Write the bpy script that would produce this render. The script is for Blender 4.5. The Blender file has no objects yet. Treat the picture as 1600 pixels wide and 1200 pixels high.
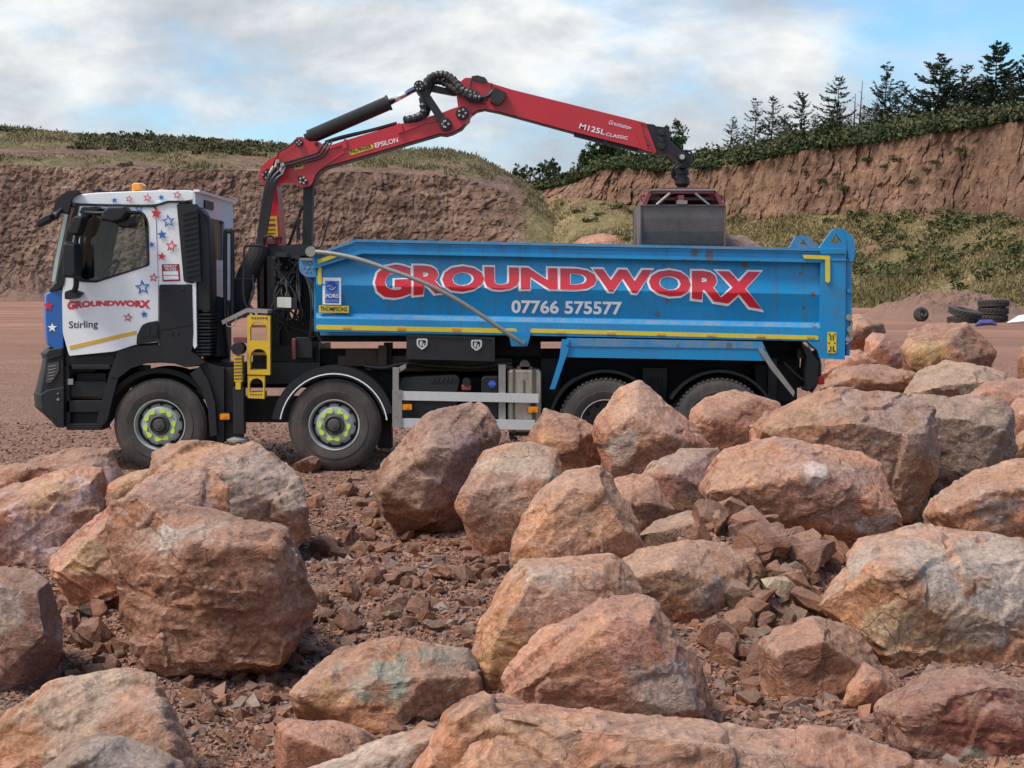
import bpy, bmesh, math, random
import numpy as np
from mathutils import Vector, Matrix
R = math.radians
random.seed(7)
SC = bpy.context.scene
COL = SC.collection
# ---------------------------------------------------------------- camera
FPX = 2400.0                      # focal length in photograph pixels (1600 wide)
HZ = 445.0                        # horizon row
PITCH = math.atan((600 - HZ) / FPX)
SP, CP = math.sin(PITCH), math.cos(PITCH)
Y0 = 17.85                        # near side of the lorry
HC = 2.175                        # eye height above the quarry floor
cam = bpy.data.cameras.new('camera')
cam.sensor_width = 36; cam.lens = 36 * FPX / 1600
cam.clip_start = 0.1; cam.clip_end = 3000
camo = bpy.data.objects.new('camera', cam); COL.objects.link(camo)
camo.location = (0, 0, HC); camo.rotation_euler = (math.pi / 2 - PITCH, 0, 0)
SC.camera = camo
# ---------------------------------------------------------------- sky and sun
SUN_EL, SUN_AZ = R(57), R(243)   # azimuth from +Y clockwise: behind the camera, to the left
w = bpy.data.worlds.new('World'); SC.world = w; w.use_nodes = True
nt = w.node_tree; nt.nodes.clear()
def N(t, kind, **kw):
    n = t.nodes.new(kind)
    for k, v in kw.items():
        if k.startswith('i_'):
            n.inputs[k[2:].replace('_', ' ')].default_value = v
        elif k.startswith('n_'):
            n.inputs[int(k[2:])].default_value = v
        else:
            setattr(n, k, v)
    return n
def ramp(t, stops, src=None, interp='LINEAR'):
    r = t.nodes.new('ShaderNodeValToRGB'); cr = r.color_ramp; cr.interpolation = interp
    while len(cr.elements) < len(stops): cr.elements.new(0.5)
    for e, (p, c) in zip(cr.elements, stops):
        e.position = p; e.color = (c, c, c, 1) if isinstance(c, (int, float)) else (*c, 1)
    if src is not None: t.links.new(src, r.inputs[0])
    return r
def mixc(t, fac, a, b, mode='MIX'):
    m = t.nodes.new('ShaderNodeMix'); m.data_type = 'RGBA'; m.blend_type = mode
    for idx, v in ((0, fac), (6, a), (7, b)):
        if hasattr(v, 'is_linked') or hasattr(v, 'links'): t.links.new(v, m.inputs[idx])
        elif isinstance(v, (int, float)): m.inputs[idx].default_value = v if idx == 0 else (v, v, v, 1)
        else: m.inputs[idx].default_value = (*v, 1)
    return m.outputs[2]
def mth(t, op, a, b=None, c=None):
    m = t.nodes.new('ShaderNodeMath'); m.operation = op
    for i, v in enumerate((a, b, c)):
        if v is None: continue
        if isinstance(v, (int, float)): m.inputs[i].default_value = v
        else: t.links.new(v, m.inputs[i])
    return m.outputs[0]
def vmap(t, src, scale=(1, 1, 1), loc=(0, 0, 0), rot=(0, 0, 0)):
    m = N(t, 'ShaderNodeMapping'); m.inputs['Scale'].default_value = scale
    m.inputs['Location'].default_value = loc; m.inputs['Rotation'].default_value = rot
    t.links.new(src, m.inputs[0]); return m.outputs[0]
def noise(t, src, scale, detail=4, rough=0.5, dist=0.0, out=0):
    n = N(t, 'ShaderNodeTexNoise'); n.inputs['Scale'].default_value = scale
    n.inputs['Detail'].default_value = detail; n.inputs['Roughness'].default_value = rough
    n.inputs['Distortion'].default_value = dist
    if src is not None: t.links.new(src, n.inputs['Vector'])
    return n.outputs[out]
sky = N(nt, 'ShaderNodeTexSky', sky_type='NISHITA', sun_disc=False, sun_elevation=SUN_EL, sun_rotation=SUN_AZ,
        air_density=1.0, dust_density=0.6, ozone_density=2.0, altitude=50)
tc = N(nt, 'ShaderNodeTexCoord')
sep = N(nt, 'ShaderNodeSeparateXYZ'); nt.links.new(tc.outputs['Generated'], sep.inputs[0])
warp = vmap(nt, tc.outputs['Generated'], (1.0, 1.0, 2.4), (0.9, 0.3, 0.37))
n1 = noise(nt, warp, 6.0, 11, 0.58, 0.15)
n2 = noise(nt, warp, 1.6, 3, 0.5)
n3 = noise(nt, vmap(nt, tc.outputs['Generated'], (1, 1, 2.0), (3.1, 1.7, 0.2)), 8.0, 10, 0.58, 0.15)
# cloud cover: nearly closed on the left, open to the upper right
right = mth(nt, 'MULTIPLY_ADD', sep.outputs[0], 1.0, mth(nt, 'MULTIPLY', sep.outputs[2], 0.55))
open_ = N(nt, 'ShaderNodeMapRange', clamp=True); nt.links.new(right, open_.inputs[0])
open_.inputs[1].default_value = 0.25; open_.inputs[2].default_value = 0.42; open_.inputs[3].default_value = 0.0; open_.inputs[4].default_value = 0.29
cov = mth(nt, 'SUBTRACT', mth(nt, 'ADD', mth(nt, 'MULTIPLY', n1, 0.75), mth(nt, 'MULTIPLY', n2, 0.45)), open_.outputs[0])
cmask = ramp(nt, [(0.36, 0.0), (0.58, 1.0)], cov, 'EASE').outputs[0]
cbright = ramp(nt, [(0.36, (2.9, 3.2, 3.6)), (0.48, (3.7, 3.95, 4.25)), (0.64, (5.6, 5.7, 5.65))], n3).outputs[0]
zen = mth(nt, 'MULTIPLY_ADD', mth(nt, 'MAXIMUM', mth(nt, 'SUBTRACT', sep.outputs[2], .20), 0.0), 2.0, 1.0)   # an overcast sky is brighter overhead
zc = N(nt, 'ShaderNodeCombineXYZ'); [nt.links.new(zen, zc.inputs[q]) for q in range(3)]
cbright = mixc(nt, 1.0, cbright, zc.outputs[0], 'MULTIPLY')
skyc = mixc(nt, 1.0, sky.outputs[0], (.74, .98, 1.08), 'MULTIPLY')
skyc = mixc(nt, 0.0, skyc, (3.0, 4.5, 6.5))
out = mixc(nt, cmask, skyc, cbright)
bg = N(nt, 'ShaderNodeBackground'); bg.inputs[1].default_value = 0.095
nt.links.new(out, bg.inputs[0])
wo = N(nt, 'ShaderNodeOutputWorld'); nt.links.new(bg.outputs[0], wo.inputs[0])
sun = bpy.data.lights.new('sun', 'SUN'); sun.energy = 2.0; sun.angle = R(16); sun.color = (1.0, 0.93, 0.84)
suno = bpy.data.objects.new('sun', sun); COL.objects.link(suno)
sd = Vector((math.sin(SUN_AZ) * math.cos(SUN_EL), math.cos(SUN_AZ) * math.cos(SUN_EL), math.sin(SUN_EL)))
suno.rotation_euler = sd.to_track_quat('Z', 'Y').to_euler(); suno.location = (-10, -10, 30)
SC.view_settings.view_transform = 'Standard'; SC.view_settings.look = 'None'
SC.view_settings.exposure = 0.85; SC.view_settings.gamma = 1.0
SC.cycles.max_bounces = 6; SC.cycles.use_denoising = True

# ---------------------------------------------------------------- helpers
def P(px, py, Y):
    """world point that stands at photograph pixel (px, py) on the plane at distance Y"""
    k = (600 - py) / FPX
    dz = Y * (k * CP - SP) / (CP + k * SP)
    d = Y * CP - dz * SP
    return ((px - 800) / FPX * d, Y, HC + dz)
def gY(py):
    """distance at which the flat quarry floor shows at row py"""
    k = (600 - py) / FPX
    return -HC * (CP + k * SP) / (k * CP - SP)
def hash3(ix, iy, iz, s):
    h = (ix.astype(np.int64) * 374761393 + iy.astype(np.int64) * 668265263 + iz.astype(np.int64) * 2147483647 + s * 1274126177) & 0xFFFFFFFF
    h = ((h ^ (h >> 13)) * 1274126177) & 0xFFFFFFFF
    h = ((h ^ (h >> 16)) * 2246822519) & 0xFFFFFFFF
    return (h ^ (h >> 15)) & 0xFFFFFFFF
def vn(p, s=0):
    """value noise -1..1 on an (n,3) array"""
    i = np.floor(p).astype(np.int64); f = p - i; f = f * f * f * (f * (f * 6 - 15) + 10)
    r = 0
    for a in (0, 1):
        wa = f[:, 0] if a else 1 - f[:, 0]
        for b in (0, 1):
            wb = f[:, 1] if b else 1 - f[:, 1]
            for c in (0, 1):
                wc = f[:, 2] if c else 1 - f[:, 2]
                r = r + wa * wb * wc * (hash3(i[:, 0] + a, i[:, 1] + b, i[:, 2] + c, s) / 2147483648.0 - 1)
    return r
def fbm(p, s=0, o=4, g=0.5):
    r = 0; a = 1
    for k in range(o):
        r = r + a * vn(p * (2.03 ** k) + 17.3 * k, s + k); a *= g
    return r
def ridged(p, s=0, o=4, g=0.5):
    r = 0; a = 1
    for k in range(o):
        r = r + a * (1 - 2 * np.abs(vn(p * (2.03 ** k) + 11.7 * k, s + k))); a *= g
    return r
def chips(p, s=0, amt=0.5, w=.10):
    """piecewise-planar steps like broken stone: each worley cell carries its own tilted plane"""
    i = np.floor(p).astype(np.int64); n = len(p); D = [np.full(n, 1e9), np.full(n, 1e9)]; C = [np.zeros((n, 3), np.int64), np.zeros((n, 3), np.int64)]
    def site(c): return np.stack([c[:, q] + hash3(c[:, 0], c[:, 1], c[:, 2], s + 31 * q) / 4294967296.0 for q in range(3)], 1)
    for a in (-1, 0, 1):
        for b in (-1, 0, 1):
            for c in (-1, 0, 1):
                cc = i + np.array([a, b, c]); q = ((p - site(cc)) ** 2).sum(1)
                m1 = q < D[0]; m2 = (~m1) & (q < D[1])
                D[1] = np.where(m1, D[0], np.where(m2, q, D[1])); C[1] = np.where(m1[:, None], C[0], np.where(m2[:, None], cc, C[1]))
                D[0] = np.where(m1, q, D[0]); C[0] = np.where(m1[:, None], cc, C[0])
    v = []
    for c in C:
        h = [hash3(c[:, 0], c[:, 1], c[:, 2], s + 31 * q) / 4294967296.0 for q in range(3, 7)]; d = p - site(c)
        v.append((d[:, 0] * (h[0] - .5) + d[:, 1] * (h[1] - .5) + d[:, 2] * (h[2] - .5)) * 2 + (h[3] - .5) * amt)
    f = np.clip((np.sqrt(D[1]) - np.sqrt(D[0])) / w, 0, 1); f = .5 + .5 * f * f * (3 - 2 * f)
    return v[0] * f + v[1] * (1 - f)
def tag(o, label=None, cat=None, group=None, kind=None):
    if label: o['label'] = label
    if cat: o['category'] = cat
    if group: o['group'] = group
    if kind: o['kind'] = kind
    return o
def wloc(o):
    v = Vector(o.location)
    while o.parent: o = o.parent; v += Vector(o.location)
    return v
def link(name, me, mat=None, parent=None, origin=None):
    """link a mesh given in world coordinates; its origin goes to its own base centre"""
    if mat is not None:
        me.materials.clear()
        for m in (mat if isinstance(mat, (list, tuple)) else [mat]): me.materials.append(m)
    o = bpy.data.objects.new(name, me); COL.objects.link(o)
    n = len(me.vertices); co = np.empty(n * 3, np.float32); me.vertices.foreach_get('co', co); co = co.reshape(-1, 3)
    if origin is None:
        lo, hi = co.min(0), co.max(0); origin = ((lo[0] + hi[0]) / 2, (lo[1] + hi[1]) / 2, lo[2])
    co = co - np.array(origin, np.float32); me.vertices.foreach_set('co', co.ravel()); me.update()
    o.location = origin
    if parent:
        o.parent = parent; o.location = Vector(origin) - wloc(parent)
    return o
def empty(name, loc, parent=None):
    o = bpy.data.objects.new(name, None); COL.objects.link(o); o.location = loc; o.empty_display_size = .1
    if parent: o.parent = parent; o.location = Vector(loc) - wloc(parent)
    return o
def mesh_np(name, V, F, smooth=False):
    me = bpy.data.meshes.new(name)
    V = np.asarray(V, np.float32)
    if isinstance(F, np.ndarray):
        k = F.shape[1]; nf = len(F)
        me.vertices.add(len(V)); me.vertices.foreach_set('co', V.ravel())
        me.loops.add(nf * k); me.loops.foreach_set('vertex_index', F.astype(np.int32).ravel())
        me.polygons.add(nf); me.polygons.foreach_set('loop_start', np.arange(0, nf * k, k, dtype=np.int32))
        me.polygons.foreach_set('loop_total', np.full(nf, k, np.int32))
        me.update(calc_edges=True)
    else:
        me.from_pydata([tuple(v) for v in V], [], F)
    me.polygons.foreach_set('use_smooth', np.full(len(me.polygons), bool(smooth)))
    me.update(); return me
def bevel(o, w=0.006, seg=2, ang=35):
    m = o.modifiers.new('bevel', 'BEVEL'); m.width = w; m.segments = seg; m.limit_method = 'ANGLE'; m.angle_limit = R(ang)
    m.harden_normals = False
    for p in o.data.polygons: p.use_smooth = True
    s = o.modifiers.new('wn', 'WEIGHTED_NORMAL'); s.keep_sharp = True
    return o
# ---------------------------------------------------------------- materials
MATS = {}
def newmat(name):
    m = bpy.data.materials.new(name); m.use_nodes = True; t = m.node_tree
    b = t.nodes['Principled BSDF']; MATS[name] = m
    return m, t, b
def simple(name, col, rough=0.5, metal=0.0, coat=0.0, dirt=0.25, dcol=(.16, .10, .075), dscale=3.0, bump=0.0, spec=0.5, emis=None):
    m, t, b = newmat(name)
    tcn = N(t, 'ShaderNodeTexCoord'); ge = N(t, 'ShaderNodeNewGeometry')
    pos = ge.outputs['Position']
    c = (*col, 1)
    b.inputs['Roughness'].default_value = rough; b.inputs['Metallic'].default_value = metal
    b.inputs['Coat Weight'].default_value = coat; b.inputs['Coat Roughness'].default_value = 0.12
    b.inputs['Specular IOR Level'].default_value = spec
    if dirt > 0:
        a = noise(t, pos, dscale, 6, 0.62, 0.3)
        a2 = noise(t, vmap(t, pos, (9, 9, 1.3)), dscale, 4, 0.6)
        f = mth(t, 'MULTIPLY', ramp(t, [(0.38, 0.0), (0.72, 1.0)], mth(t, 'MULTIPLY_ADD', a2, 0.35, mth(t, 'MULTIPLY', a, 0.72))).outputs[0], dirt)
        o = mixc(t, f, col, dcol)
        v = mixc(t, 0.12, o, noise(t, pos, 40, 3, .6), 'OVERLAY')
        t.links.new(v, b.inputs['Base Color'])
        rr = mth(t, 'MULTIPLY_ADD', f, 0.5, rough); t.links.new(mth(t, 'MINIMUM', rr, 0.95), b.inputs['Roughness'])
    else:
        b.inputs['Base Color'].default_value = c
    if bump:
        bm_ = N(t, 'ShaderNodeBump'); bm_.inputs['Strength'].default_value = bump; bm_.inputs['Distance'].default_value = 0.01
        t.links.new(noise(t, pos, 35, 4, .6), bm_.inputs['Height']); t.links.new(bm_.outputs[0], b.inputs['Normal'])
    if emis:
        b.inputs['Emission Color'].default_value = (*emis, 1); b.inputs['Emission Strength'].default_value = 0.0
    return m
# ================================================================ SETTING
def sstep(a, b, x):
    t = np.clip((x - a) / (b - a), 0, 1); return t * t * (3 - 2 * t)
def gh(x, y):
    """height of the quarry floor"""
    x = np.atleast_1d(np.asarray(x, float)); y = np.atleast_1d(np.asarray(y, float))
    p = np.stack([x, y, x * 0], 1)
    near = 1 - sstep(13.2, 16.6, y)
    z = near * (0.09 * fbm(p * 0.7, 3, 3) + 0.025 * fbm(p * 3.0, 9, 2))
    z += near * 0.46 * np.exp(-(((x - 1.6) / 0.85) ** 2 + ((y - 10.9) / 1.5) ** 2))
    z += near * 0.10 * np.exp(-(((x + 2.2) / 0.6) ** 2 + ((y - 9.0) / 0.8) ** 2))
    z += sstep(16.9, 17.6, y) * (1 - sstep(22, 24, y)) * 0.006 * fbm(p * 2, 5, 2)
    z += sstep(22, 40, y) * 0.05 * fbm(p * 0.15, 6, 3)
    # spread pile of waste stone to the right of the lorry
    z += 0.55 * sstep(21, 27, y) * (1 - sstep(31, 38, y)) * sstep(5.2, 8.0, x) * (1 - sstep(17, 24, x)) * (0.8 + 0.3 * fbm(p * 0.4, 8, 3))
    return z
def build_ground():
    ys = list(np.linspace(-40, 2, 10)) + list(np.linspace(3, 18, 200)[0:]) + list(18 * np.exp(np.linspace(0.01, math.log(420 / 18), 190)))
    ys = np.array(ys); nx = 260
    u = np.linspace(-1, 1, nx)
    X = np.stack([u * (np.abs(y) * 0.62 + 3.0 if y > 0 else 60) for y in ys]); Y = np.repeat(ys[:, None], nx, 1)
    for r, y in enumerate(ys):
        if y > 100: X[r] = u * (y * 0.62 + 3 + (y - 100) * 1.2)
    Z = gh(X.ravel(), Y.ravel())
    V = np.stack([X.ravel(), Y.ravel(), Z], 1); ny = len(ys)
    i = np.arange(ny * nx).reshape(ny, nx)
    F = np.stack([i[:-1, :-1], i[:-1, 1:], i[1:, 1:], i[1:, :-1]], -1).reshape(-1, 4)
    me = mesh_np('ground', V, F, True)
    m, t, b = newmat('ground')
    ge = N(t, 'ShaderNodeNewGeometry'); pos = ge.outputs['Position']
    sp_ = N(t, 'ShaderNodeSeparateXYZ'); t.links.new(pos, sp_.inputs[0])
    big = noise(t, vmap(t, pos, (1, 1, 1)), 0.22, 5, .6)
    track = noise(t, vmap(t, pos, (0.22, 1.0, 1)), 0.16, 6, .62, .8)
    vo = N(t, 'ShaderNodeTexVoronoi'); vo.inputs['Scale'].default_value = 26; t.links.new(pos, vo.inputs['Vector'])
    vo2 = N(t, 'ShaderNodeTexVoronoi'); vo2.inputs['Scale'].default_value = 60; t.links.new(pos, vo2.inputs['Vector'])
    sepc = N(t, 'ShaderNodeSeparateColor'); t.links.new(vo.outputs['Color'], sepc.inputs[0])
    gravel = ramp(t, [(0.0, (.13, .070, .050)), (0.5, (.23, .125, .088)), (1.0, (.36, .21, .155))], sepc.outputs[0]).outputs[0]
    soil = ramp(t, [(0.3, (.215, .105, .070)), (0.5, (.29, .145, .098)), (0.7, (.41, .22, .15))], track).outputs[0]
    far = ramp(t, [(0.0, 0.0), (1.0, 1.0)]); mr = N(t, 'ShaderNodeMapRange', clamp=True); t.links.new(sp_.outputs[1], mr.inputs[0])
    mr.inputs[1].default_value = 24; mr.inputs[2].default_value = 85; t.links.new(mr.outputs[0], far.inputs[0])
    soilmix = mth(t, 'MULTIPLY', mth(t, 'ADD', far.outputs[0], 0.12), ramp(t, [(0.3, .55), (.6, 1.0)], big).outputs[0])
    c = mixc(t, soilmix, gravel, soil)
    c = mixc(t, 0.35, c, ramp(t, [(0.25, .3), (.75, .75)], noise(t, pos, 1.3, 6, .65)).outputs[0], 'OVERLAY')
    t.links.new(c, b.inputs['Base Color']); b.inputs['Roughness'].default_value = 0.95; b.inputs['Specular IOR Level'].default_value = 0.2
    h = mth(t, 'MULTIPLY_ADD', vo.outputs['Distance'], -1.0, mth(t, 'MULTIPLY', vo2.outputs['Distance'], -0.45))
    bp = N(t, 'ShaderNodeBump'); bp.inputs['Strength'].default_value = 0.9; bp.inputs['Distance'].default_value = 0.03
    t.links.new(h, bp.inputs['Height']); t.links.new(bp.outputs[0], b.inputs['Normal'])
    o = link('ground', me, m, origin=(0, 0, 0)); tag(o, kind='structure')
build_ground()

# ---------------------------------------------------------------- quarry faces
def interp_keys(keys, pxs):
    kx = np.array([k[0] for k in keys], float); ns = len(keys[0][1])
    return np.stack([np.stack([np.interp(pxs, kx, [k[1][s][c] for k in keys]) for s in range(ns)], 1) for c in range(2)], 2)
def build_face(name, keys, x0, x1, nc, rows, veg, seed, mat, amps):
    pxs = np.linspace(x0, x1, nc)
    st = interp_keys(keys, pxs)                      # nc, ns, (py, Y)
    W = []; VG = []; AM = []
    for s in range(st.shape[1]):
        base = np.array([P(a, b, c) for a, b, c in zip(pxs, st[:, s, 0], st[:, s, 1])])
        W.append(base)
    W = np.stack(W)                                  # ns, nc, 3
    W[0, :, 2] = -1.0
    out = []
    for s in range(len(rows)):
        tt = np.linspace(0, 1, rows[s], endpoint=(s == len(rows) - 1))
        for q in tt:
            out.append(W[s] * (1 - q) + W[s + 1] * q); VG.append(np.full(nc, veg[s][0] * (1 - q) + veg[s][1] * q)); AM.append(np.full(nc, amps[s][0] * (1 - q) + amps[s][1] * q))
    V = np.stack(out).reshape(-1, 3); VG = np.stack(VG).ravel(); AM = np.stack(AM).ravel()
    edge = fbm(np.stack([V[:, 0] * .12, V[:, 1] * .12, V[:, 2] * .3], 1), seed + 50, 4)
    VG = np.clip(VG + 0.35 * edge, 0, 1)
    if name == 'quarry_hill': VG = np.maximum(VG, np.tile(sstep(770, 860, pxs), sum(rows)) * .9)
    rk = 1 - VG
    L_ = name == 'quarry_hill'
    g = ridged(V * np.array([.10, .10, .02]), seed, 4, .5) * (.45 if L_ else .25) + ridged(V * np.array([.22, .22, .16]), seed + 2, 4, .55) * (.10 if L_ else .55) + chips(V * np.array([.5, .5, .28]), seed + 5, 1.2) * (.30 if L_ else 1.05) + chips(V * np.array([1.6, 1.6, 1.1]), seed + 8, 1.2) * (.30 if L_ else .45) + fbm(V * 1.6, seed + 7, 3) * .16
    sm = fbm(V * .07, seed + 3, 4) * 1.3 + fbm(V * .5, seed + 4, 3) * .35
    D = AM * (g * rk + sm * (0.4 + 0.6 * VG))
    V = V + np.stack([D * 0.1, -D * 0.9, D * 0.0], 1)
    nr = sum(rows); i = np.arange(nr * nc).reshape(nr, nc)
    F = np.stack([i[:-1, :-1], i[:-1, 1:], i[1:, 1:], i[1:, :-1]], -1).reshape(-1, 4)
    me = mesh_np(name, V, F, False)
    at = me.attributes.new('veg', 'FLOAT', 'POINT'); at.data.foreach_set('value', VG.astype(np.float32))
    o = link(name, me, mat, origin=(0, 0, 0)); tag(o, kind='structure')
    return o, V.reshape(nr, nc, 3), VG.reshape(nr, nc)
def cliff_mat(name, c1, c2, c3, g1, g2, g3, streak):
    m, t, b = newmat(name)
    ge = N(t, 'ShaderNodeNewGeometry'); pos = ge.outputs['Position']
    at = N(t, 'ShaderNodeAttribute', attribute_name='veg')
    v = vmap(t, pos, (1, 1, .3))
    n1_ = noise(t, v, .07, 6, .62, .5); n2_ = noise(t, pos, .9, 6, .68, .4)
    vo = N(t, 'ShaderNodeTexVoronoi'); vo.inputs['Scale'].default_value = 1.1; t.links.new(vmap(t, pos, (1, 1, .6)), vo.inputs['Vector'])
    rock = ramp(t, [(0.32, c1), (0.5, c2), (0.68, c3)], mth(t, 'MULTIPLY_ADD', n2_, .45, mth(t, 'MULTIPLY', n1_, .55))).outputs[0]
    sc_ = N(t, 'ShaderNodeSeparateColor'); t.links.new(vo.outputs['Color'], sc_.inputs[0])
    rock = mixc(t, .5, rock, ramp(t, [(0, .25), (1, .8)], sc_.outputs[0]).outputs[0], 'OVERLAY')
    st = noise(t, vmap(t, pos, (1, 1, .1)), .5, 5, .7)
    bd_ = noise(t, vmap(t, pos, (.04, .04, .55)), 1.0, 4, .6, .4); rock = mixc(t, .5, rock, ramp(t, [(.3, .22), (.5, .5), (.7, .8)], bd_).outputs[0], 'OVERLAY')
    rock = mixc(t, ramp(t, [(0.52, 0.0), (.68, .65)], st).outputs[0], rock, streak)
    veg = ramp(t, [(0.3, g1), (0.5, g2), (0.66, g3)], mth(t, 'MULTIPLY_ADD', noise(t, pos, .09, 6, .65, .3), .5, mth(t, 'MULTIPLY', noise(t, pos, .8, 5, .7), .5))).outputs[0]
    f = ramp(t, [(0.40, 0.0), (.60, 1.0)], mth(t, 'MULTIPLY_ADD', mth(t, 'SUBTRACT', noise(t, pos, .45, 6, .7), .5), .9, at.outputs['Fac'])).outputs[0]
    t.links.new(mixc(t, f, rock, veg), b.inputs['Base Color'])
    b.inputs['Roughness'].default_value = .95; b.inputs['Specular IOR Level'].default_value = .15
    bp = N(t, 'ShaderNodeBump'); bp.inputs['Strength'].default_value = .8; bp.inputs['Distance'].default_value = .35
    t.links.new(mth(t, 'MULTIPLY_ADD', n2_, 1.0, mth(t, 'MULTIPLY', vo.outputs['Distance'], .5)), bp.inputs['Height']); t.links.new(bp.outputs[0], b.inputs['Normal'])
    return m
mL = cliff_mat('left_face', (.095, .058, .045), (.165, .100, .074), (.25, .165, .122), (.055, .058, .025), (.125, .105, .050), (.25, .19, .10), (.22, .15, .10))
mR = cliff_mat('right_face', (.095, .054, .039), (.165, .095, .066), (.26, .155, .105), (.085, .080, .034), (.19, .15, .07), (.33, .245, .135), (.28, .165, .090))
KL = [(-700, [(470, 215), (446, 222), (258, 230), (235, 245), (180, 262), (235, 330)]),
      (0, [(469, 215), (438, 222), (257, 230), (232, 245), (196, 262), (240, 330)]),
      (120, [(468, 217), (452, 223), (261, 231), (234, 245), (208, 262), (245, 330)]),
      (300, [(467, 217), (452, 223), (264, 232), (240, 246), (217, 262), (255, 330)]),
      (420, [(467, 218), (450, 225), (266, 233), (245, 246), (226, 262), (260, 330)]),
      (560, [(466, 218), (450, 226), (268, 234), (250, 246), (232, 262), (268, 330)]),
      (700, [(470, 215), (446, 226), (275, 236), (256, 247), (235, 262), (272, 330)]),
      (745, [(470, 215), (440, 224), (284, 236), (262, 246), (243, 262), (280, 320)]),
      (790, [(470, 213), (435, 222), (302, 235), (283, 246), (266, 262), (300, 310)]),
      (840, [(470, 212), (430, 220), (325, 235), (308, 246), (292, 258), (320, 300)]),
      (950, [(472, 208), (440, 215), (395, 235), (385, 245), (375, 255), (400, 300)])]
faceL, VL, GL = build_face('quarry_hill', KL, -500, 950, 760, [22, 150, 26, 34, 12], [(0.0, .10), (.0, .02), (.5, .62), (.75, .9), (.9, .9)], 100, mL, [(.25, .8), (1, .9), (.7, .6), (.7, .8), (.8, .8)])
KR = [(740, [(460, 262), (420, 264), (335, 266), (310, 268), (300, 270), (330, 300)]), (840, [(466, 225), (400, 232), (308, 250), (298, 255), (291, 262), (320, 300)]), (895, [(474, 200), (380, 215), (308, 238), (288, 243), (276, 250), (300, 300)]), (925, [(475, 195), (380, 212), (310, 235), (272, 238.0), (262, 250.0), (280, 300)]), (950, [(475, 192), (382, 210), (314, 232), (262, 235.0), (250, 247.0), (275, 300)]), (1050, [(477, 180), (390, 200), (332, 220), (268, 223.0), (248, 235.0), (270, 290)]), (1160, [(479, 168), (400, 185), (345, 205), (258, 208.0), (238, 220.0), (260, 280)]), (1250, [(481, 155), (400, 175), (336, 192), (236, 195.0), (212, 207.0), (240, 260)]), (1350, [(482, 139), (410, 165), (332, 182), (224, 185.0), (200, 197.0), (225, 250)]), (1450, [(484, 131), (400, 155), (335, 172), (209, 175.0), (190, 187.0), (215, 240)]), (1530, [(486, 126), (400, 148), (335, 164), (197, 167.0), (182, 179.0), (205, 230)]), (1600, [(487, 122), (400, 142), (345, 156), (189, 159.0), (174, 171.0), (200, 220)]), (2200, [(500, 100), (400, 120), (345, 130), (150, 133.0), (130, 145.0), (200, 200)])]
faceR, VR, GR = build_face('quarry_hillside', KR, 740, 2100, 900, [70, 50, 110, 20, 12], [(.72, .85), (.85, .62), (.08, .0), (.8, .9), (.9, .9)], 300, mR, [(.4, .6), (.6, .6), (.9, .8), (.6, .6), (.6, .6)])

# ---------------------------------------------------------------- vegetation
def leafmat(name, c1, c2, c3, sc=.6):
    m, t, b = newmat(name); ge = N(t, 'ShaderNodeNewGeometry')
    tcn = N(t, 'ShaderNodeTexCoord')
    v = noise(t, ge.outputs['Position'], sc, 4, .6)
    v2 = noise(t, ge.outputs['Position'], sc * 7, 2, .6)
    t.links.new(ramp(t, [(0.3, c1), (0.52, c2), (0.72, c3)], mth(t, 'MULTIPLY_ADD', v, .6, mth(t, 'MULTIPLY', v2, .4))).outputs[0], b.inputs['Base Color'])
    b.inputs['Roughness'].default_value = .8; b.inputs['Specular IOR Level'].default_value = .2
    return m
mConif = leafmat('conifer_needles', (.016, .026, .016), (.030, .046, .022), (.060, .080, .036))
mBroad = leafmat('broad_leaves', (.018, .032, .012), (.035, .060, .018), (.07, .10, .03))
mScrub = leafmat('gorse', (.022, .036, .018), (.046, .064, .026), (.10, .115, .05), .35)
mScrubL = leafmat('heath', (.050, .052, .025), (.095, .088, .042), (.19, .155, .08), .25)
mGrass = leafmat('dry_grass', (.10, .095, .04), (.23, .18, .085), (.42, .32, .175), .10)
mGrassL = leafmat('brown_grass', (.13, .105, .055), (.21, .165, .09), (.33, .26, .15), .15)
mBark = simple('bark', (.10, .075, .06), .9, dirt=.4, dcol=(.04, .03, .025))
rng = np.random.default_rng(11)
def leaves(pts, size, rng, aspect=1.0, up=None):
    """one bent quad per point, in random directions"""
    n = len(pts)
    a = rng.normal(size=(n, 3)); a /= np.linalg.norm(a, axis=1)[:, None]
    b_ = rng.normal(size=(n, 3)); b_ -= (a * b_).sum(1)[:, None] * a; b_ /= np.linalg.norm(b_, axis=1)[:, None]
    if up is not None: a = a * .5 + up; a /= np.linalg.norm(a, axis=1)[:, None]
    s = (size * rng.uniform(.6, 1.4, n))[:, None]
    V = np.stack([pts - a * s, pts + b_ * s * .5 * aspect, pts + a * s, pts - b_ * s * .5 * aspect], 1).reshape(-1, 3)
    F = np.arange(4 * n).reshape(n, 4)
    return V, F
def bush_pts(n, r, rng, lobes=7):
    c = rng.normal(size=(lobes, 3)) * .45; c[:, 2] = np.abs(c[:, 2]) * .8 + .1; rad = rng.uniform(.3, .55, lobes)
    k = rng.integers(0, lobes, n); d = rng.normal(size=(n, 3)); d /= np.linalg.norm(d, axis=1)[:, None]
    p = c[k] + d * (rad[k] * rng.uniform(.55, 1.05, n) ** .6)[:, None]
    p = p[p[:, 2] > -.1]
    return p * np.array(r)
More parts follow.
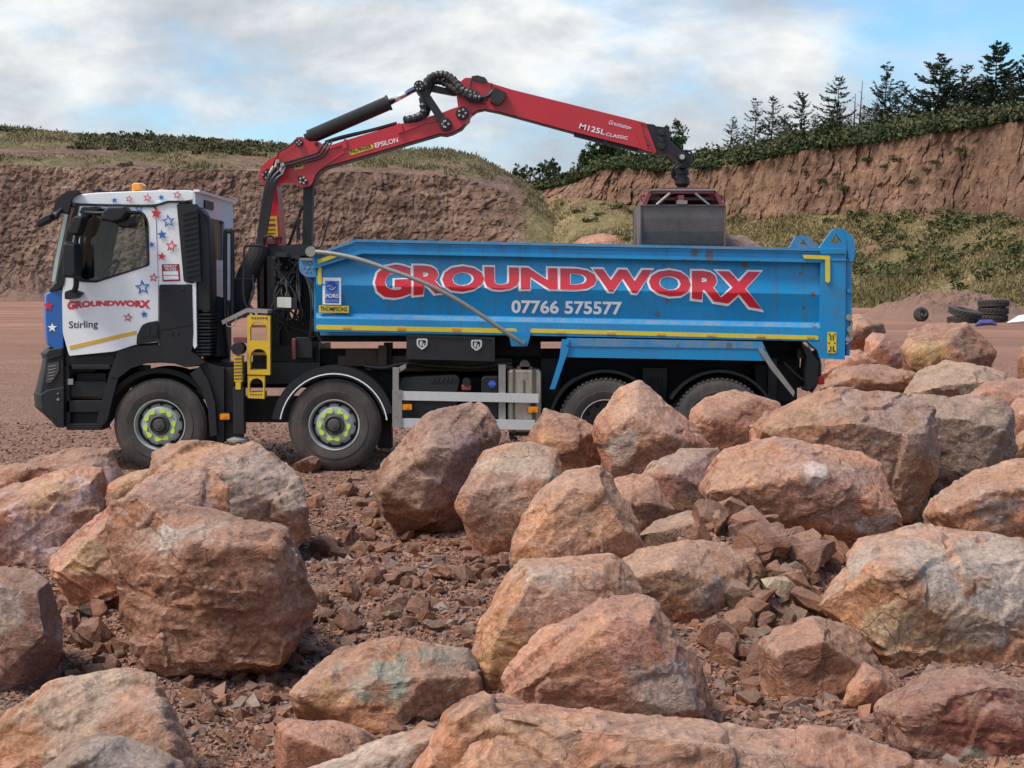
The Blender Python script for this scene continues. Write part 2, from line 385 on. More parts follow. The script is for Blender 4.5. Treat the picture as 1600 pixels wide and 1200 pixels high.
def tube_np(path, rad, k=6):
    V = []; F = []; path = [np.array(p, float) for p in path]
    for i, p in enumerate(path):
        d = path[min(i + 1, len(path) - 1)] - path[max(i - 1, 0)]; d /= np.linalg.norm(d) + 1e-9
        u = np.cross(d, [0.3, 1, 0.1]); u /= np.linalg.norm(u); v = np.cross(d, u)
        for j in range(k):
            an = 2 * math.pi * j / k; V.append(p + rad[i] * (math.cos(an) * u + math.sin(an) * v))
    for i in range(len(path) - 1):
        for j in range(k): F.append((i * k + j, i * k + (j + 1) % k, (i + 1) * k + (j + 1) % k, (i + 1) * k + j))
    F.append(tuple(range(k))[::-1]); F.append(tuple((len(path) - 1) * k + j for j in range(k)))
    return V, F
def join(parts):
    V = []; F = []; o = 0
    for v, f in parts:
        V.extend([tuple(q) for q in v]); F.extend([tuple(int(i) + o for i in q) for q in f]); o += len(v)
    return V, F
def conifer(h, seed, dens=1.0, lean=.04, wid=.30):
    r = np.random.default_rng(seed); parts = []; L = []; U = []
    crv = r.uniform(-1, 1) * .03; side = r.uniform(-1, 1)
    cx = lambda z: lean * z + crv * h * math.sin(z / h * 3)
    parts.append(tube_np([(cx(z), 0, z) for z in np.linspace(-.5, h, 9)], np.linspace(.02 * h, .01, 9)))
    z = h * .10
    while z < h * .985:
        f = 1 - z / h; nb = r.integers(3, 6)
        for q in range(nb):
            an = r.uniform(0, 6.283); bl = h * wid * (f ** .62) * r.uniform(.35, 1.15) * (1 + .3 * side * math.cos(an)) + .12
            if r.random() > .9 * (.75 + .25 * dens): continue
            dirv = np.array([math.cos(an), math.sin(an), 0]); rise = r.uniform(.02, .5)
            pth = [np.array([cx(z), 0, z]) + dirv * bl * s + np.array([0, 0, bl * (rise * s ** 1.6 - .10 * math.sin(s * 3.1))]) for s in np.linspace(0, 1, 5)]
            parts.append(tube_np(pth, np.linspace(.035, .010, 5) * h / 7, 3))
            nn = int(bl * 34 * dens * r.uniform(.3, 1.25))
            if r.random() < .12: nn //= 5
            ss = r.uniform(.18, 1.02, nn)
            for s in ss:
                i = min(int(s * 4), 3); u = s * 4 - i; p = pth[i] * (1 - u) + pth[i + 1] * u if u <= 1 else pth[4]
                L.append(p + r.normal(size=3) * np.array([.10, .10, .07]) * (1.3 - .6 * s) * h / 8); U.append(dirv * .9 + np.array([0, 0, .35]))
        z += h * r.uniform(.028, .055)
    L = np.array(L); V, F = leaves(L, .165 * h / 8, r, .75, np.array(U))
    return join(parts), (V, F)
def broadtree(h, seed, w=.5, dens=1.0):
    r = np.random.default_rng(seed); parts = []; L = []
    parts.append(tube_np([(0, 0, -.4), (.05 * h, 0, .25 * h), (0, 0, .6 * h)], [.035 * h, .028 * h, .012 * h]))
    for q in range(15):
        an = r.uniform(0, 6.283); e = r.uniform(.15, 1.2); z0 = h * r.uniform(.2, .55); l = h * r.uniform(.28, .48)
        tip = np.array([math.cos(an) * math.cos(e) * l * w * 2, math.sin(an) * math.cos(e) * l * w * 2, z0 + math.sin(e) * l])
        parts.append(tube_np([(0, 0, z0), tip * .5 + np.array([0, 0, z0 * .5]) + r.normal(size=3) * .1, tip], [.014 * h, .009 * h, .004 * h], 4))
        for k in range(5):
            c = tip + r.normal(size=3) * h * .085; rr = h * r.uniform(.045, .10); n = int(46 * dens)
            d = r.normal(size=(n, 3)); d /= np.linalg.norm(d, axis=1)[:, None]
            L.append(c + d * rr * r.uniform(.3, 1.1, n)[:, None])
    L = np.concatenate(L); V, F = leaves(L, .030 * h, r, 1.0)
    return join(parts), (V, F)
def place_tree(kind, px, pyt, pyb, Y, seed, label, cat, group, **kw):
    b0 = P(px, pyb, Y); top = P(px, pyt, Y); h = top[2] - b0[2] + .2
    (tv, tf), (lv, lf) = (conifer if kind == 'c' else broadtree)(h, seed, **kw)
    off = np.array([b0[0], b0[1], b0[2] - .2])
    root = empty('conifer_tree' if kind == 'c' else 'broadleaf_tree', tuple(off)); tag(root, label, cat, group)
    link('trunk', mesh_np('trunk', np.array(tv) + off, tf), mBark, root)
    if len(lf): link('crown', mesh_np('crown', lv + off, lf), mConif if kind == 'c' else mBroad, root)
GC = 'conifers along the top of the right quarry face'
CT = [(1137, 182, 246, 226, 'leaning bare sided conifer just right of the crane grab, first of the ridge row', dict(dens=.55, wid=.26, lean=.10)),
 (1176, 152, 232, 222, 'thin see-through conifer, second from the left on the ridge', dict(dens=.45, wid=.28)),
 (1203, 150, 226, 219, 'pale ragged conifer beside the thin second one, third from the left on the ridge', dict(dens=.5, wid=.30, lean=.06)),
 (1250, 142, 216, 212, 'fuller conifer with a rounded top above the blue lifting hook, fourth on the ridge', dict(dens=.9, wid=.34)),
 (1228, 180, 220, 216, 'short bushy conifer low between the third and fourth tall ridge conifers', dict(dens=1.3, wid=.5)),
 (1306, 119, 208, 204, 'tall open conifer standing alone left of the dead poles', dict(dens=.75, wid=.34)),
 (1300, 172, 210, 200, 'squat dark conifer at the foot of the tall open one left of the dead poles', dict(dens=1.4, wid=.55)),
 (1352, 168, 204, 202, 'low dark conifer just right of the dead poles', dict(dens=1.3, wid=.6)),
 (1381, 96, 204, 201, 'tall spindly conifer with a sharp tip in the middle of the ridge row', dict(dens=.5, wid=.30)),
 (1410, 126, 200, 199, 'sparse shorter conifer right beside the tall sharp-tipped one', dict(dens=.5, wid=.30)),
 (1424, 158, 198, 198, 'dense low conifer filling the gap before the leaning group', dict(dens=1.5, wid=.5)),
 (1458, 84, 197, 195, 'windswept conifer with its bare tip leaning right, left edge of the dense group', dict(dens=.9, wid=.36, lean=.08)),
 (1480, 104, 194, 193, 'dark conifer behind the windswept leaning one', dict(dens=1.1, wid=.34)),
 (1505, 100, 193, 191, 'narrow dark conifer halfway between the leaning one and the tallest', dict(dens=.9, wid=.34)),
 (1526, 118, 192, 190, 'shorter dark conifer tucked against the left of the tallest', dict(dens=1.2, wid=.42)),
 (1549, 67, 190, 187, 'tallest thick conifer near the right end of the ridge', dict(dens=1.3, wid=.34)),
 (1574, 122, 189, 185, 'low conifer showing gaps between the tallest and the last one', dict(dens=.9, wid=.44)),
 (1600, 84, 188, 182, 'dark conifer cut by the right edge of the photo', dict(dens=1.5, wid=.36))]
for k, (px, a, b_, Y, lab, kw) in enumerate(CT):
    kw = dict(kw); kw['wid'] = kw.get('wid', .3) * 1.42; kw['dens'] = kw['dens'] * 1.55; place_tree('c', px, a, b_ + 6, Y - 4, 40 + k, lab, 'conifer', GC, **kw)
for px, a, lab, ln in ((1334, 146, 'shorter bare dead trunk on the ridge, left of its taller twin', .03), (1342, 126, 'taller bare dead trunk standing like a pole on the ridge', .06)):
    b0 = P(px, 205, 203); tp = P(px, a, 203); h = tp[2] - b0[2]
    v, f = join([tube_np([(b0[0] + ln * z, b0[1], b0[2] + z) for z in np.linspace(-.3, h, 7)], np.linspace(.14, .03, 7), 6)] +
                [tube_np([(b0[0] + ln * z, b0[1], b0[2] + z), (b0[0] + ln * z + s * .7, b0[1], b0[2] + z + .35)], [.035, .012], 4) for z, s in ((h * .35, 1), (h * .5, -1), (h * .63, .8), (h * .75, -.6))])
    tag(link('dead_tree', mesh_np('dead_tree', v, f), mBark), lab, 'dead tree', 'dead trunks on the ridge')
for k, (px, a, b_, lab) in enumerate([(1160, 198, 238, 'stunted dark conifer between the leaning one and the see-through one'), (1272, 178, 216, 'broad low conifer right of the rounded top one'), (1325, 178, 212, 'ragged low conifer right below the dead poles'),
    (1368, 160, 206, 'bushy conifer at the left foot of the sharp-tipped one'), (1395, 150, 204, 'bushy conifer at the right foot of the sharp-tipped one'), (1440, 138, 200, 'broad dark conifer at the left foot of the windswept one'), (1470, 130, 198, 'broad dark conifer at the right foot of the windswept one'),
    (1515, 134, 196, 'broad dark conifer left below the tallest'), (1538, 122, 194, 'dense conifer at the left foot of the tallest'), (1562, 118, 193, 'dense conifer at the right foot of the tallest'), (1588, 128, 190, 'dense conifer left below the one at the photo edge')]):
    place_tree('c', px, a, b_ + 6, [225, 205, 202, 198, 198, 194, 192, 188, 186, 184, 180][k], 140 + k, lab, 'conifer', GC, dens=1.6, wid=.55)
GB = 'broadleaf trees in the gap and at the end of the right face'
BT = [(812, 256, 288, 262, 'low rounded tree at the foot of the left hill, left of the gap pair', dict(w=.75)),
 (858, 247, 292, 258, 'taller dark tree standing in the gap between the two hills', dict(w=.42)),
 (882, 264, 296, 252, 'small dark bush-like tree right of the gap tree', dict(w=.5)),
 (925, 222, 276, 250, 'dark domed tree under the crane boom, first of the clump', dict(w=.5, dens=1.4)),
 (950, 216, 268, 248, 'broad dark tree behind the boom in the middle of the clump', dict(w=.55, dens=1.4)),
 (985, 222, 264, 246, 'tree with sky gaps in its crown, under the end of the boom', dict(w=.5, dens=.8)),
 (1015, 228, 266, 244, 'thin airy tree left of the crane tip', dict(w=.5, dens=.6)),
 (1052, 192, 268, 240, 'scraggly tree poking up behind the crane tip', dict(w=.36, dens=.6)),
 (1100, 226, 258, 236, 'low leafy tree right of the crane rotator', dict(w=.7, dens=1.0))]
for k, (px, a, b_, Y, lab, kw) in enumerate(BT):
    place_tree('b', px, a, b_ + 4, Y, 80 + k, lab, 'tree', GB, **kw)
# scrub belts on the crests (nobody could count the plants)
def scrub(name, Vg, r0, r1, c0, c1, n, size, mat, seed, leaf=.22, per=90, lab=None, dens=None):
    r = np.random.default_rng(seed); Vs = []; Fs = []; o = 0
    rows = r.integers(r0, r1, n); cols = r.integers(c0, c1, n)
    for a, b_ in zip(rows, cols):
        p = Vg[a, b_]
        if dens is not None and not dens(p, r): continue
        s = size * r.uniform(.45, 1.3); q = bush_pts(per, (s * 1.4, s, s * .8), r, 5) + p
        v, f = leaves(q, leaf, r); Vs.append(v); Fs.append(f + o); o += len(v)
    tag(link(name, mesh_np(name, np.concatenate(Vs), np.concatenate(Fs)), mat, origin=(0, 0, 0)), lab, kind='stuff', cat='scrub')
rT = 70 + 50 + 110
scrub('gorse_scrub', VR, rT - 1, rT + 19, 60, 760, 1500, 1.0, mScrub, 5, .28, 64, 'belt of dark green gorse along the top of the right quarry face')
scrub('bramble_scrub', VR, rT + 1, rT + 19, 60, 760, 420, 1.5, leafmat('olive_scrub', (.040, .048, .022), (.085, .088, .038), (.17, .15, .07), .3), 35, .30, 70, 'paler olive scrub standing among the gorse on the right quarry top')
scrub('heather_scrub', VL, 22 + 150 + 26, 22 + 150 + 26 + 34, 150, 560, 700, .75, mScrubL, 6, .28, 45, 'low brownish scrub along the crest of the left hill',
      dens=lambda p, r: vn(np.array([[p[0] * .05, p[1] * .08, 3.]]), 4)[0] > -.25)
scrub('slope_scrub', VR, 22, 119, 60, 760, 260, 1.3, leafmat('slope_weeds', (.055, .065, .025), (.11, .115, .045), (.22, .185, .085), .3), 15, .22, 120, 'patches of green weeds and scrub on the right slope', dens=lambda p, r: vn(np.array([[p[0] * .09, p[1] * .12, 7.]]), 9)[0] > .25)
def tufts(name, Vg, Gg, n, h, mat, seed, lab, c0, c1, r0, r1, thr=.55):
    r = np.random.default_rng(seed)
    a = r.integers(r0, r1, n); b_ = r.integers(c0, c1, n); keep = (Gg[a, b_] > thr); a, b_ = a[keep], b_[keep]
    p = np.repeat(Vg[a, b_] + r.normal(size=(len(a), 3)) * .15, 3, 0); n = len(p)
    hh = h * r.uniform(.5, 1.4, n) * (1 + .7 * vn(p * .15, seed)); an = r.uniform(0, 3.1416, n); wv = np.stack([np.cos(an), np.sin(an), 0 * an], 1) * (hh * .28)[:, None]
    tip = p + np.stack([r.normal(size=n) * hh * .35, r.normal(size=n) * hh * .3, hh], 1)
    V = np.stack([p - wv, p + wv, tip], 1).reshape(-1, 3)
    tag(link(name, mesh_np(name, V, np.arange(3 * n).reshape(n, 3)), mat, origin=(0, 0, 0)), lab, kind='stuff', cat='grass')
tufts('dry_grass', VR, GR, 70000, .26, mGrass, 7, 'dry yellow green grass covering the right slope', 0, 760, 0, 125, .5)
tufts('brown_grass', VL, GL, 16000, .36, mGrassL, 8, 'brown grass on the ledges and crest of the left hill', 150, 759, 165, 235, .5)
# single bushes one can point to
BUSH = []
for k in range(4):
    r = np.random.default_rng(200 + k); q = bush_pts(700, (1, .8, .8), r, 8); v, f = leaves(q, .085, r); BUSH.append(mesh_np('bush', v, f))
def bush(px, py, Y, s, lab, grp, k=0, mat=None, sz=.8):
    p = P(px, py, Y)
    me = BUSH[k % 4]
    if not me.materials: me.materials.append(mScrub)
    o = bpy.data.objects.new('bush', me); COL.objects.link(o); o.location = (p[0], p[1], p[2]); o.scale = (s, s, s * sz); o.rotation_euler = (0, 0, k * 1.3)
    tag(o, lab, 'bush', grp)
def col_of(px, L):
    return int(round((px + 500) / 1450 * 759)) if L else int(round((px - 740) / 1360 * 899))
def surfY(px, py, L):
    """distance of the hill surface that shows at that pixel"""
    Vg = VL if L else VR; c = min(max(col_of(px, L), 0), Vg.shape[1] - 1)
    v = Vg[:, c]; dz = v[:, 2] - HC; d = v[:, 1] * CP - dz * SP; yy = 600 - FPX * (v[:, 1] * SP + dz * CP) / d
    i = int(np.argmin(np.abs(yy - py) + (v[:, 1] > 262) * 50)); return float(v[i, 1])
gf = 'bushes growing out of the right quarry face'
for k, (px, py, s, lab) in enumerate([(1318, 292, 1.3, 'large dark bush clinging to the middle of the orange rock face'), (1287, 280, .9, 'dark bush left of the largest one on the orange rock face'),
    (1356, 246, .8, 'small bush high on the face under the scrub belt'), (1404, 248, 1.1, 'wide bush on the upper face right of the centre'), (1382, 256, .7, 'small bush just left of the wide upper one'),
    (1306, 268, .5, 'tiny bush above the large face bush'), (1460, 250, .8, 'bush high on the right part of the face'), (1452, 262, .7, 'bush below the high one on the right part of the face'),
    (1500, 230, .9, 'topmost dark bush near the right cliff edge'), (1425, 280, .9, 'drab bush in the gully right of the centre of the face'), (1258, 264, .6, 'tiny bush on the left of the orange rock face'),
    (1470, 277, .45, 'tiniest bush at mid height on the right of the face'), (1235, 262, .6, 'leftmost tiny bush under the scrub belt')]):
    bush(px, py + 6, surfY(px, py, False) - .6, s * .95, lab, gf, k)
gs = 'bushes on the grassy slope below the right face'
for k, (px, py, s, lab) in enumerate([(1345, 338, 2.2, 'big green bush at the foot of the orange rock face'), (1300, 345, 1.5, 'bush left of the big one at the foot of the rock face'), (1395, 340, 1.2, 'low bush right of the big one at the foot of the rock face'),
    (1500, 350, 2.6, 'wide light green bush at the foot of the cliff near the right edge'), (1540, 345, 2.0, 'green bush right of the wide one under the cliff'), (1590, 352, 1.6, 'bush under the cliff cut by the right edge'),
    (852, 322, 1.6, 'round dark bush on the valley slope left of the load'), (905, 330, 1.8, 'dark bush on the valley slope above the heaped stone'), (925, 345, 1.5, 'bush right of the dark valley bush'), (852, 350, 1.3, 'lower bush under the round dark one'),
    (878, 318, 1.2, 'small bush between the two dark valley bushes'), (942, 318, 1.2, 'bush below the dark tree clump'), (1150, 345, 1.5, 'bush seen just right of the clamshell bucket'), (985, 372, 1.4, 'bush just left of the clamshell bucket'), (960, 368, 1.4, 'bush above the load stone left of the bucket'),
    (1590, 395, 2.0, 'dark bush on the grass slope at the right edge'), (1480, 392, 1.5, 'faded bush on the grass slope behind the tyres'), (1410, 370, 1.2, 'small bush on the upper grass slope')]):
    bush(px, py + 4, surfY(px, py, False) - .5, s * .8, lab, gs, k + 1, sz=.75)
gl = 'dark bushes on the ledge of the left hill'
for k, (px, py, s, lab) in enumerate([(38, 246, 1.4, 'dark bush on the left hill ledge near the left edge'), (62, 250, 1.5, 'wider dark bush beside the leftmost ledge bush'), (198, 258, 2.2, 'largest dark bush on the ledge above the cab roof'),
    (242, 262, 1.1, 'small bush right of the largest ledge bush'), (276, 262, .9, 'last small bush of the ledge row'), (10, 205, 2.6, 'tall bushy clump on the crest at the left edge'), (38, 203, 2.2, 'crest clump right of the leftmost one'),
    (235, 208, 1.3, 'small shrub standing up from the crest above the cab'), (390, 219, 1.3, 'round shrub on the crest left of the crane'), (345, 216, 1.0, 'low shrub on the crest left of the round one')]):
    bush(px, py + 4, surfY(px, py, True) - .4, s * .72, lab, gl, k + 2, sz=.7)
# ---------------------------------------------------------------- spoil heap, tyres and litter far right
def lathe_np(prof, k, axis_y=True):
    V = []; F = []; n = len(prof)
    for j in range(k):
        an = 2 * math.pi * j / k
        for r_, h_ in prof: V.append((r_ * math.cos(an), h_, r_ * math.sin(an)) if axis_y else (r_ * math.cos(an), r_ * math.sin(an), h_))
    for j in range(k):
        for i in range(n - 1): F.append((j * n + i, j * n + i + 1, ((j + 1) % k) * n + i + 1, ((j + 1) % k) * n + i) if axis_y else (j * n + i, ((j + 1) % k) * n + i, ((j + 1) % k) * n + i + 1, j * n + i + 1))
    return V, F
def heap(name, px, py, Y, rx, ry, h, mat, lab, seed):
    c = P(px, py, Y); n = 90
    u = np.linspace(-1, 1, n); X, Yg = np.meshgrid(u, u); rr = np.sqrt(X ** 2 + Yg ** 2)
    p = np.stack([X.ravel() * rx, Yg.ravel() * ry, 0 * X.ravel()], 1)
    rr = np.clip(rr.ravel(), 0, 1.2); Z = h * np.where(rr < 1, (1 - np.minimum(rr, 1) ** 2) ** 1.1, -.08)
    Z = Z * (1 + .5 * fbm(p * .35, seed, 3)) + .3 * h * np.maximum(0, 1 - rr) * fbm(p * 1.1, seed + 3, 5, .6) - .05
    V = p + np.array([c[0], c[1], 0]); V[:, 2] = Z; i = np.arange(n * n).reshape(n, n)
    F = np.stack([i[:-1, :-1], i[:-1, 1:], i[1:, 1:], i[1:, :-1]], -1).reshape(-1, 4)
    tag(link(name, mesh_np(name, V, F, False), mat), lab, 'spoil heap')
mSoil = simple('soil', (.22, .125, .09), .95, dirt=.6, dcol=(.12, .07, .05), dscale=.8, bump=.5)
heap('spoil_heap', 1480, 498, 98, 5.6, 5, 1.75, mSoil, 'reddish brown earth bank heaped behind the old tyres', 31)
heap('spoil_heap', -10, 470, 205, 11, 8, 3.6, mSoil, 'broad red earth heap at the foot of the left quarry face', 33)
mRub = simple('old_rubber', (.030, .030, .032), .85, dirt=.6, dcol=(.11, .08, .065), dscale=1.5)
mSteel = simple('dull_steel', (.30, .29, .28), .5, .6, dirt=.5)
def bigtyre(loc, R_, w_, rot, lab, hub=False):
    prof = [(.52, -.5), (.62, -.54), (.8, -.53), (.93, -.46), (1.0, -.38), (1.0, 0.0), (1.0, .38), (.93, .46), (.8, .53), (.62, .54), (.52, .5), (.50, .3), (.50, -.3), (.52, -.5)]
    v, f = lathe_np([(a * R_, b_ * w_) for a, b_ in prof], 48, False)
    parts = [(v, f)]
    for j in range(26):                                   # tread lugs
        for s in (-1, 1):
            an = 2 * math.pi * (j + (.5 if s > 0 else 0)) / 26; q = []
            for (da, hh, rr) in ((-.06, .04, .98), (.05, .04, .98), (.14, .40, .98), (.03, .40, .98), (-.06, .04, 1.055), (.05, .04, 1.055), (.14, .40, 1.04), (.03, .40, 1.04)):
                q.append((rr * R_ * math.cos(an + da), rr * R_ * math.sin(an + da), s * hh * w_))
            parts.append((q, [(0, 1, 2, 3), (4, 5, 6, 7), (0, 1, 5, 4), (1, 2, 6, 5), (2, 3, 7, 6), (3, 0, 4, 7)]))
    V, F = join(parts); me = mesh_np('tyre', V, F, False); me.materials.append(mRub)
    if hub:
        root = empty('scrap_wheel', loc); root.rotation_euler = rot; tag(root, lab, 'wheel')
        o = bpy.data.objects.new('tyre', me); COL.objects.link(o); o.parent = root
        v, f = lathe_np([(0, .1), (.2 * R_, .1), (.22 * R_, -.05), (.46 * R_, -.05), (.52 * R_, .2), (.52 * R_, .28)], 32, False)
        m2 = mesh_np('rim', v, f); m2.materials.append(mSteel); o2 = bpy.data.objects.new('rim', m2); COL.objects.link(o2); o2.parent = root
    else:
        o = bpy.data.objects.new('scrap_tyre', me); COL.objects.link(o); o.location = loc; o.rotation_euler = rot; tag(o, lab, 'tyre', 'scrap tyres dumped by the earth bank')
def T3(px, py, Y, z):
    q = P(px, py, Y); return (q[0], Y, z)
bigtyre(T3(1551, 490, 91, .22), .84, .42, (R(3), 0, 0), 'bottom tyre of the stack of three flat on the ground')
bigtyre(T3(1552, 490, 91, .64), .84, .42, (R(2), R(-2), 1), 'middle tyre of the stack of three')
bigtyre(T3(1552, 490, 91, 1.07), .86, .43, (0, R(3), 2), 'top tyre of the stack of three by the bank')
bigtyre(T3(1504, 500, 89, .16), .84, .40, (R(0), R(0), 1), 'half sunk tyre under the tilted one left of the stack')
bigtyre(T3(1508, 500, 89, .56), .92, .42, (R(12), R(5), .5), 'tilted chunky tyre leaning on the stack from the left')
bigtyre(T3(1439, 500, 92, .40), .42, .34, (R(74), 0, R(8)), 'small wheel with a pale steel rim standing apart left of the tyres', hub=True)
q = T3(1540, 514, 80, .12)
v, f = tube_np([(q[0] - .5, q[1], .08), (q[0] - .2, q[1] + .1, .2), (q[0] + .3, q[1], .22), (q[0] + .55, q[1] - .1, .1)], [.08, .16, .15, .06], 8)
tag(link('plastic_sack', mesh_np('plastic_sack', v, f), simple('blue_plastic', (.05, .06, .24), .4, dirt=.3)), 'crumpled blue plastic sack lying on the floor near the tyres', 'sack')
q = T3(1592, 498, 86, 0)
V = [(q[0] - .7, 86, .05), (q[0] + 1.6, 85.6, .30), (q[0] + 2.2, 86.8, .75), (q[0] + .3, 87, .45), (q[0] - .7, 86.06, -.01), (q[0] + 1.6, 85.66, .24), (q[0] + 2.2, 86.86, .69), (q[0] + .3, 87.06, .39)]
tag(link('metal_sheet', mesh_np('metal_sheet', V, [(0, 1, 2, 3), (7, 6, 5, 4), (0, 4, 5, 1), (1, 5, 6, 2), (2, 6, 7, 3), (3, 7, 4, 0)]), simple('pale_sheet', (.72, .74, .76), .45, dirt=.2)), 'pale sheet of scrap metal propped at the right edge beyond the tyres', 'metal sheet')
# ================================================================ BOULDERS
def rock_material():
    m, t, b = newmat('quarried_rock')
    oi = N(t, 'ShaderNodeObjectInfo'); tcn = N(t, 'ShaderNodeTexCoord')
    at = N(t, 'ShaderNodeAttribute', attribute_name='col')
    off = N(t, 'ShaderNodeVectorMath', operation='ADD'); t.links.new(tcn.outputs['Object'], off.inputs[0])
    mu = mth(t, 'MULTIPLY', oi.outputs['Random'], 60.0); cb = N(t, 'ShaderNodeCombineXYZ'); [t.links.new(mu, cb.inputs[i]) for i in range(3)]
    t.links.new(cb.outputs[0], off.inputs[1]); p = off.outputs[0]
    wv = N(t, 'ShaderNodeVectorMath', operation='MULTIPLY_ADD'); t.links.new(noise(t, p, 2.2, 4, .6, out=1), wv.inputs[0]); wv.inputs[1].default_value = (.55, .55, .55); t.links.new(p, wv.inputs[2])
    pw = wv.outputs[0]
    blot = noise(t, pw, 4.5, 8, .68, .6); fine = noise(t, p, 38, 6, .7); mid = noise(t, pw, 13, 7, .7, .8)
    c = mixc(t, .42, at.outputs['Color'], ramp(t, [(.28, .2), (.5, .5), (.72, .80)], blot).outputs[0], 'OVERLAY')
    c = mixc(t, .42, c, ramp(t, [(.3, .08), (.5, .5), (.7, .92)], mid).outputs[0], 'OVERLAY')
    c = mixc(t, .5, c, ramp(t, [(.33, .1), (.67, .9)], fine).outputs[0], 'OVERLAY')
    # iron staining and pale mineral crust
    c = mixc(t, ramp(t, [(.56, 0), (.70, .55)], noise(t, pw, 2.6, 6, .65, 1.2)).outputs[0], c, (.42, .20, .095))
    c = mixc(t, ramp(t, [(.60, 0), (.72, .5)], noise(t, vmap(t, pw, (1, 1, 1), (7, 3, 5)), 3.1, 6, .7, .8)).outputs[0], c, (.19, .12, .105))
    cr = ramp(t, [(.60, 0), (.67, .55)], noise(t, vmap(t, pw, (1, 1, 1), (3, 9, 1)), 5.5, 9, .76, .5)).outputs[0]
    c = mixc(t, cr, c, (.55, .41, .32))
    ve = N(t, 'ShaderNodeTexVoronoi', feature='DISTANCE_TO_EDGE'); ve.inputs['Scale'].default_value = 2.1; t.links.new(pw, ve.inputs['Vector'])
    vmask = ramp(t, [(0.0, 1.0), (.018, 0.0)], ve.outputs['Distance']).outputs[0]
    gate = ramp(t, [(.5, 0), (.62, 1)], noise(t, p, 1.7, 2, .5)).outputs[0]
    crack = mth(t, 'MULTIPLY', vmask, gate)
    c = mixc(t, mth(t, 'MULTIPLY', crack, .55), c, (.10, .06, .045))
    ve2 = N(t, 'ShaderNodeTexVoronoi', feature='DISTANCE_TO_EDGE'); ve2.inputs['Scale'].default_value = 3.3; t.links.new(vmap(t, pw, (1, 1, 1), (4, 4, 4)), ve2.inputs['Vector'])
    vein = mth(t, 'MULTIPLY', ramp(t, [(0.0, 1.0), (.012, 0.0)], ve2.outputs['Distance']).outputs[0], ramp(t, [(.54, 0), (.64, 1)], noise(t, vmap(t, p, (1, 1, 1), (9, 2, 2)), 1.9, 2, .5)).outputs[0])
    c = mixc(t, mth(t, 'MULTIPLY', vein, .5), c, (.62, .50, .42))
    # quarry dust that has settled on upward faces
    ge = N(t, 'ShaderNodeNewGeometry'); sx = N(t, 'ShaderNodeSeparateXYZ'); t.links.new(ge.outputs['Normal'], sx.inputs[0])
    dust = mth(t, 'MULTIPLY', ramp(t, [(.3, 0), (.85, .5)], sx.outputs[2]).outputs[0], ramp(t, [(.35, .3), (.65, 1)], blot).outputs[0])
    c = mixc(t, dust, c, (.43, .30, .23))
    t.links.new(c, b.inputs['Base Color'])
    b.inputs['Roughness'].default_value = .86; b.inputs['Specular IOR Level'].default_value = .3
    h = mth(t, 'MULTIPLY_ADD', mid, 1.0, mth(t, 'MULTIPLY', fine, .55)); h = mth(t, 'MULTIPLY_ADD', crack, -.35, h)
    lay = noise(t, vmap(t, pw, (2, 2, 14), rot=(.35, .2, 0)), 1.6, 6, .65); h = mth(t, 'MULTIPLY_ADD', lay, .9, h)
    bp = N(t, 'ShaderNodeBump'); bp.inputs['Strength'].default_value = .85; bp.inputs['Distance'].default_value = .026
    t.links.new(h, bp.inputs['Height']); t.links.new(bp.outputs[0], b.inputs['Normal'])
    return m
mRock = rock_material()
TONE = {  # main, second, third colour of each kind of stone
 'tan': ((.45, .27, .18), (.48, .26, .15), (.38, .255, .205)), 'brown': ((.35, .18, .115), (.30, .175, .13), (.42, .235, .135)),
 'orange': ((.48, .235, .13), (.42, .22, .15), (.38, .21, .165)), 'purple': ((.255, .16, .14), (.31, .175, .125), (.22, .15, .14)),
 'grey': ((.30, .24, .20), (.36, .26, .195), (.25, .195, .175)), 'pink': ((.45, .235, .175), (.48, .27, .185), (.40, .20, .14)),
 'red': ((.25, .105, .08), (.33, .19, .13), (.20, .12, .11)), 'pale': ((.47, .37, .28), (.42, .28, .19), (.36, .29, .235))}
TONE = {k: tuple((a * .88, b_ * .72, c * .62) for a, b_, c in v) for k, v in TONE.items()}
def lap(co, e, n, k=.5):
    cnt = np.bincount(e.ravel(), minlength=len(co)).astype(float)[:, None]
    for _ in range(n):
        s = np.zeros_like(co)
        for c in range(3): s[:, c] = np.bincount(e[:, 0], co[e[:, 1], c], len(co)) + np.bincount(e[:, 1], co[e[:, 0], c], len(co))
        co = co * (1 - k) + k * s / np.maximum(cnt, 1)
    return co
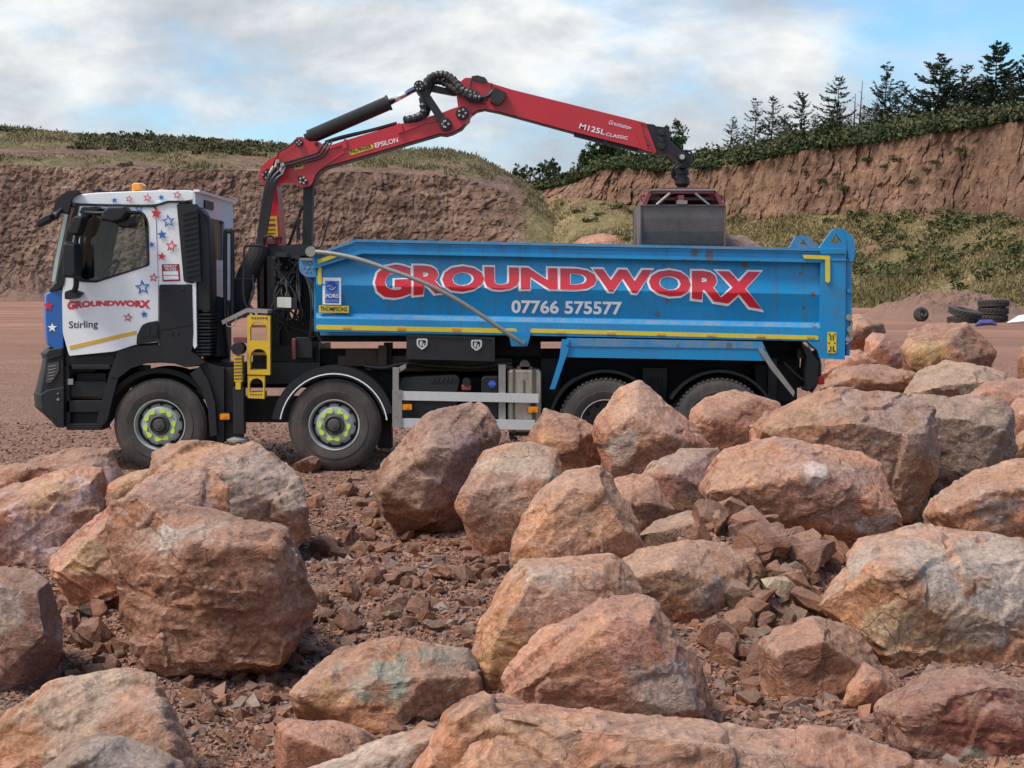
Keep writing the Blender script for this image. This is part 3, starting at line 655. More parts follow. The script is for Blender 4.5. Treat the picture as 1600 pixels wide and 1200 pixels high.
def hull_mesh(pts, name='r', cuts=0):
    bm = bmesh.new(); [bm.verts.new(p) for p in pts]
    g = bmesh.ops.convex_hull(bm, input=bm.verts)
    bmesh.ops.delete(bm, geom=[v for v in bm.verts if not v.link_faces], context='VERTS')
    bmesh.ops.recalc_face_normals(bm, faces=bm.faces)
    if cuts:
        r = np.random.default_rng(cuts); P_ = np.array([tuple(v.co) for v in bm.verts]); c0 = (P_.min(0) + P_.max(0)) / 2
        T_ = [((r.uniform(-.3, .3), -.75, 1), (.78, .90)), ((r.uniform(.3, .8), -1, r.uniform(-.15, .35)), (.66, .82)), ((-r.uniform(.3, .8), -1, r.uniform(-.15, .35)), (.66, .82)),
              ((r.uniform(-.3, .3), -1, -r.uniform(.3, .7)), (.70, .84)), ((r.uniform(-.6, .6), -1, r.uniform(.3, .7)), (.78, .88)), ((r.uniform(-.4, .4), -1, r.uniform(-.3, .3)), (.76, .86))]
        if cuts >= 500: T_ = [(tuple(r.normal(size=3)), (.7, .9)) for _ in range(7)]
        for d, (o0, o1) in T_:
            d = np.array(d, float); d /= np.linalg.norm(d); P_ = np.array([tuple(v.co) for v in bm.verts]); h = (P_ - c0) @ d
            off = h.max() * r.uniform(o0, o1)
            res = bmesh.ops.bisect_plane(bm, geom=bm.verts[:] + bm.edges[:] + bm.faces[:], plane_co=Vector(c0 + d * off), plane_no=Vector(d), clear_outer=True)
            ed = [e for e in res['geom_cut'] if isinstance(e, bmesh.types.BMEdge)]
            if ed: bmesh.ops.holes_fill(bm, edges=ed, sides=0)
        bmesh.ops.recalc_face_normals(bm, faces=bm.faces)
    me = bpy.data.meshes.new(name); bm.to_mesh(me); bm.free(); return me
def refine(me, vox, seed, amp, tone, sm=3, patches=(), strata=None):
    o = bpy.data.objects.new('tmp', me); COL.objects.link(o)
    md = o.modifiers.new('r', 'REMESH'); md.mode = 'VOXEL'; md.voxel_size = vox; md.adaptivity = 0
    dg = bpy.context.evaluated_depsgraph_get(); m2 = bpy.data.meshes.new_from_object(o.evaluated_get(dg))
    bpy.data.objects.remove(o); bpy.data.meshes.remove(me)
    n = len(m2.vertices); co = np.empty(n * 3); m2.vertices.foreach_get('co', co); co = co.reshape(-1, 3)
    e = np.empty(len(m2.edges) * 2, np.int32); m2.edges.foreach_get('vertices', e); e = e.reshape(-1, 2)
    co = lap(co, e, sm, .15)
    m2.vertices.foreach_set('co', co.ravel().astype(np.float32)); m2.update()
    nr = np.empty(n * 3); m2.vertices.foreach_get('normal', nr); nr = nr.reshape(-1, 3)
    q = co + seed * 7.31
    r = np.random.default_rng(seed); ax = np.array(strata if strata else (r.normal(0, .35), r.normal(0, .25), 1.0)); ax = ax / np.linalg.norm(ax)
    hgt = (q @ ax)[:, None]; qs = q * .9 + ax * hgt * 4.5
    wp = q + .16 * np.stack([vn(q * 2.3, 61), vn(q * 2.3, 62), vn(q * 2.3, 63)], 1)
    d = .004 * fbm(q * 1.9, seed, 2)
    wq = q + .05 * np.stack([fbm(q * 5, 61, 2), fbm(q * 5, 62, 2), fbm(q * 5, 63, 2)], 1)
    d += .026 * chips(wq * 1.25, seed + 1, 1.6, .03) + .018 * chips(wq * np.array([3.4, 3.4, 4.6]), seed + 2, 1.3, .05) + .008 * chips(wq * np.array([9, 9, 14.]), seed + 3, 1.1, .12)
    st = vn(qs * 1.5, seed + 6); st2 = np.floor(st * 3.2 + vn(q * 1.1, seed + 9) * 1.2); sk = r.uniform(0, 1) ** 1.5; d += .0055 * sk * st2 + (.003 + .006 * sk) * fbm(qs * 3.1, seed + 7, 2)
    d += .005 * ridged(q * 9, seed + 4, 3, .6)
    co = co + nr * (d * amp)[:, None]
    fz = vn(nr * 1.9 + seed * 3.7, seed + 70)[:, None]; fw = vn(nr * 2.6 + seed * 5.1, seed + 71)[:, None]
    cv = ((co - lap(co, e, 7, .6)) * nr).sum(1) / vox; rim = (np.clip((cv - .10) * 2.2, 0, 1) * np.clip(.75 + .9 * fbm(q * 3, seed + 60, 3), 0, 1))[:, None]
    # colour zones of the stone itself
    c1, c2, c3 = [np.array(c) for c in TONE[tone]]
    f = np.clip(.5 + 1.3 * fbm(q * 1.1, seed + 20, 4), 0, 1)[:, None]; g = np.clip(.2 + 1.5 * fbm(qs * .9, seed + 24, 4), 0, 1)[:, None]
    zn = chips(wp * 1.6, seed + 40, 2.0, .03); zf = np.clip(.5 + zn * .8, 0, 1)[:, None]; f = .45 * f + .55 * zf; f = np.clip((f - .5) * 1.6 + .5, 0, 1); col = (c1 * (1 - f) + c2 * f) * (1 + .14 * np.clip(chips(wp * 2.4, seed + 44, 2.0, .04), -1, 1))[:, None]; g = np.clip(g * .5 + .9 * np.clip(fz, 0, 1), 0, 1); col = col * (1 - .85 * g) + c3 * .85 * g; col = col * (1 + .30 * fw)     # each broken face has its own tone
    col = col * (1 - .32 * rim) + np.array((.60, .45, .35)) * .32 * rim      # chipped corners show fresh pale stone
    for (pc, pr, pcol, k) in patches:
        dd = np.linalg.norm((co - np.array(pc)), axis=1) / (pr * 1.25) + .55 * fbm(q * 4, seed + 30, 5, .65)
        mk = (k * np.clip((1.0 - dd) * 3.0, 0, 1))[:, None]; col = col * (1 - mk) + np.array(pcol) * mk
    m2.vertices.foreach_set('co', co.ravel().astype(np.float32))
    a = m2.color_attributes.new('col', 'FLOAT_COLOR', 'POINT'); a.data.foreach_set('color', np.concatenate([col, np.ones((n, 1))], 1).ravel().astype(np.float32))
    m2.polygons.foreach_set('use_smooth', np.ones(len(m2.polygons), bool)); m2.update(); m2.set_sharp_from_angle(angle=R(32))
    return m2
WHITE = (.62, .54, .50); GREEN = (.23, .25, .20); ORNG = (.50, .26, .10); GRY = (.40, .34, .295); MAR = (.22, .07, .055); BRN = (.16, .085, .055); YEL = (.42, .30, .15); BLU = (.23, .215, .215)
BG = 'large quarried boulders in front of the lorry'
def simplify(pl, tol):
    def dp(a, b):
        if b <= a + 1: return []
        A, B = Vector(pl[a]), Vector(pl[b % len(pl)]); d = B - A; L_ = d.length or 1
        ds = [abs((Vector(pl[i]) - A).cross(d) if False else ((pl[i][0] - A.x) * d.y - (pl[i][1] - A.y) * d.x)) / L_ for i in range(a + 1, b)]
        m = max(range(len(ds)), key=lambda i: ds[i])
        return dp(a, a + 1 + m) + [a + 1 + m] + dp(a + 1 + m, b) if ds[m] > tol else []
    n = len(pl); i0 = min(range(n), key=lambda i: pl[i][0]); pl = pl[i0:] + pl[:i0]; i1 = max(range(n), key=lambda i: pl[i][0])
    k = [0] + dp(0, i1) + [i1] + dp(i1, n); return [pl[i] for i in k]
def boulder(outl, Yb, T, tone, label, front=None, seed=0, amp=1.0, patches=(), group=BG, vox=None, sm=1, name='boulder', ground=True, strata=None):
    xs = [p[0] for p in outl]; ys = [p[1] for p in outl]; t0, t1 = min(ys), max(ys); cx, cy = sum(xs) / len(xs), sum(ys) / len(ys)
    r = np.random.default_rng(900 + seed); pts = []
    px_m = FPX / Yb; outl = simplify(outl, .030 * max(max(xs) - min(xs), t1 - t0))
    for (x, y) in outl:
        t = (y - t0) / (t1 - t0); Y = Yb + T * (.10 + .32 * (1 - t) ** 1.1 + r.uniform(-.10, .10))
        ix, iy = x + (x - cx) * .03, y + (y - cy) * .03
        pts.append(P(ix, iy, Y))
    for (x, y) in outl:                                    # the far half of the stone
        t = (y - t0) / (t1 - t0); q = P(cx + (x - cx) * .72, cy + (y - cy) * .72 + (4 if y < cy else 0), Yb + T * .8)
        w_ = np.array(pts[len(pts) - len(outl)]) if False else None
        pts.append((q[0], Yb + T * r.uniform(.9, 1.1), q[2] - .08 * T))
    if front is None:
        front = []
        for k in range(6):
            an = k * 1.047 + r.uniform(-.3, .3); rr = r.uniform(.40, .62)
            front.append((cx + (max(xs) - min(xs)) * .5 * rr * math.cos(an), cy + 0.06 * (t1 - t0) + (t1 - t0) * .5 * rr * math.sin(an), r.uniform(-.10, .04) * T))
    if len(front) > 5: front = [front[i] for i in sorted(r.choice(len(front), 5, replace=False))]
    front = [(f[0], f[1], f[2] + T * r.uniform(-.05, .09)) for f in front]
    for f in front: pts.append(P(f[0], f[1], Yb + (f[2] if f[2] > 0 else f[2] * .5)))
    if ground:
        wl = (max(xs) - min(xs)) / px_m; c = P(cx, cy, Yb + T * .55)
        for sx in (-.25, .25):
            for sy in (.35, .8): pts.append((c[0] + sx * wl, Yb + sy * T, -.12))
    vox = vox or max(.0085, min(.035, .00125 * Yb))
    pp = [(P(a, b_, Yb + dz), rr / px_m, col, k) for (a, b_, dz, rr, col, k) in patches]
    me = refine(hull_mesh(pts), vox, seed + 1, amp * min(1.0, max(.5, (max(xs) - min(xs)) / px_m * .9)), tone, sm, pp, strata)
    o = link(name, me, mRock); tag(o, label, 'boulder', group); return o
B_ = boulder
B_([(180, 790), (215, 780), (300, 793), (345, 798), (420, 815), (440, 830), (462, 868), (480, 905), (495, 930), (490, 965), (470, 1000), (438, 1040), (400, 1050), (330, 1057), (260, 1058), (222, 1038), (195, 985), (178, 930), (172, 875)], 8.3, 1.05, 'brown',
   'massive brown boulder with a flat front face and pale crusty top, left of centre', [(186, 838, -.02), (300, 852, -.12), (430, 858, -.05), (448, 920, .0), (425, 1000, .0), (330, 1035, -.08), (240, 1035, -.02), (200, 960, -.02), (440, 840, .05)], 1,
   patches=[(250, 835, .05, 45, WHITE, .55), (245, 890, -.05, 26, WHITE, .6), (300, 820, .1, 70, GRY, .5), (430, 905, 0, 40, WHITE, .3), (330, 960, -.1, 125, (.27, .13, .08), .9), (220, 960, -.05, 60, (.30, .15, .09), .7)])
B_([(75, 885), (80, 868), (125, 838), (180, 793), (240, 745), (330, 736), (352, 762), (352, 900), (200, 935), (150, 936), (95, 915)], 9.9, 1.0, 'orange',
   'ochre boulder with a pointed left end jammed behind the massive one', [(90, 895, 0), (185, 800, .15), (160, 905, -.05), (250, 900, -.05), (320, 780, .25), (260, 770, .3)], 2, patches=[(290, 770, .4, 70, (.27, .17, .14), .8), (130, 860, 0, 40, YEL, .5)])
B_([(238, 705), (262, 691), (345, 686), (400, 697), (432, 715), (458, 742), (482, 790), (484, 830), (462, 862), (300, 880), (238, 800), (232, 740)], 12.0, 1.2, 'tan',
   'rounded grey-tan boulder in front of the front wheel', [(250, 740, .0), (345, 740, -.12), (400, 760, -.15), (450, 800, -.05), (440, 845, 0), (300, 850, -.1)], 3, patches=[(275, 720, 0, 45, ORNG, .6), (400, 740, 0, 80, GRY, .5)])
B_([(162, 770), (172, 755), (200, 740), (232, 733), (252, 750), (250, 790), (175, 798)], 13.4, .6, 'orange', 'small ochre rock wedged between the left slab and the rounded boulder by the front wheel', None, 4, patches=[(205, 750, 0, 40, YEL, .5)])
B_([(-70, 800), (0, 766), (60, 745), (130, 728), (158, 732), (166, 760), (152, 800), (122, 832), (78, 888), (0, 892), (-70, 892)], 11.4, 1.0, 'pink',
   'boulder speckled with white mineral at the left edge', [(0, 800, 0), (60, 775, .05), (140, 755, .12), (110, 820, 0), (60, 870, 0), (-40, 870, 0)], 5, patches=[(60, 800, 0, 65, (.50, .36, .33), .55), (115, 770, .05, 35, (.52, .38, .36), .6), (30, 860, 0, 40, (.48, .33, .31), .5), (60, 755, .1, 40, ORNG, .6)])
B_([(-80, 750), (0, 729), (60, 711), (120, 703), (172, 704), (190, 725), (192, 748), (176, 775), (150, 795), (-80, 800)], 13.7, 1.0, 'brown', 'long low brown boulder lying behind the white-speckled one at the left edge', None, 6, patches=[(170, 730, 0, 30, (.24, .17, .17), .7)])
B_([(-90, 900), (0, 887), (55, 893), (76, 910), (92, 965), (90, 1005), (62, 1040), (18, 1065), (0, 1112), (-90, 1120)], 7.9, .9, 'purple', 'dull purple boulder cut by the left edge, left of the massive brown one', [(-60, 925, 0), (0, 915, 0), (58, 925, .0), (70, 990, 0), (20, 1040, 0), (-50, 1080, 0)], 7, patches=[(0, 960, 0, 30, (.45, .40, .34), .5)], amp=.8)
B_([(-60, 1165), (0, 1128), (80, 1070), (105, 1062), (200, 1054), (238, 1060), (246, 1085), (268, 1110), (284, 1150), (296, 1200), (296, 1270), (-60, 1270)], 6.25, .8, 'tan',
   'pale sloping boulder in the lower left corner with banded lines across its top', [(0, 1190, .05), (120, 1110, .2), (160, 1110, .15), (250, 1120, .05), (265, 1170, 0), (150, 1180, 0), (200, 1240, 0)], 8, patches=[(110, 1120, .2, 80, (.42, .32, .24), .7), (240, 1150, 0, 40, (.22, .15, .13), .6)], strata=(-.6, .4, 1))
B_([(50, 1220), (100, 1180), (132, 1154), (160, 1147), (195, 1150), (235, 1168), (285, 1192), (320, 1235), (320, 1290), (30, 1290)], 5.7, .6, 'grey', 'greyish boulder poking up at the bottom edge in front of the pale sloping one', None, 9, patches=[(200, 1165, .1, 50, GRY, .5)])
B_([(457, 1082), (490, 1045), (530, 1017), (580, 1003), (615, 995), (652, 999), (682, 1006), (722, 1030), (745, 1058), (744, 1085), (705, 1110), (640, 1140), (600, 1158), (560, 1142), (500, 1130), (470, 1112)], 7.35, .75, 'tan',
   'flat boulder with a bluish green patch on its top, bottom centre left', [(470, 1085, .03), (520, 1082, .02), (585, 1094, -.03), (660, 1062, .03), (712, 1042, .12), (600, 1140, .02), (510, 1118, .0), (700, 1090, .05)], 10, patches=[(600, 1055, .15, 52, GREEN, .95), (665, 1035, .25, 38, GREEN, .8), (530, 1050, .15, 22, GREEN, .6), (510, 1095, 0, 35, ORNG, .5)])
B_([(680, 1008), (730, 1015), (748, 1040), (752, 1100), (720, 1115), (690, 1060)], 8.0, .4, 'grey', 'dark grey rock squeezed between the green-topped boulder and the tall central one', None, 11, patches=[(720, 1040, 0, 60, (.16, .15, .13), .7)])
B_([(436, 1135), (450, 1126), (520, 1130), (565, 1143), (600, 1165), (590, 1205), (540, 1232), (445, 1225), (430, 1170)], 6.7, .5, 'pink', 'wedge shaped rock below the green-topped boulder near the bottom edge', [(450, 1150, 0), (500, 1165, -.02), (560, 1190, 0), (480, 1210, 0)], 12)
B_([(420, 1240), (490, 1198), (600, 1156), (688, 1128), (700, 1138), (694, 1175), (660, 1225), (600, 1270), (420, 1280)], 5.95, .55, 'pale', 'streaky whitish slab slanting up from the bottom edge', [(500, 1225, 0), (600, 1185, .0), (680, 1150, .05), (600, 1240, 0)], 13, strata=(-.5, .2, 1), patches=[(580, 1180, .1, 90, (.52, .42, .36), .6)])
B_([(640, 1250), (672, 1190), (692, 1160), (706, 1112), (735, 1086), (765, 1080), (800, 1082), (860, 1098), (960, 1110), (1070, 1125), (1190, 1138), (1300, 1144), (1380, 1166), (1450, 1190), (1510, 1235), (1510, 1340), (640, 1340)], 4.9, 1.0, 'orange',
   'huge orange tan slab along the bottom edge right of centre', [(720, 1150, .1), (790, 1115, .15), (900, 1150, .12), (1100, 1165, .1), (1300, 1185, .1), (1420, 1215, .1), (760, 1230, -.05), (1000, 1240, -.05), (1250, 1260, -.05)], 14, patches=[(790, 1160, .1, 90, (.46, .27, .165), .7), (740, 1190, 0, 50, (.33, .25, .19), .5), (1100, 1160, .1, 160, (.40, .25, .175), .6)], strata=(.1, .3, 1))
B_([(745, 1060), (743, 1022), (750, 985), (772, 955), (798, 895), (812, 878), (868, 872), (950, 869), (978, 885), (1000, 925), (1010, 1090), (760, 1110)], 8.15, .9, 'tan',
   'tall tan boulder standing in the middle foreground', [(768, 1010, .0), (800, 970, -.02), (835, 900, .08), (940, 900, .1), (960, 1000, -.05), (800, 1080, 0)], 15, patches=[(775, 1010, 0, 45, (.48, .28, .14), .7), (850, 930, 0, 70, (.34, .22, .17), .6), (840, 885, .1, 45, (.50, .40, .33), .4)])
B_([(785, 1090), (798, 1045), (850, 990), (905, 955), (945, 940), (1005, 936), (1025, 942), (1055, 990), (1092, 1032), (1112, 1078), (1118, 1125), (1060, 1150), (800, 1150)], 7.3, .85, 'pink',
   'smooth streaked boulder leaning on the front of the tall tan one', [(820, 1070, 0), (880, 1010, 0), (960, 965, .06), (1015, 975, .05), (1060, 1040, .0), (1085, 1110, 0), (900, 1130, -.08), (980, 1060, -.08)], 16, amp=.75, patches=[(990, 1010, 0, 40, (.46, .22, .17), .6), (1060, 1080, 0, 55, (.35, .29, .25), .6), (1010, 955, 0, 22, BLU, .5)], strata=(.9, .1, .6))
B_([(800, 872), (806, 832), (830, 790), (852, 760), (885, 739), (935, 735), (950, 745), (982, 790), (1004, 848), (1002, 865), (965, 905), (808, 905)], 9.7, .95, 'tan',
   'upright boulder with a smooth dark red patch, behind the tall tan one', [(820, 850, .0), (845, 800, .0), (890, 765, .08), (940, 765, .1), (975, 830, 0), (900, 870, -.08)], 17, patches=[(880, 845, -.05, 42, (.27, .135, .10), .9), (895, 790, 0, 50, (.44, .29, .19), .4)])
B_([(748, 732), (757, 706), (800, 693), (832, 691), (870, 702), (880, 722), (884, 755), (862, 800), (830, 862), (762, 860), (742, 835), (730, 812), (716, 790), (720, 768), (740, 750)], 12.0, 1.0, 'tan',
   'smooth tan boulder with wavy pale bands on top, next to the purple pointed one', [(728, 800, .0), (765, 817, -.05), (830, 816, -.05), (745, 765, .02), (800, 755, .05), (862, 745, .1)], 18, amp=.7, patches=[(800, 720, .2, 50, (.48, .37, .28), .6), (790, 780, 0, 50, (.36, .245, .19), .7)])
B_([(585, 772), (588, 742), (610, 705), (640, 668), (665, 650), (700, 638), (735, 627), (758, 640), (778, 678), (776, 700), (752, 745), (735, 792), (700, 802), (655, 824), (630, 816), (600, 800)], 13.1, 1.2, 'purple',
   'pointed purple brown boulder hiding part of the aluminium side guard', [(600, 765, .0), (650, 690, .0), (672, 700, -.1), (700, 790, .0), (660, 800, -.05), (720, 700, .05), (750, 690, .2), (690, 750, -.06)], 19, patches=[(640, 730, 0, 55, (.34, .205, .14), .7), (720, 720, 0, 55, (.27, .18, .165), .6)])
B_([(825, 690), (845, 655), (850, 640), (868, 649), (900, 650), (936, 668), (944, 730), (932, 765), (850, 765), (826, 735)], 14.2, .9, 'brown', 'dark brown boulder capped with loose red earth, left of the bright pointed one', [(850, 690, 0), (900, 690, -.05), (925, 740, 0), (860, 750, 0)], 20, patches=[(850, 675, 0, 25, ORNG, .5), (890, 660, .2, 40, (.26, .12, .08), .7)])
B_([(935, 683), (930, 665), (950, 632), (970, 610), (985, 598), (1000, 597), (1022, 625), (1060, 650), (1092, 670), (1108, 697), (1092, 722), (1020, 746), (946, 746), (938, 720)], 13.6, 1.0, 'pink',
   'bright pinkish peaked boulder in front of the third wheel', [(948, 680, .0), (990, 650, -.08), (1040, 680, -.06), (1085, 705, 0), (1000, 725, -.02), (955, 735, 0)], 21, amp=.8, patches=[(985, 640, 0, 50, (.47, .285, .19), .7), (1040, 680, 0, 50, (.45, .26, .18), .6), (975, 700, 0, 28, GRY, .6)])
B_([(1000, 745), (1020, 722), (1060, 702), (1120, 699), (1132, 720), (1112, 782), (1082, 797), (1050, 790), (1030, 772)], 12.2, .9, 'grey', 'split grey boulder with a reddish left face under the peaked pink one', [(1025, 745, 0), (1060, 740, -.05), (1090, 780, 0)], 22, patches=[(1030, 760, 0, 28, (.33, .13, .09), .8), (1090, 715, .1, 45, (.30, .20, .19), .6)])
B_([(962, 750), (1000, 740), (1022, 746), (1058, 796), (1042, 812), (990, 832), (966, 805)], 11.2, .65, 'brown', 'low brown block with crumbs of earth on top, right of the upright red-patched boulder', [(975, 790, 0), (1020, 785, -.02), (1000, 815, 0)], 23)
B_([(1095, 760), (1108, 735), (1130, 705), (1170, 688), (1210, 681), (1240, 694), (1290, 700), (1342, 710), (1372, 730), (1396, 772), (1406, 810), (1392, 842), (1330, 845), (1260, 846), (1200, 836), (1150, 816), (1108, 795)], 11.7, 1.35, 'orange',
   'big orange and mauve boulder in the middle right with an overhanging lower edge', [(1108, 770, .0), (1115, 790, -.02), (1160, 730, .0), (1200, 715, .05), (1290, 740, -.05), (1270, 810, -.15), (1180, 805, -.1), (1370, 790, .02), (1340, 830, 0)], 24,
   patches=[(1170, 740, 0, 60, (.47, .255, .145), .7), (1290, 770, 0, 85, (.33, .205, .175), .7), (1275, 735, 0, 18, WHITE, .7), (1375, 820, 0, 35, (.50, .42, .38), .6), (1335, 720, .1, 14, WHITE, .6), (1180, 815, 0, 70, (.38, .17, .09), .6)])
B_([(1077, 642), (1100, 621), (1150, 609), (1176, 624), (1216, 630), (1226, 690), (1150, 732), (1095, 702), (1078, 665)], 14.7, .95, 'pink', 'dusky pink boulder in front of the rearmost wheel', [(1095, 650, 0), (1110, 655, -.05), (1160, 665, 0), (1120, 710, 0)], 25, amp=.7)
B_([(1175, 668), (1200, 641), (1270, 616), (1300, 603), (1350, 605), (1410, 617), (1455, 638), (1463, 662), (1460, 742), (1440, 782), (1420, 813), (1350, 802), (1250, 742), (1182, 712)], 13.1, 1.5, 'brown',
   'largest brown boulder behind the orange and mauve one, with a squared right end', [(1190, 670, .0), (1280, 650, -.05), (1330, 660, -.1), (1440, 680, -.05), (1440, 745, -.02), (1400, 790, 0), (1260, 720, -.1)], 26, patches=[(1240, 660, 0, 50, (.37, .20, .11), .7), (1370, 720, 0, 80, (.31, .20, .14), .6), (1380, 630, .3, 60, (.33, .225, .20), .6)])
B_([(1400, 645), (1432, 619), (1490, 614), (1560, 620), (1582, 642), (1587, 702), (1552, 742), (1462, 778), (1430, 742)], 14.3, 1.25, 'grey', 'blocky grey boulder with crossing cracks at the right, beside the largest brown one', [(1440, 650, 0), (1510, 655, -.1), (1570, 670, 0), (1540, 730, 0), (1460, 740, 0)], 27, amp=.8)
B_([(1450, 802), (1460, 780), (1510, 745), (1582, 715), (1640, 708), (1700, 760), (1700, 870), (1500, 850), (1455, 832)], 11.7, 1.4, 'tan', 'tan boulder with a bluish inset block, cut by the right edge at mid height', [(1480, 800, 0), (1540, 770, -.05), (1620, 760, 0), (1600, 830, -.05), (1500, 830, 0)], 28, patches=[(1550, 800, 0, 30, BLU, .6), (1585, 835, 0, 26, (.40, .19, .13), .7)])
B_([(1278, 945), (1290, 918), (1318, 870), (1345, 846), (1400, 833), (1450, 821), (1530, 829), (1620, 845), (1720, 862), (1720, 1065), (1620, 1058), (1540, 1038), (1470, 1045), (1420, 1070), (1400, 1060), (1370, 1030), (1330, 990), (1290, 962)], 8.7, 1.5, 'tan',
   'biggest slab at the right edge, silvery grey on top and ochre below', [(1318, 878, .15), (1375, 895, .0), (1420, 930, -.05), (1432, 945, -.08), (1480, 955, -.05), (1560, 972, -.05), (1680, 985, 0), (1300, 945, .05), (1380, 1010, -.02), (1480, 1020, -.02), (1640, 1040, 0), (1340, 960, 0)], 29, amp=.85,
   patches=[(1450, 900, .25, 90, GRY, .75), (1560, 910, .3, 110, GRY, .75), (1350, 865, .3, 35, GRY, .7), (1385, 858, .4, 40, (.40, .235, .15), .6), (1390, 960, -.05, 60, (.38, .27, .16), .6), (1350, 915, 0, 35, (.29, .185, .11), .7), (1480, 1000, 0, 60, (.36, .22, .125), .6)])
B_([(1188, 1010), (1212, 980), (1270, 968), (1330, 980), (1372, 1030), (1412, 1082), (1386, 1122), (1300, 1138), (1238, 1142), (1198, 1095)], 8.15, .8, 'brown', 'shaded brown block in the pit under the silvery slab', [(1215, 1020, 0), (1290, 1005, -.05), (1310, 1080, -.02), (1240, 1110, 0)], 30)
B_([(1316, 1102), (1325, 1068), (1350, 1030), (1375, 1045), (1405, 1088), (1382, 1114)], 7.7, .4, 'orange', 'small pointed brown rock standing against the shaded block', None, 31)
B_([(1378, 1106), (1440, 1060), (1500, 1042), (1560, 1046), (1600, 1064), (1700, 1082), (1700, 1290), (1440, 1280), (1436, 1180), (1400, 1135)], 6.75, 1.0, 'red', 'maroon and tan boulder in the lower right corner', [(1410, 1120, .0), (1500, 1085, .05), (1545, 1070, .1), (1500, 1160, -.05), (1520, 1230, -.05), (1600, 1150, -.05)], 32, patches=[(1430, 1100, 0, 60, (.34, .22, .15), .85), (1530, 1130, 0, 90, (.21, .062, .048), .75), (1450, 1190, 0, 30, (.30, .21, .16), .6), (1520, 1180, 0, 18, (.17, .20, .17), .6)])
B_([(955, 884), (1000, 860), (1070, 848), (1132, 854), (1165, 882), (1160, 945), (1135, 1000), (1085, 1030), (1000, 975)], 9.25, .8, 'tan', 'broad boulder strewn with crumbs, right of the tall tan one', [(985, 905, 0), (1050, 890, -.03), (1110, 910, 0), (1090, 970, 0)], 33, patches=[(1040, 900, 0, 60, (.40, .235, .15), .6), (1120, 930, 0, 30, (.22, .19, .17), .6)])
B_([(998, 835), (1020, 815), (1075, 795), (1110, 800), (1135, 830), (1120, 860), (1040, 870)], 10.6, .5, 'grey', 'greyish crumbling rock under the split boulder', None, 34)
# heap behind the back of the lorry
FG = 'boulders on the quarry floor behind the lorry'
for k, (ol, Y, T, tn, lb) in enumerate([
    ([(1296, 500), (1318, 490), (1345, 492), (1378, 506), (1381, 520), (1360, 530), (1352, 562), (1290, 575)], 30, 2.0, 'brown', 'layered brown boulder stacked right behind the tailgate'),
    ([(1352, 530), (1362, 520), (1385, 522), (1412, 548), (1408, 575), (1380, 578), (1350, 562)], 29, 1.4, 'pink', 'dull pink boulder between the tailgate and the golden-sided one'),
    ([(1407, 545), (1422, 520), (1450, 507), (1510, 504), (1530, 521), (1556, 551), (1540, 572), (1500, 564), (1460, 570), (1440, 586), (1424, 598), (1412, 572)], 26, 1.8, 'brown', 'boulder with a golden triangular side face behind the lorry'),
    ([(1412, 615), (1440, 580), (1480, 562), (1540, 572), (1600, 600), (1620, 622), (1560, 632), (1440, 628)], 23.5, 2.4, 'grey', 'broad flat grey rock under the golden-sided boulder'),
    ([(1284, 585), (1300, 552), (1345, 548), (1372, 565), (1360, 580), (1310, 592)], 27, 1.0, 'pink', 'flat rock with a dark gap under it behind the tailgate'),
    ([(1283, 606), (1305, 574), (1380, 568), (1432, 585), (1428, 615), (1300, 622)], 24.5, 2.0, 'brown', 'low broad slab in front of the rocks directly behind the tail'),
    ([(1500, 628), (1540, 596), (1600, 590), (1655, 600), (1655, 645), (1520, 640)], 20.5, 2.0, 'pink', 'low flat slab near the right edge above the blocky grey boulder'),
    ([(1590, 560), (1600, 540), (1640, 535), (1650, 590), (1600, 590)], 26, 1.0, 'brown', 'brown boulder at the right edge level with the golden-sided one'),
    ([(1572, 645), (1590, 622), (1650, 618), (1660, 690), (1580, 688)], 16.5, .8, 'pink', 'small boulder at the right edge behind the blocky grey one'),
    ([(1578, 690), (1600, 672), (1660, 670), (1660, 725), (1580, 720)], 15.2, .7, 'tan', 'pale rock at the right edge above the inset boulder')]):
    B_(ol, Y, T, tn, lb, None, 60 + k, group=FG, vox=.035, sm=1, amp=1.1, patches=[(1440, 550, 0, 30, (.42, .25, .11), .9)] if k == 2 else ())
# stones loaded in the body of the lorry
LG = 'stones loaded in the tipper body'
B_([(892, 384), (905, 370), (940, 363), (960, 368), (975, 384), (965, 410), (900, 410)], Y0 + 1.0, .9, 'pink', 'crumpled pinkish stone showing over the blue side left of the bucket', None, 70, group=LG, ground=False)
B_([(1120, 380), (1138, 368), (1160, 368), (1192, 388), (1185, 415), (1125, 415)], Y0 + 1.1, .9, 'purple', 'dark stone showing over the blue side right of the bucket', None, 71, group=LG, ground=False)

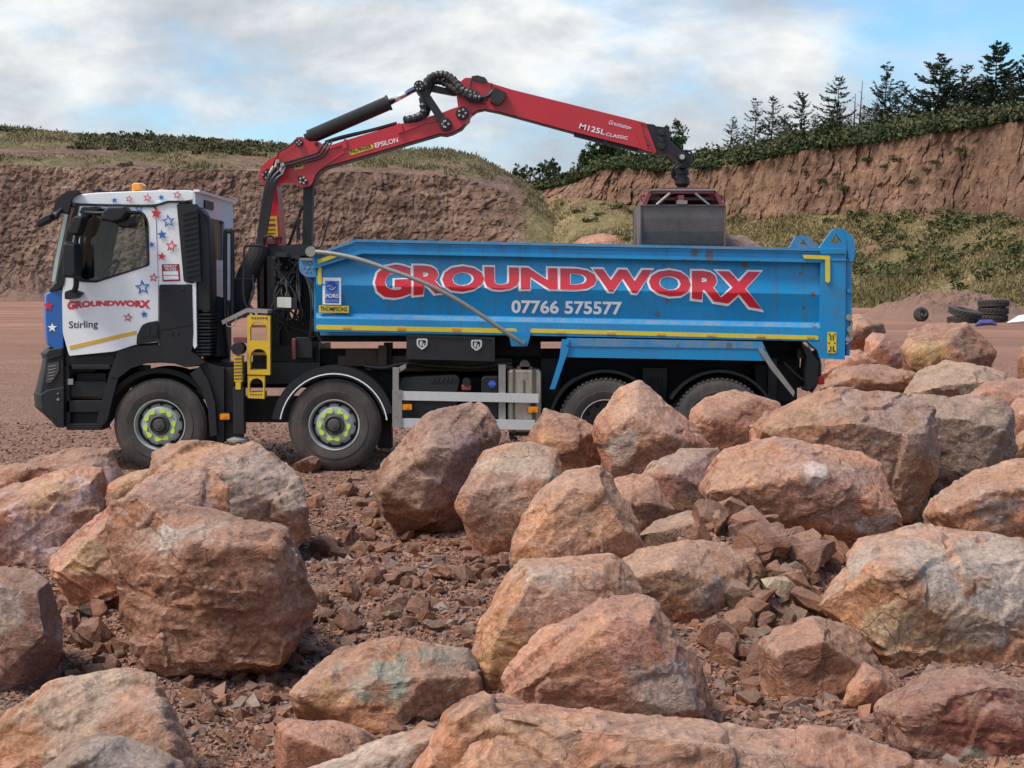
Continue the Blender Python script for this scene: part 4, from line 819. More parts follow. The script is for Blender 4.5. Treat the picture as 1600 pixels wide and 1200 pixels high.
# ---------------------------------------------------------------- rubble: single stones
SM = []
for k in range(17):
    r = np.random.default_rng(500 + k); n = r.integers(9, 15); d = r.normal(size=(n, 3)); d /= np.linalg.norm(d, axis=1)[:, None]
    d *= r.uniform(.75, 1.0, n)[:, None] * np.array([1, r.uniform(.6, .95), r.uniform(.45, .8)])
    me = hull_mesh([tuple(x) for x in d * .60], cuts=500 + k); bm = bmesh.new(); bm.from_mesh(me); bmesh.ops.triangulate(bm, faces=bm.faces); bmesh.ops.subdivide_edges(bm, edges=bm.edges, cuts=3, use_grid_fill=True); bm.to_mesh(me); bm.free()
    co = np.array([tuple(v.co) for v in me.vertices]); co += .020 * np.stack([vn(co * 7, 3 * k + q) for q in range(3)], 1) + .035 * np.stack([vn(co * 2.5, 50 + k + q) for q in range(3)], 1)
    me.vertices.foreach_set('co', co.astype(np.float32).ravel()); tn = ['tan', 'brown', 'orange', 'purple', 'grey', 'pink', 'brown', 'pale'][k % 8] if k != 15 else 'brown'
    f = np.clip(.5 + 1.2 * fbm(co * 2.5, k, 3), 0, 1)[:, None]; col = (np.array(TONE[tn][0]) * (1 - f) + np.array(TONE[tn][1]) * f) * .85
    if k == 16: col = col * 0 + np.array((.60, .47, .30))
    a = me.color_attributes.new('col', 'FLOAT_COLOR', 'POINT'); a.data.foreach_set('color', np.concatenate([col, np.ones((len(co), 1))], 1).ravel().astype(np.float32))
    me.polygons.foreach_set('use_smooth', np.zeros(len(me.polygons), bool)); me.update()
    me.materials.append(mRock); SM.append(me)
def stone(px, py, size, k, rz=None, lab=None, grp='broken stones lying in the gravel between the boulders', dz=0, rnd=random):
    ys = np.linspace(4.5, 45, 1400); k_ = (600 - py) / FPX; dz_ = ys * (k_ * CP - SP) / (CP + k_ * SP); dd_ = ys * CP - dz_ * SP
    hit = np.nonzero(HC + dz_ <= gh((px - 800) / FPX * dd_, ys))[0]; y = ys[hit[0]] if len(hit) else gY(py); q = P(px, py, y); z = float(gh(q[0], q[1])[0])
    o = bpy.data.objects.new('rubble_stone', SM[k if k == 16 else k % 16]); COL.objects.link(o)
    o.location = (q[0], q[1], z + size * .16 + dz); o.scale = (size,) * 3
    o.rotation_euler = (rnd.uniform(-.5, .5), rnd.uniform(-.5, .5), rnd.uniform(0, 6.28) if rz is None else rz)
    tag(o, lab or 'small broken reddish stone among the loose rubble between the boulders', 'stone', grp); return o
def m_(px, py): return px * gY(py) / FPX
SPEC = [(1218, 940, 66, 16, 'pale yellowish square stone in the rubble pit, brightest of the loose stones'), (1150, 945, 58, 4, 'smooth grey block left of the pale yellowish stone'), (1188, 872, 66, 1, 'ridged brown stone above the grey block'),
        (1266, 892, 66, 3, 'purplish stone with an orange end beside the silvery slab'), (1240, 866, 34, 9, 'squarish stone behind the purplish one'), (1132, 1012, 58, 11, 'dark reddish stone below the grey block'), (1180, 1000, 40, 12, 'rounded grey stone right of the dark reddish one'),
        (1300, 862, 44, 13, 'layered stone under the big orange and mauve boulder'), (1270, 845, 36, 2, 'upright ochre stone under the big orange and mauve boulder'), (1210, 905, 34, 5, 'ochre stone between the ridged brown and the pale yellowish ones'),
        (1190, 1040, 40, 6, 'brown stone at the lower end of the rubble pit'), (1100, 1000, 34, 8, 'small tan stone at the edge of the smooth streaked boulder'), (1060, 815, 40, 0, 'pale broken stone on top of the rubble under the split boulder'), (1095, 830, 34, 10, 'orange fragment beside the pale broken one'),
        (150, 1010, 62, 9, 'ridged brown stone left of the massive boulder, largest in its pile'), (108, 950, 38, 3, 'mauve stone at the top of the left pile'), (85, 1035, 36, 2, 'orange red stone at the foot of the left pile'), (112, 1062, 26, 7, 'whitish stone under the left pile'), (145, 1060, 32, 1, 'square brown stone beside the whitish one'),
        (100, 985, 34, 13, 'tan stone in the middle of the left pile'), (135, 965, 44, 12, 'brown stone wedged by the ochre boulder'),
        (1175, 1065, 40, 6, 'brown stone under the dark reddish one'), (500, 725, 30, 2, 'orange stone at the top of the gravel hollow by the second wheel'), (480, 738, 42, 9, 'brown stone left of the orange one by the second wheel'), (565, 728, 28, 10, 'ochre stone on the rim of the hollow under the second wheel'),
        (540, 775, 34, 0, 'flat tan stone high in the gravel hollow'), (550, 850, 32, 11, 'stone in the left half of the gravel hollow'), (505, 868, 48, 5, 'flat brown slab near the right side of the massive boulder'), (505, 975, 36, 3, 'dark square stone right of the massive boulder'), (545, 985, 40, 1, 'reddish stone above the green-topped boulder'),
        (655, 960, 40, 9, 'tan block at the lower end of the gravel hollow'), (620, 950, 36, 11, 'dark stone beside the tan block'), (735, 905, 34, 10, 'ochre stone left of the tall tan boulder'), (780, 890, 32, 13, 'stone against the left side of the tall tan boulder'), (445, 1070, 32, 12, 'pale edged stone left of the green-topped boulder'),
        (355, 1165, 36, 8, 'tan stone near the bottom edge between the corner boulder and the wedge'), (410, 1170, 34, 2, 'ochre stone near the bottom edge left of the wedge'), (330, 1120, 40, 5, 'flat brown stone right of the pale corner boulder')]
for px, py, s, k, lab in SPEC: stone(px, py, m_(s, py) * 1.4, k, lab=lab)
GAPS = [([(480, 740), (590, 740), (600, 830), (720, 855), (800, 885), (748, 960), (740, 1005), (620, 985), (500, 1040), (455, 1075), (430, 1130), (290, 1140), (290, 1075), (440, 1045), (498, 960), (485, 850)], 150, (14, 36)),
        ([(85, 930), (180, 940), (200, 1040), (240, 1055), (100, 1065), (20, 1090), (60, 1060), (95, 1000)], 34, (16, 38)),
        ([(1010, 815), (1100, 800), (1280, 845), (1330, 850), (1280, 930), (1300, 985), (1210, 985), (1195, 1130), (1125, 1130), (1100, 1010), (1150, 940), (1150, 880), (1060, 850)], 95, (20, 50)),
        ([(290, 1130), (440, 1100), (430, 1195), (300, 1195)], 22, (18, 42)), ([(1290, 1118), (1390, 1118), (1430, 1160), (1340, 1150)], 16, (12, 24)),
        ([(460, 722), (600, 722), (590, 745), (465, 745)], 22, (12, 26)), ([(1275, 580), (1420, 585), (1400, 602), (1290, 602)], 12, (6, 12))]
def inpoly(x, y, pl):
    c = False
    for i in range(len(pl)):
        x0, y0 = pl[i]; x1, y1 = pl[i - 1]
        if (y0 > y) != (y1 > y) and x < (x1 - x0) * (y - y0) / (y1 - y0) + x0: c = not c
    return c
rs = random.Random(4); cnt = 0
for (pl, n, (s0, s1)), gl_ in zip(GAPS, ('in the gravel hollow in the middle foreground', 'in the pile left of the massive brown boulder', 'in the rubble pit left of the silvery grey slab', 'in the gravel at the bottom edge left of centre', 'on the rubble pocket left of the maroon boulder', 'on the rim of the gravel hollow below the second wheel', 'on the floor behind the tail of the lorry')):
    xs = [p[0] for p in pl]; ys = [p[1] for p in pl]; k = 0
    while k < n and cnt < 262:
        x, y = rs.uniform(min(xs), max(xs)), rs.uniform(min(ys), max(ys))
        if inpoly(x, y, pl):
            s = s0 + (s1 - s0) * rs.random() ** 2.2
            kk = rs.randrange(16); stone(x, y, m_(s, y) * (1.6 if 'pit' in gl_ or 'pile' in gl_ else 1.35), kk, rnd=rs, lab='%s %s stone %s' % ('pebble sized' if s < s0 + .15 * (s1 - s0) else 'small' if s < s0 + .4 * (s1 - s0) else 'medium', ['tan', 'brown', 'orange brown', 'dull purple', 'greyish', 'pinkish', 'brown', 'pale'][kk % 8] if kk != 15 else 'brown', gl_ if 'hollow in' not in gl_ else 'in the %s %s of the gravel hollow' % ('upper' if y < 840 else 'middle' if y < 940 else 'lower', 'left' if x < 570 else 'right'))); k += 1; cnt += 1
# ---------------------------------------------------------------- gravel
def gravel(name, n, yr, xr, size, seed, lab, mat, cl=None, boxy=False):
    r = np.random.default_rng(seed)
    y = np.exp(r.uniform(np.log(yr[0]), np.log(yr[1]), n)) if yr[0] > 0 else r.uniform(*yr, n); x = r.uniform(-1, 1, n) * (y * xr)
    if cl is not None: k = cl(x, y, r); x, y = x[k], y[k]; n = len(x)
    s = size * np.minimum(np.exp(r.normal(0, .62, n)), 2.3) * (y / 10) ** .3
    base = np.array([[1, 0, 0], [0, 1, 0], [-1, 0, 0], [0, -1, 0], [0, 0, 1], [0, 0, -1], [.6, .6, .6], [-.6, .5, .6]], float)
    F0 = [(0, 1, 6), (1, 4, 6), (4, 0, 6), (1, 2, 7), (2, 4, 7), (4, 1, 7), (2, 3, 4), (3, 0, 4), (1, 0, 5), (2, 1, 5), (3, 2, 5), (0, 3, 5)]
    if boxy:
        base = np.array([[-1, -1, -1], [1, -1, -1], [1, 1, -1], [-1, 1, -1], [-.8, -.8, 1], [.9, -.7, 1], [.7, .8, 1], [-.9, .7, 1]], float) * .75
        F0 = [(0, 2, 1), (0, 3, 2), (4, 5, 6), (4, 6, 7), (0, 1, 5), (0, 5, 4), (1, 2, 6), (1, 6, 5), (2, 3, 7), (2, 7, 6), (3, 0, 4), (3, 4, 7)]
    V = base[None] * r.uniform(.55, 1.2, (n, 8, 1)) * np.stack([np.ones(n), r.uniform(.5, .9, n), r.uniform(.25, .7, n)], 1)[:, None, :] + r.normal(0, .1, (n, 8, 3))
    a = r.uniform(0, 6.28, n); ca, sa = np.cos(a)[:, None], np.sin(a)[:, None]
    V = np.stack([V[..., 0] * ca - V[..., 1] * sa, V[..., 0] * sa + V[..., 1] * ca, V[..., 2] + V[..., 0] * r.uniform(-.5, .5, n)[:, None]], 2) * s[:, None, None]
    V += np.stack([x, y, gh(x, y) + s * .15], 1)[:, None, :]
    F = (np.array(F0)[None] + (np.arange(n) * 8)[:, None, None]).reshape(-1, 3)
    me = mesh_np(name, V.reshape(-1, 3), F)
    c = np.array([(.22, .115, .08), (.27, .14, .095), (.32, .185, .13), (.18, .105, .085), (.30, .15, .09), (.24, .17, .14)])[r.integers(0, 6, n)] * r.uniform(.7, 1.15, (n, 1))
    at = me.color_attributes.new('col', 'FLOAT_COLOR', 'POINT'); at.data.foreach_set('color', np.concatenate([np.repeat(c, 8, 0), np.ones((n * 8, 1))], 1).ravel().astype(np.float32))
    tag(link(name, me, mat, origin=(0, 0, 0)), lab, kind='stuff', cat='gravel')
mg, t, b = newmat('gravel'); at = N(t, 'ShaderNodeAttribute', attribute_name='col'); ge = N(t, 'ShaderNodeNewGeometry')
t.links.new(mixc(t, .4, at.outputs['Color'], noise(t, ge.outputs['Position'], 30, 4, .6), 'OVERLAY'), b.inputs['Base Color']); b.inputs['Roughness'].default_value = .9; b.inputs['Specular IOR Level'].default_value = .25
gravel('gravel', 90000, (5.8, 15.5), .36, .0125, 21, 'loose reddish gravel between the boulders', mg)
gravel('fine_gravel', 26000, (15, 24), .36, .014, 22, 'fine brown gravel on the floor around the lorry', mg)

gravel('broken_stone', 9000, (5.8, 15.8), .36, .032, 23, 'angular broken stone chips strewn over the gravel', mg, boxy=True, cl=lambda x, y, r: vn(np.stack([x * .9, y * .6, x * 0], 1), 77) > -.25)
gravel('stone_chips', 50000, (5.8, 15.5), .36, .013, 24, 'small angular stone chips among the gravel', mg, boxy=True)
# ================================================================ THE LORRY
def W(px, py, d=0.0): return P(px, py, Y0 + d)
def paint(name, col, rough=.32, coat=.35, grime=(.12, .10, .085), gamt=.35, fade=None, rust=0.0, streak=.3, gsc=2.2):
    m, t, b = newmat(name); ge = N(t, 'ShaderNodeNewGeometry'); pos = ge.outputs['Position']
    c = mixc(t, ramp(t, [(.35, 0), (.7, .6)], noise(t, pos, 1.3, 5, .6)).outputs[0], col, fade or tuple(min(1, x * 1.25 + .02) for x in col))
    st = noise(t, vmap(t, pos, (14, 3, .8)), 1.0, 4, .65)
    f1 = mth(t, 'MULTIPLY', ramp(t, [(.5, 0), (.75, 1)], st).outputs[0], streak)
    f2 = mth(t, 'MULTIPLY', ramp(t, [(.48, 0), (.72, 1)], noise(t, pos, gsc, 7, .68, .4)).outputs[0], gamt)
    f = mth(t, 'MAXIMUM', f1, f2); c = mixc(t, f, c, grime)
    if rust:
        sx = N(t, 'ShaderNodeSeparateXYZ'); t.links.new(pos, sx.inputs[0])
        zone = N(t, 'ShaderNodeMapRange', clamp=True); t.links.new(sx.outputs[0], zone.inputs[0]); zone.inputs[1].default_value = -1.0; zone.inputs[2].default_value = 3.2
        vo = N(t, 'ShaderNodeTexVoronoi'); vo.inputs['Scale'].default_value = 7.0; t.links.new(vmap(t, pos, (1, 1, .8)), vo.inputs['Vector'])
        s2 = N(t, 'ShaderNodeSeparateColor'); t.links.new(vo.outputs['Color'], s2.inputs[0])
        rad = mth(t, 'MULTIPLY', mth(t, 'MULTIPLY', s2.outputs[0], s2.outputs[1]), .46)
        dd = mth(t, 'MULTIPLY_ADD', noise(t, pos, 16, 6, .75), .40, mth(t, 'SUBTRACT', vo.outputs['Distance'], .20))
        sp_ = ramp(t, [(0.0, 1), (.06, 0)], mth(t, 'SUBTRACT', dd, rad)).outputs[0]
        c = mixc(t, mth(t, 'MULTIPLY', mth(t, 'MULTIPLY', sp_, rust), zone.outputs[0]), c, (.13, .085, .045))
        tiny = ramp(t, [(.70, 0), (.74, .9)], noise(t, pos, 30, 3, .6)).outputs[0]
        c = mixc(t, mth(t, 'MULTIPLY', mth(t, 'MULTIPLY', tiny, zone.outputs[0]), rust), c, (.05, .06, .07))
        scr = ramp(t, [(0.0, .5), (.012, 0)], mth(t, 'ABSOLUTE', mth(t, 'SUBTRACT', noise(t, vmap(t, pos, (1.6, 1, 3)), 1.6, 2, .4, 1.5), .5))).outputs[0]
        c = mixc(t, mth(t, 'MULTIPLY', scr, .05), c, (.45, .62, .75))
    t.links.new(c, b.inputs['Base Color'])
    t.links.new(mth(t, 'MULTIPLY_ADD', f, .45, rough), b.inputs['Roughness'])
    b.inputs['Coat Weight'].default_value = coat; b.inputs['Coat Roughness'].default_value = .15
    return m
mBlue = paint('blue_paint', (.000, .235, .52), .40, .14, (.06, .12, .14), .42, (.000, .30, .63), rust=1.0, streak=.6)
mBlueW = paint('worn_blue_paint', (.01, .20, .45), .5, .1, (.27, .23, .18), .95, (.08, .29, .48), rust=.9, streak=.7, gsc=3.5)
mBlueD = paint('blue_paint_low', (.000, .225, .49), .42, .12, (.08, .11, .12), .5, (.00, .25, .55))
mBlueC = paint('blue_wrap', (.004, .10, .36), .3, .3, (.1, .1, .1), .1, (.006, .12, .40), streak=.05)
mWhite = paint('white_paint', (.78, .80, .81), .25, .4, (.36, .33, .29), .12, (.79, .80, .80), streak=.10)
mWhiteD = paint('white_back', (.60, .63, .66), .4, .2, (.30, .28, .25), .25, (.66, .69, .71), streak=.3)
mRed = paint('crane_red', (.52, .010, .022), .36, .3, (.20, .05, .045), .30, (.58, .03, .045), streak=.2)
mRedDull = paint('faded_red', (.19, .030, .035), .6, .0, (.13, .095, .085), .85, (.22, .06, .06), streak=.5, gsc=5)
mYel = paint('step_yellow', (.72, .44, .015), .45, .15, (.12, .09, .06), .35, (.78, .50, .03), streak=.4, gsc=7)
mTape = paint('yellow_tape', (.70, .52, .02), .45, .1, (.30, .24, .12), .25, (.74, .56, .05), streak=.2, gsc=8)
mTapeO = paint('gold_stripe', (.62, .37, .03), .4, .2, (.3, .2, .1), .1, streak=.05)
mBlk = simple('black_plastic', (.012, .014, .018), .5, dirt=.22, dcol=(.05, .04, .034), dscale=2.5, spec=.35)
mBlk2 = simple('black_steel', (.012, .014, .018), .42, dirt=.28, dcol=(.06, .05, .045), dscale=4, spec=.4)
mChas = simple('chassis_black', (.010, .012, .015), .6, dirt=.3, dcol=(.035, .027, .024), dscale=3, spec=.25)
mRubb = simple('hose_rubber', (.014, .015, .017), .45, dirt=.2)
mTyre = simple('tyre_rubber', (.030, .030, .031), .75, dirt=.8, dcol=(.13, .10, .085), dscale=3.5, bump=.2)
mRim = simple('rim_grey', (.52, .55, .56), .42, .3, dirt=.4, dcol=(.16, .13, .11), dscale=9)
mRimD = simple('rim_dark', (.07, .07, .075), .5, .3, dirt=.6, dcol=(.14, .11, .09), dscale=6)
mLip = simple('rim_lip', (.46, .46, .44), .45, dirt=.35, dscale=8)
mAlu = simple('aluminium', (.68, .69, .68), .38, .35, dirt=.3, dcol=(.34, .30, .26), dscale=5)
mGal = simple('galvanised', (.33, .32, .30), .5, .4, dirt=.6, dcol=(.20, .16, .13), dscale=5)
mPole = simple('pole_grey', (.30, .30, .27), .45, .3, dirt=.35, dcol=(.20, .16, .11), dscale=6)
mChrome = simple('chrome', (.75, .76, .78), .12, 1.0, dirt=.1)
mBuck = simple('bucket_steel', (.12, .105, .10), .55, .35, dirt=.65, dcol=(.26, .21, .18), dscale=2.6, bump=.3)
mTank = simple('tank_metal', (.48, .44, .36), .4, .5, dirt=.8, dcol=(.20, .14, .09), dscale=4)
mTankD = simple('tank_dark', (.10, .085, .07), .6, .2, dirt=.6, dscale=5)
mLime = simple('lime_plastic', (.60, .85, .10), .4, dirt=.15)
mAmb = simple('amber_lens', (.85, .28, .01), .18, coat=.6, dirt=.05)
mRedL = simple('red_lens', (.60, .01, .03), .15, coat=.6, dirt=.1)
mRedT = paint('lettering_red', (.62, .012, .028), .35, .3, (.2, .08, .07), .12, (.66, .03, .05), streak=.08)
mRedS = simple('star_red', (.62, .02, .04), .35, dirt=.0); mBluS = simple('star_blue', (.02, .13, .46), .35, dirt=0)
mWT = paint('lettering_white', (.80, .82, .84), .35, .2, (.35, .35, .33), .15, streak=.1)
mInk = simple('black_ink', (.02, .022, .028), .5, dirt=0)
mMaroon = simple('maroon_ink', (.30, .01, .03), .4, dirt=0)
mNavy = simple('navy_ink', (.01, .07, .38), .35, dirt=0)
mPane, t_, b_g = newmat('window_glass'); b_g.inputs['Base Color'].default_value = (.42, .52, .49, 1); b_g.inputs['Roughness'].default_value = .02
b_g.inputs['Transmission Weight'].default_value = 1.0; b_g.inputs['IOR'].default_value = 1.15; b_g.inputs['Coat Weight'].default_value = .6; b_g.inputs['Coat Roughness'].default_value = .02
def rnd(pts, r=6, n=4):
    out = []; m = len(pts)
    for i, p in enumerate(pts):
        rr = r[i] if isinstance(r, (list, tuple)) else r
        a = Vector(pts[i - 1]); b_ = Vector(p); c = Vector(pts[(i + 1) % m])
        la = min(rr, (a - b_).length * .45); lc = min(rr, (c - b_).length * .45)
        s = b_ + (a - b_).normalized() * la; e = b_ + (c - b_).normalized() * lc
        for k in range(n + 1):
            u = k / n; out.append(tuple(s * (1 - u) ** 2 + b_ * 2 * u * (1 - u) + e * u * u))
    return out
def curve_vf(polys, half, text=None, off=0.0, res=3):
    if text is None:
        cu = bpy.data.curves.new('c', 'CURVE'); cu.dimensions = '2D'; cu.fill_mode = 'BOTH' if half > 0 else 'FRONT'
        for pl in polys:
            s = cu.splines.new('POLY'); s.points.add(len(pl) - 1); s.use_cyclic_u = True
            for q, p in zip(s.points, pl): q.co = (p[0], p[1], 0, 1)
        cu.extrude = half
    else:
        cu = bpy.data.curves.new('t', 'FONT'); cu.body = text; cu.offset = off; cu.resolution_u = res; cu.fill_mode = 'FRONT' if half == 0 else 'BOTH'; cu.extrude = half
    o = bpy.data.objects.new('c', cu); COL.objects.link(o); dg = bpy.context.evaluated_depsgraph_get()
    me = bpy.data.meshes.new_from_object(o.evaluated_get(dg)); bpy.data.objects.remove(o); bpy.data.curves.remove(cu)
    V = [tuple(v.co) for v in me.vertices]; F = [tuple(p.vertices) for p in me.polygons]; bpy.data.meshes.remove(me)
    return V, F
def plate(outer, d0, d1, holes=()):
    """solid sheet whose near face has the given outline (photograph pixels at depth d0)"""
    f = lambda pl: [(q[0], q[2]) for q in (W(x, y, d0) for x, y in pl)]
    V, F = curve_vf([f(outer)] + [f(h) for h in holes], (d1 - d0) / 2)
    ym = Y0 + (d0 + d1) / 2
    return [(x, ym - z, y) for x, y, z in V], F
def rect(x0, y0, x1, y1): return [(x0, y0), (x1, y0), (x1, y1), (x0, y1)]
def box(x0, y0, x1, y1, d0, d1):
    a = W(x0, y1, d0); b_ = W(x1, y0, d0); X0, X1, Z0, Z1 = a[0], b_[0], a[2], b_[2]; A, B2 = Y0 + d0, Y0 + d1
    return [(X0, A, Z0), (X1, A, Z0), (X1, A, Z1), (X0, A, Z1), (X0, B2, Z0), (X1, B2, Z0), (X1, B2, Z1), (X0, B2, Z1)], [(0, 1, 2, 3), (5, 4, 7, 6), (4, 0, 3, 7), (1, 5, 6, 2), (3, 2, 6, 7), (4, 5, 1, 0)]
def cyl(px, py, rpx, d0, d1, n=24, r2=None):
    c = W(px, py, d0); r_ = rpx / FPX * (Y0 + d0); r2 = r_ if r2 is None else r2 / FPX * (Y0 + d0)
    V = [(c[0] + r_ * math.cos(2 * math.pi * k / n), Y0 + d0, c[2] + r_ * math.sin(2 * math.pi * k / n)) for k in range(n)] + [(c[0] + r2 * math.cos(2 * math.pi * k / n), Y0 + d1, c[2] + r2 * math.sin(2 * math.pi * k / n)) for k in range(n)]
    F = [tuple(range(n)), tuple(range(2 * n - 1, n - 1, -1))] + [((k + 1) % n, k, n + k, n + (k + 1) % n) for k in range(n)]
    return V, F
def tub(pts, r_, k=10):
    """pts: (px,py,d); r_ metres"""
    rr = r_ if isinstance(r_, (list, tuple)) else [r_] * len(pts)
    return tube_np([W(*p) for p in pts], rr, k)
def smoothpath(pts, n=6):
    out = []; m = len(pts)
    for i in range(m - 1):
        p0, p1, p2, p3 = pts[max(i - 1, 0)], pts[i], pts[i + 1], pts[min(i + 2, m - 1)]
        for k in range(n):
            u = k / n; out.append(tuple(.5 * (2 * b_ + (c - a) * u + (2 * a - 5 * b_ + 4 * c - d) * u * u + (3 * b_ - a - 3 * c + d) * u ** 3) for a, b_, c, d in zip(p0, p1, p2, p3)))
    out.append(pts[-1]); return out
def hose(pts, r_, k=8, n=6): return tub(smoothpath(pts, n), r_, k)
def arc(cx, cy, r0, r1, a0, a1, d0, d1, n=28):
    """ring sector, angles in degrees counter-clockwise from the right"""
    o = [(cx + r1 * math.cos(R(a)), cy - r1 * math.sin(R(a))) for a in np.linspace(a0, a1, n)]; i = [(cx + r0 * math.cos(R(a)), cy - r0 * math.sin(R(a))) for a in np.linspace(a1, a0, n)]
    return plate(o + i, d0, d1)
def mk(name, vfs, mat, parent, bev=0.0, label=None, smooth=False):
    if isinstance(vfs, tuple): vfs = [vfs]
    V, F = join(vfs); me = mesh_np(name, V, F, smooth); bm = bmesh.new(); bm.from_mesh(me)
    bmesh.ops.recalc_face_normals(bm, faces=bm.faces) if bev or smooth else None
    bm.to_mesh(me); bm.free()
    o = link(name, me, mat, parent)
    if bev: bevel(o, bev)
    if label: o['label'] = label
    return o
def mks(name, vfs, mat, parent, bev=0.0):
    for v in vfs: mk(name, v, mat, parent, bev)
def text(name, s, fx, dfn, mat, parent, off=0.0, ycut=None, pad=0.0):
    V, F = curve_vf(None, 0, s, off); A = np.array(V); lo, hi = A.min(0), A.max(0)
    u = (A[:, 0] - lo[0]) / (hi[0] - lo[0]); v = (A[:, 1] - lo[1]) / (hi[1] - lo[1])
    if ycut is not None:                                   # extra loop where the panel is creased
        me = mesh_np('t', np.stack([u, v, 0 * u], 1), F); bm = bmesh.new(); bm.from_mesh(me)
        for c in ycut: bmesh.ops.bisect_plane(bm, geom=bm.verts[:] + bm.edges[:] + bm.faces[:], plane_co=(0, c[0], 0), plane_no=(c[1], 1, 0))
        bm.to_mesh(me); bm.free(); A = np.array([tuple(q.co) for q in me.vertices]); F = [tuple(p.vertices) for p in me.polygons]; u, v = A[:, 0], A[:, 1]
    out = []
    for a, b_ in zip(u, v):
        x, y = fx(a, b_); out.append(W(x, y, dfn(x, y)))
    return link(name, mesh_np(name, out, F), mat, parent)
def line(p0, p1, h):
    """text box on a slanted base line"""
    a, b_ = Vector(p0), Vector(p1); d = (b_ - a); n = Vector((d.y, -d.x)).normalized() * h
    return lambda u, v: tuple(a + d * u + n * v)
LORRY = empty('tipper_lorry', (W(700, 738)[0], Y0 + 1.25, 0)); tag(LORRY, 'white and blue four axle tipper lorry with a red loading crane, parked side-on', 'lorry')
# ------------------------------------------------ tipper body
SL = .0195
def Bq(px, q): return (px, q + SL * (px - 555))
def bpl(pts): return [Bq(*p) for p in pts]
BODY = empty('tipper_body', W(900, 519, 1.2), LORRY); BODY.name = 'tipper_body'
prof = [(397, .080), (400, .078), (420, .048), (445, .008), (446, .007), (468, .045), (489.5, .08), (491, .055), (497.5, .004), (498.5, .0), (519, .0)]
def dent(x, q): return .008 * float(vn(np.array([[x * .012, q * .02, 1.]]), 3)[0]) * (1 if 400 < q < 489 else 0)
cols = np.linspace(494, 1284, 120); V = []
for x in cols:
    top = 397 if x > 562 else 397 + (562 - x) * 22 / 66
    for i, (q, d) in enumerate(prof):
        qq = max(q, top + i * .02); dd = d
        if 1 < i < 7: dd += dent(x, q)
        if q != qq: dd = float(np.interp(qq, [p[0] for p in prof], [p[1] for p in prof]))
        V.append(W(*Bq(x, qq), dd))
n = len(prof); F = [(a * n + i, a * n + i + 1, (a + 1) * n + i + 1, (a + 1) * n + i) for a in range(len(cols) - 1) for i in range(n - 1) if i != 7]
FL = [(a * n + 7, a * n + 8, (a + 1) * n + 8, (a + 1) * n + 7) for a in range(len(cols) - 1)]
mk('side_panel', (V, F), mBlue, BODY)
V2 = [v for a in range(len(cols)) for v in (V[a * n + 7], V[a * n + 8])]
mk('lower_ledge', (V2, [(2 * a, 2 * a + 1, 2 * a + 3, 2 * a + 2) for a in range(len(cols) - 1)]), mBlueW, BODY)
def bd(x, y):
    q = y - SL * (x - 555); return float(np.interp(q, [p[0] for p in prof], [p[1] + dent(x, p[0]) for p in prof])) - .007
rail = [(488, 402), (491, 397), (556, 374.5), (1283, 374.5), (1283, 397), (565, 397), (497, 420), (490, 421)]
mk('top_rail', [plate(bpl(rail), -.01, .14), plate(bpl([(489, 401), (556, 379), (1283, 379), (1283, 382), (557, 382), (489, 405)]), -.025, -.0101), plate(bpl([(492, 414), (563, 390.5), (1283, 390.5), (1283, 396), (566, 396), (494, 420)]), -.045, -.0101)], mBlue, BODY, .004)
mk('rail_cap', plate(bpl([(488, 400), (555, 373.6), (1283, 373.6), (1283, 378), (557, 378), (490, 402)]), -.05, .16), mBlueW, BODY, .004)
def seam(x):
    Vs = [W(*Bq(x + o, q), d - .003) for q, d in ((400, .078), (420, .048), (445, .008), (468, .045), (489, .08)) for o in (0, 1.0)]; return Vs, [(2 * i, 2 * i + 1, 2 * i + 3, 2 * i + 2) for i in range(4)]
for x in (626, 880, 1010, 1132, 1212): mk('weld_seam', seam(x), mBlueW, BODY)
mk('corner_post', [plate([(1282, 389), (1322, 389), (1320, 562), (1281, 560), (1277, 547), (1262, 534), (1282, 534)], -.04, .12), box(1282, 388, 1323, 397, -.055, .1), box(1282, 405, 1323, 408, -.05, -.041)], mBlueD, BODY, .006)
hook = [(1279, 389), (1281, 386), (1299, 361), (1304, 357.5), (1318, 357), (1332, 369), (1335, 378), (1334, 401), (1330, 408), (1324, 406), (1323, 389)]
hook = [(1279, 389), (1299, 361), (1304, 357.5), (1318, 357), (1323, 362), (1323, 389)]
hh_ = [(1297, 379), (1306, 365), (1316, 379)]
mk('lifting_lug', plate(hook, -.02, .04, [hh_]), mBlueD, BODY, .004)
for dd in (2.35,): mk('lifting_lug', [plate([(1232, 389), (1243, 369), (1263, 368), (1270, 378), (1290, 389)], dd, dd + .06, [[(1248, 380), (1255, 374), (1262, 384)]])], mBlueW, BODY, .004)
mk('tailgate_arm', [plate(rnd([(1316, 357), (1326, 364), (1335, 374), (1336, 400), (1332, 409), (1326, 408), (1324, 390), (1324, 374)], 4), -.03, .03), plate([(1324, 400), (1331, 400), (1331, 500), (1326, 532), (1320, 532), (1322, 420)], .0, .05)] + [cyl(1327, 455, 3.5, -.03, .02)], mBlueD, BODY, .004)
mk('tailgate', box(1322.5, 396, 1330, 556, .06, 2.4), mBlueD, BODY, .004)
mk('tailgate_latch', [hose([(1325, 494, -.02), (1331, 505, -.03), (1327, 520, -.02), (1331, 530, -.02), (1322, 538, -.02)], .012), cyl(1327, 496, 5, -.05, .0), cyl(1328, 515, 4.5, -.04, .0), cyl(1325, 530, 4, -.04, .0)], mGal, BODY)
mk('headboard', box(491, 402, 496, 518, .1, 2.4), mBlueD, BODY, .004)
mk('far_side', plate(bpl([(500, 402), (560, 388), (1262, 388), (1262, 505), (500, 505)]), 2.38, 2.44), mBlueD, BODY)
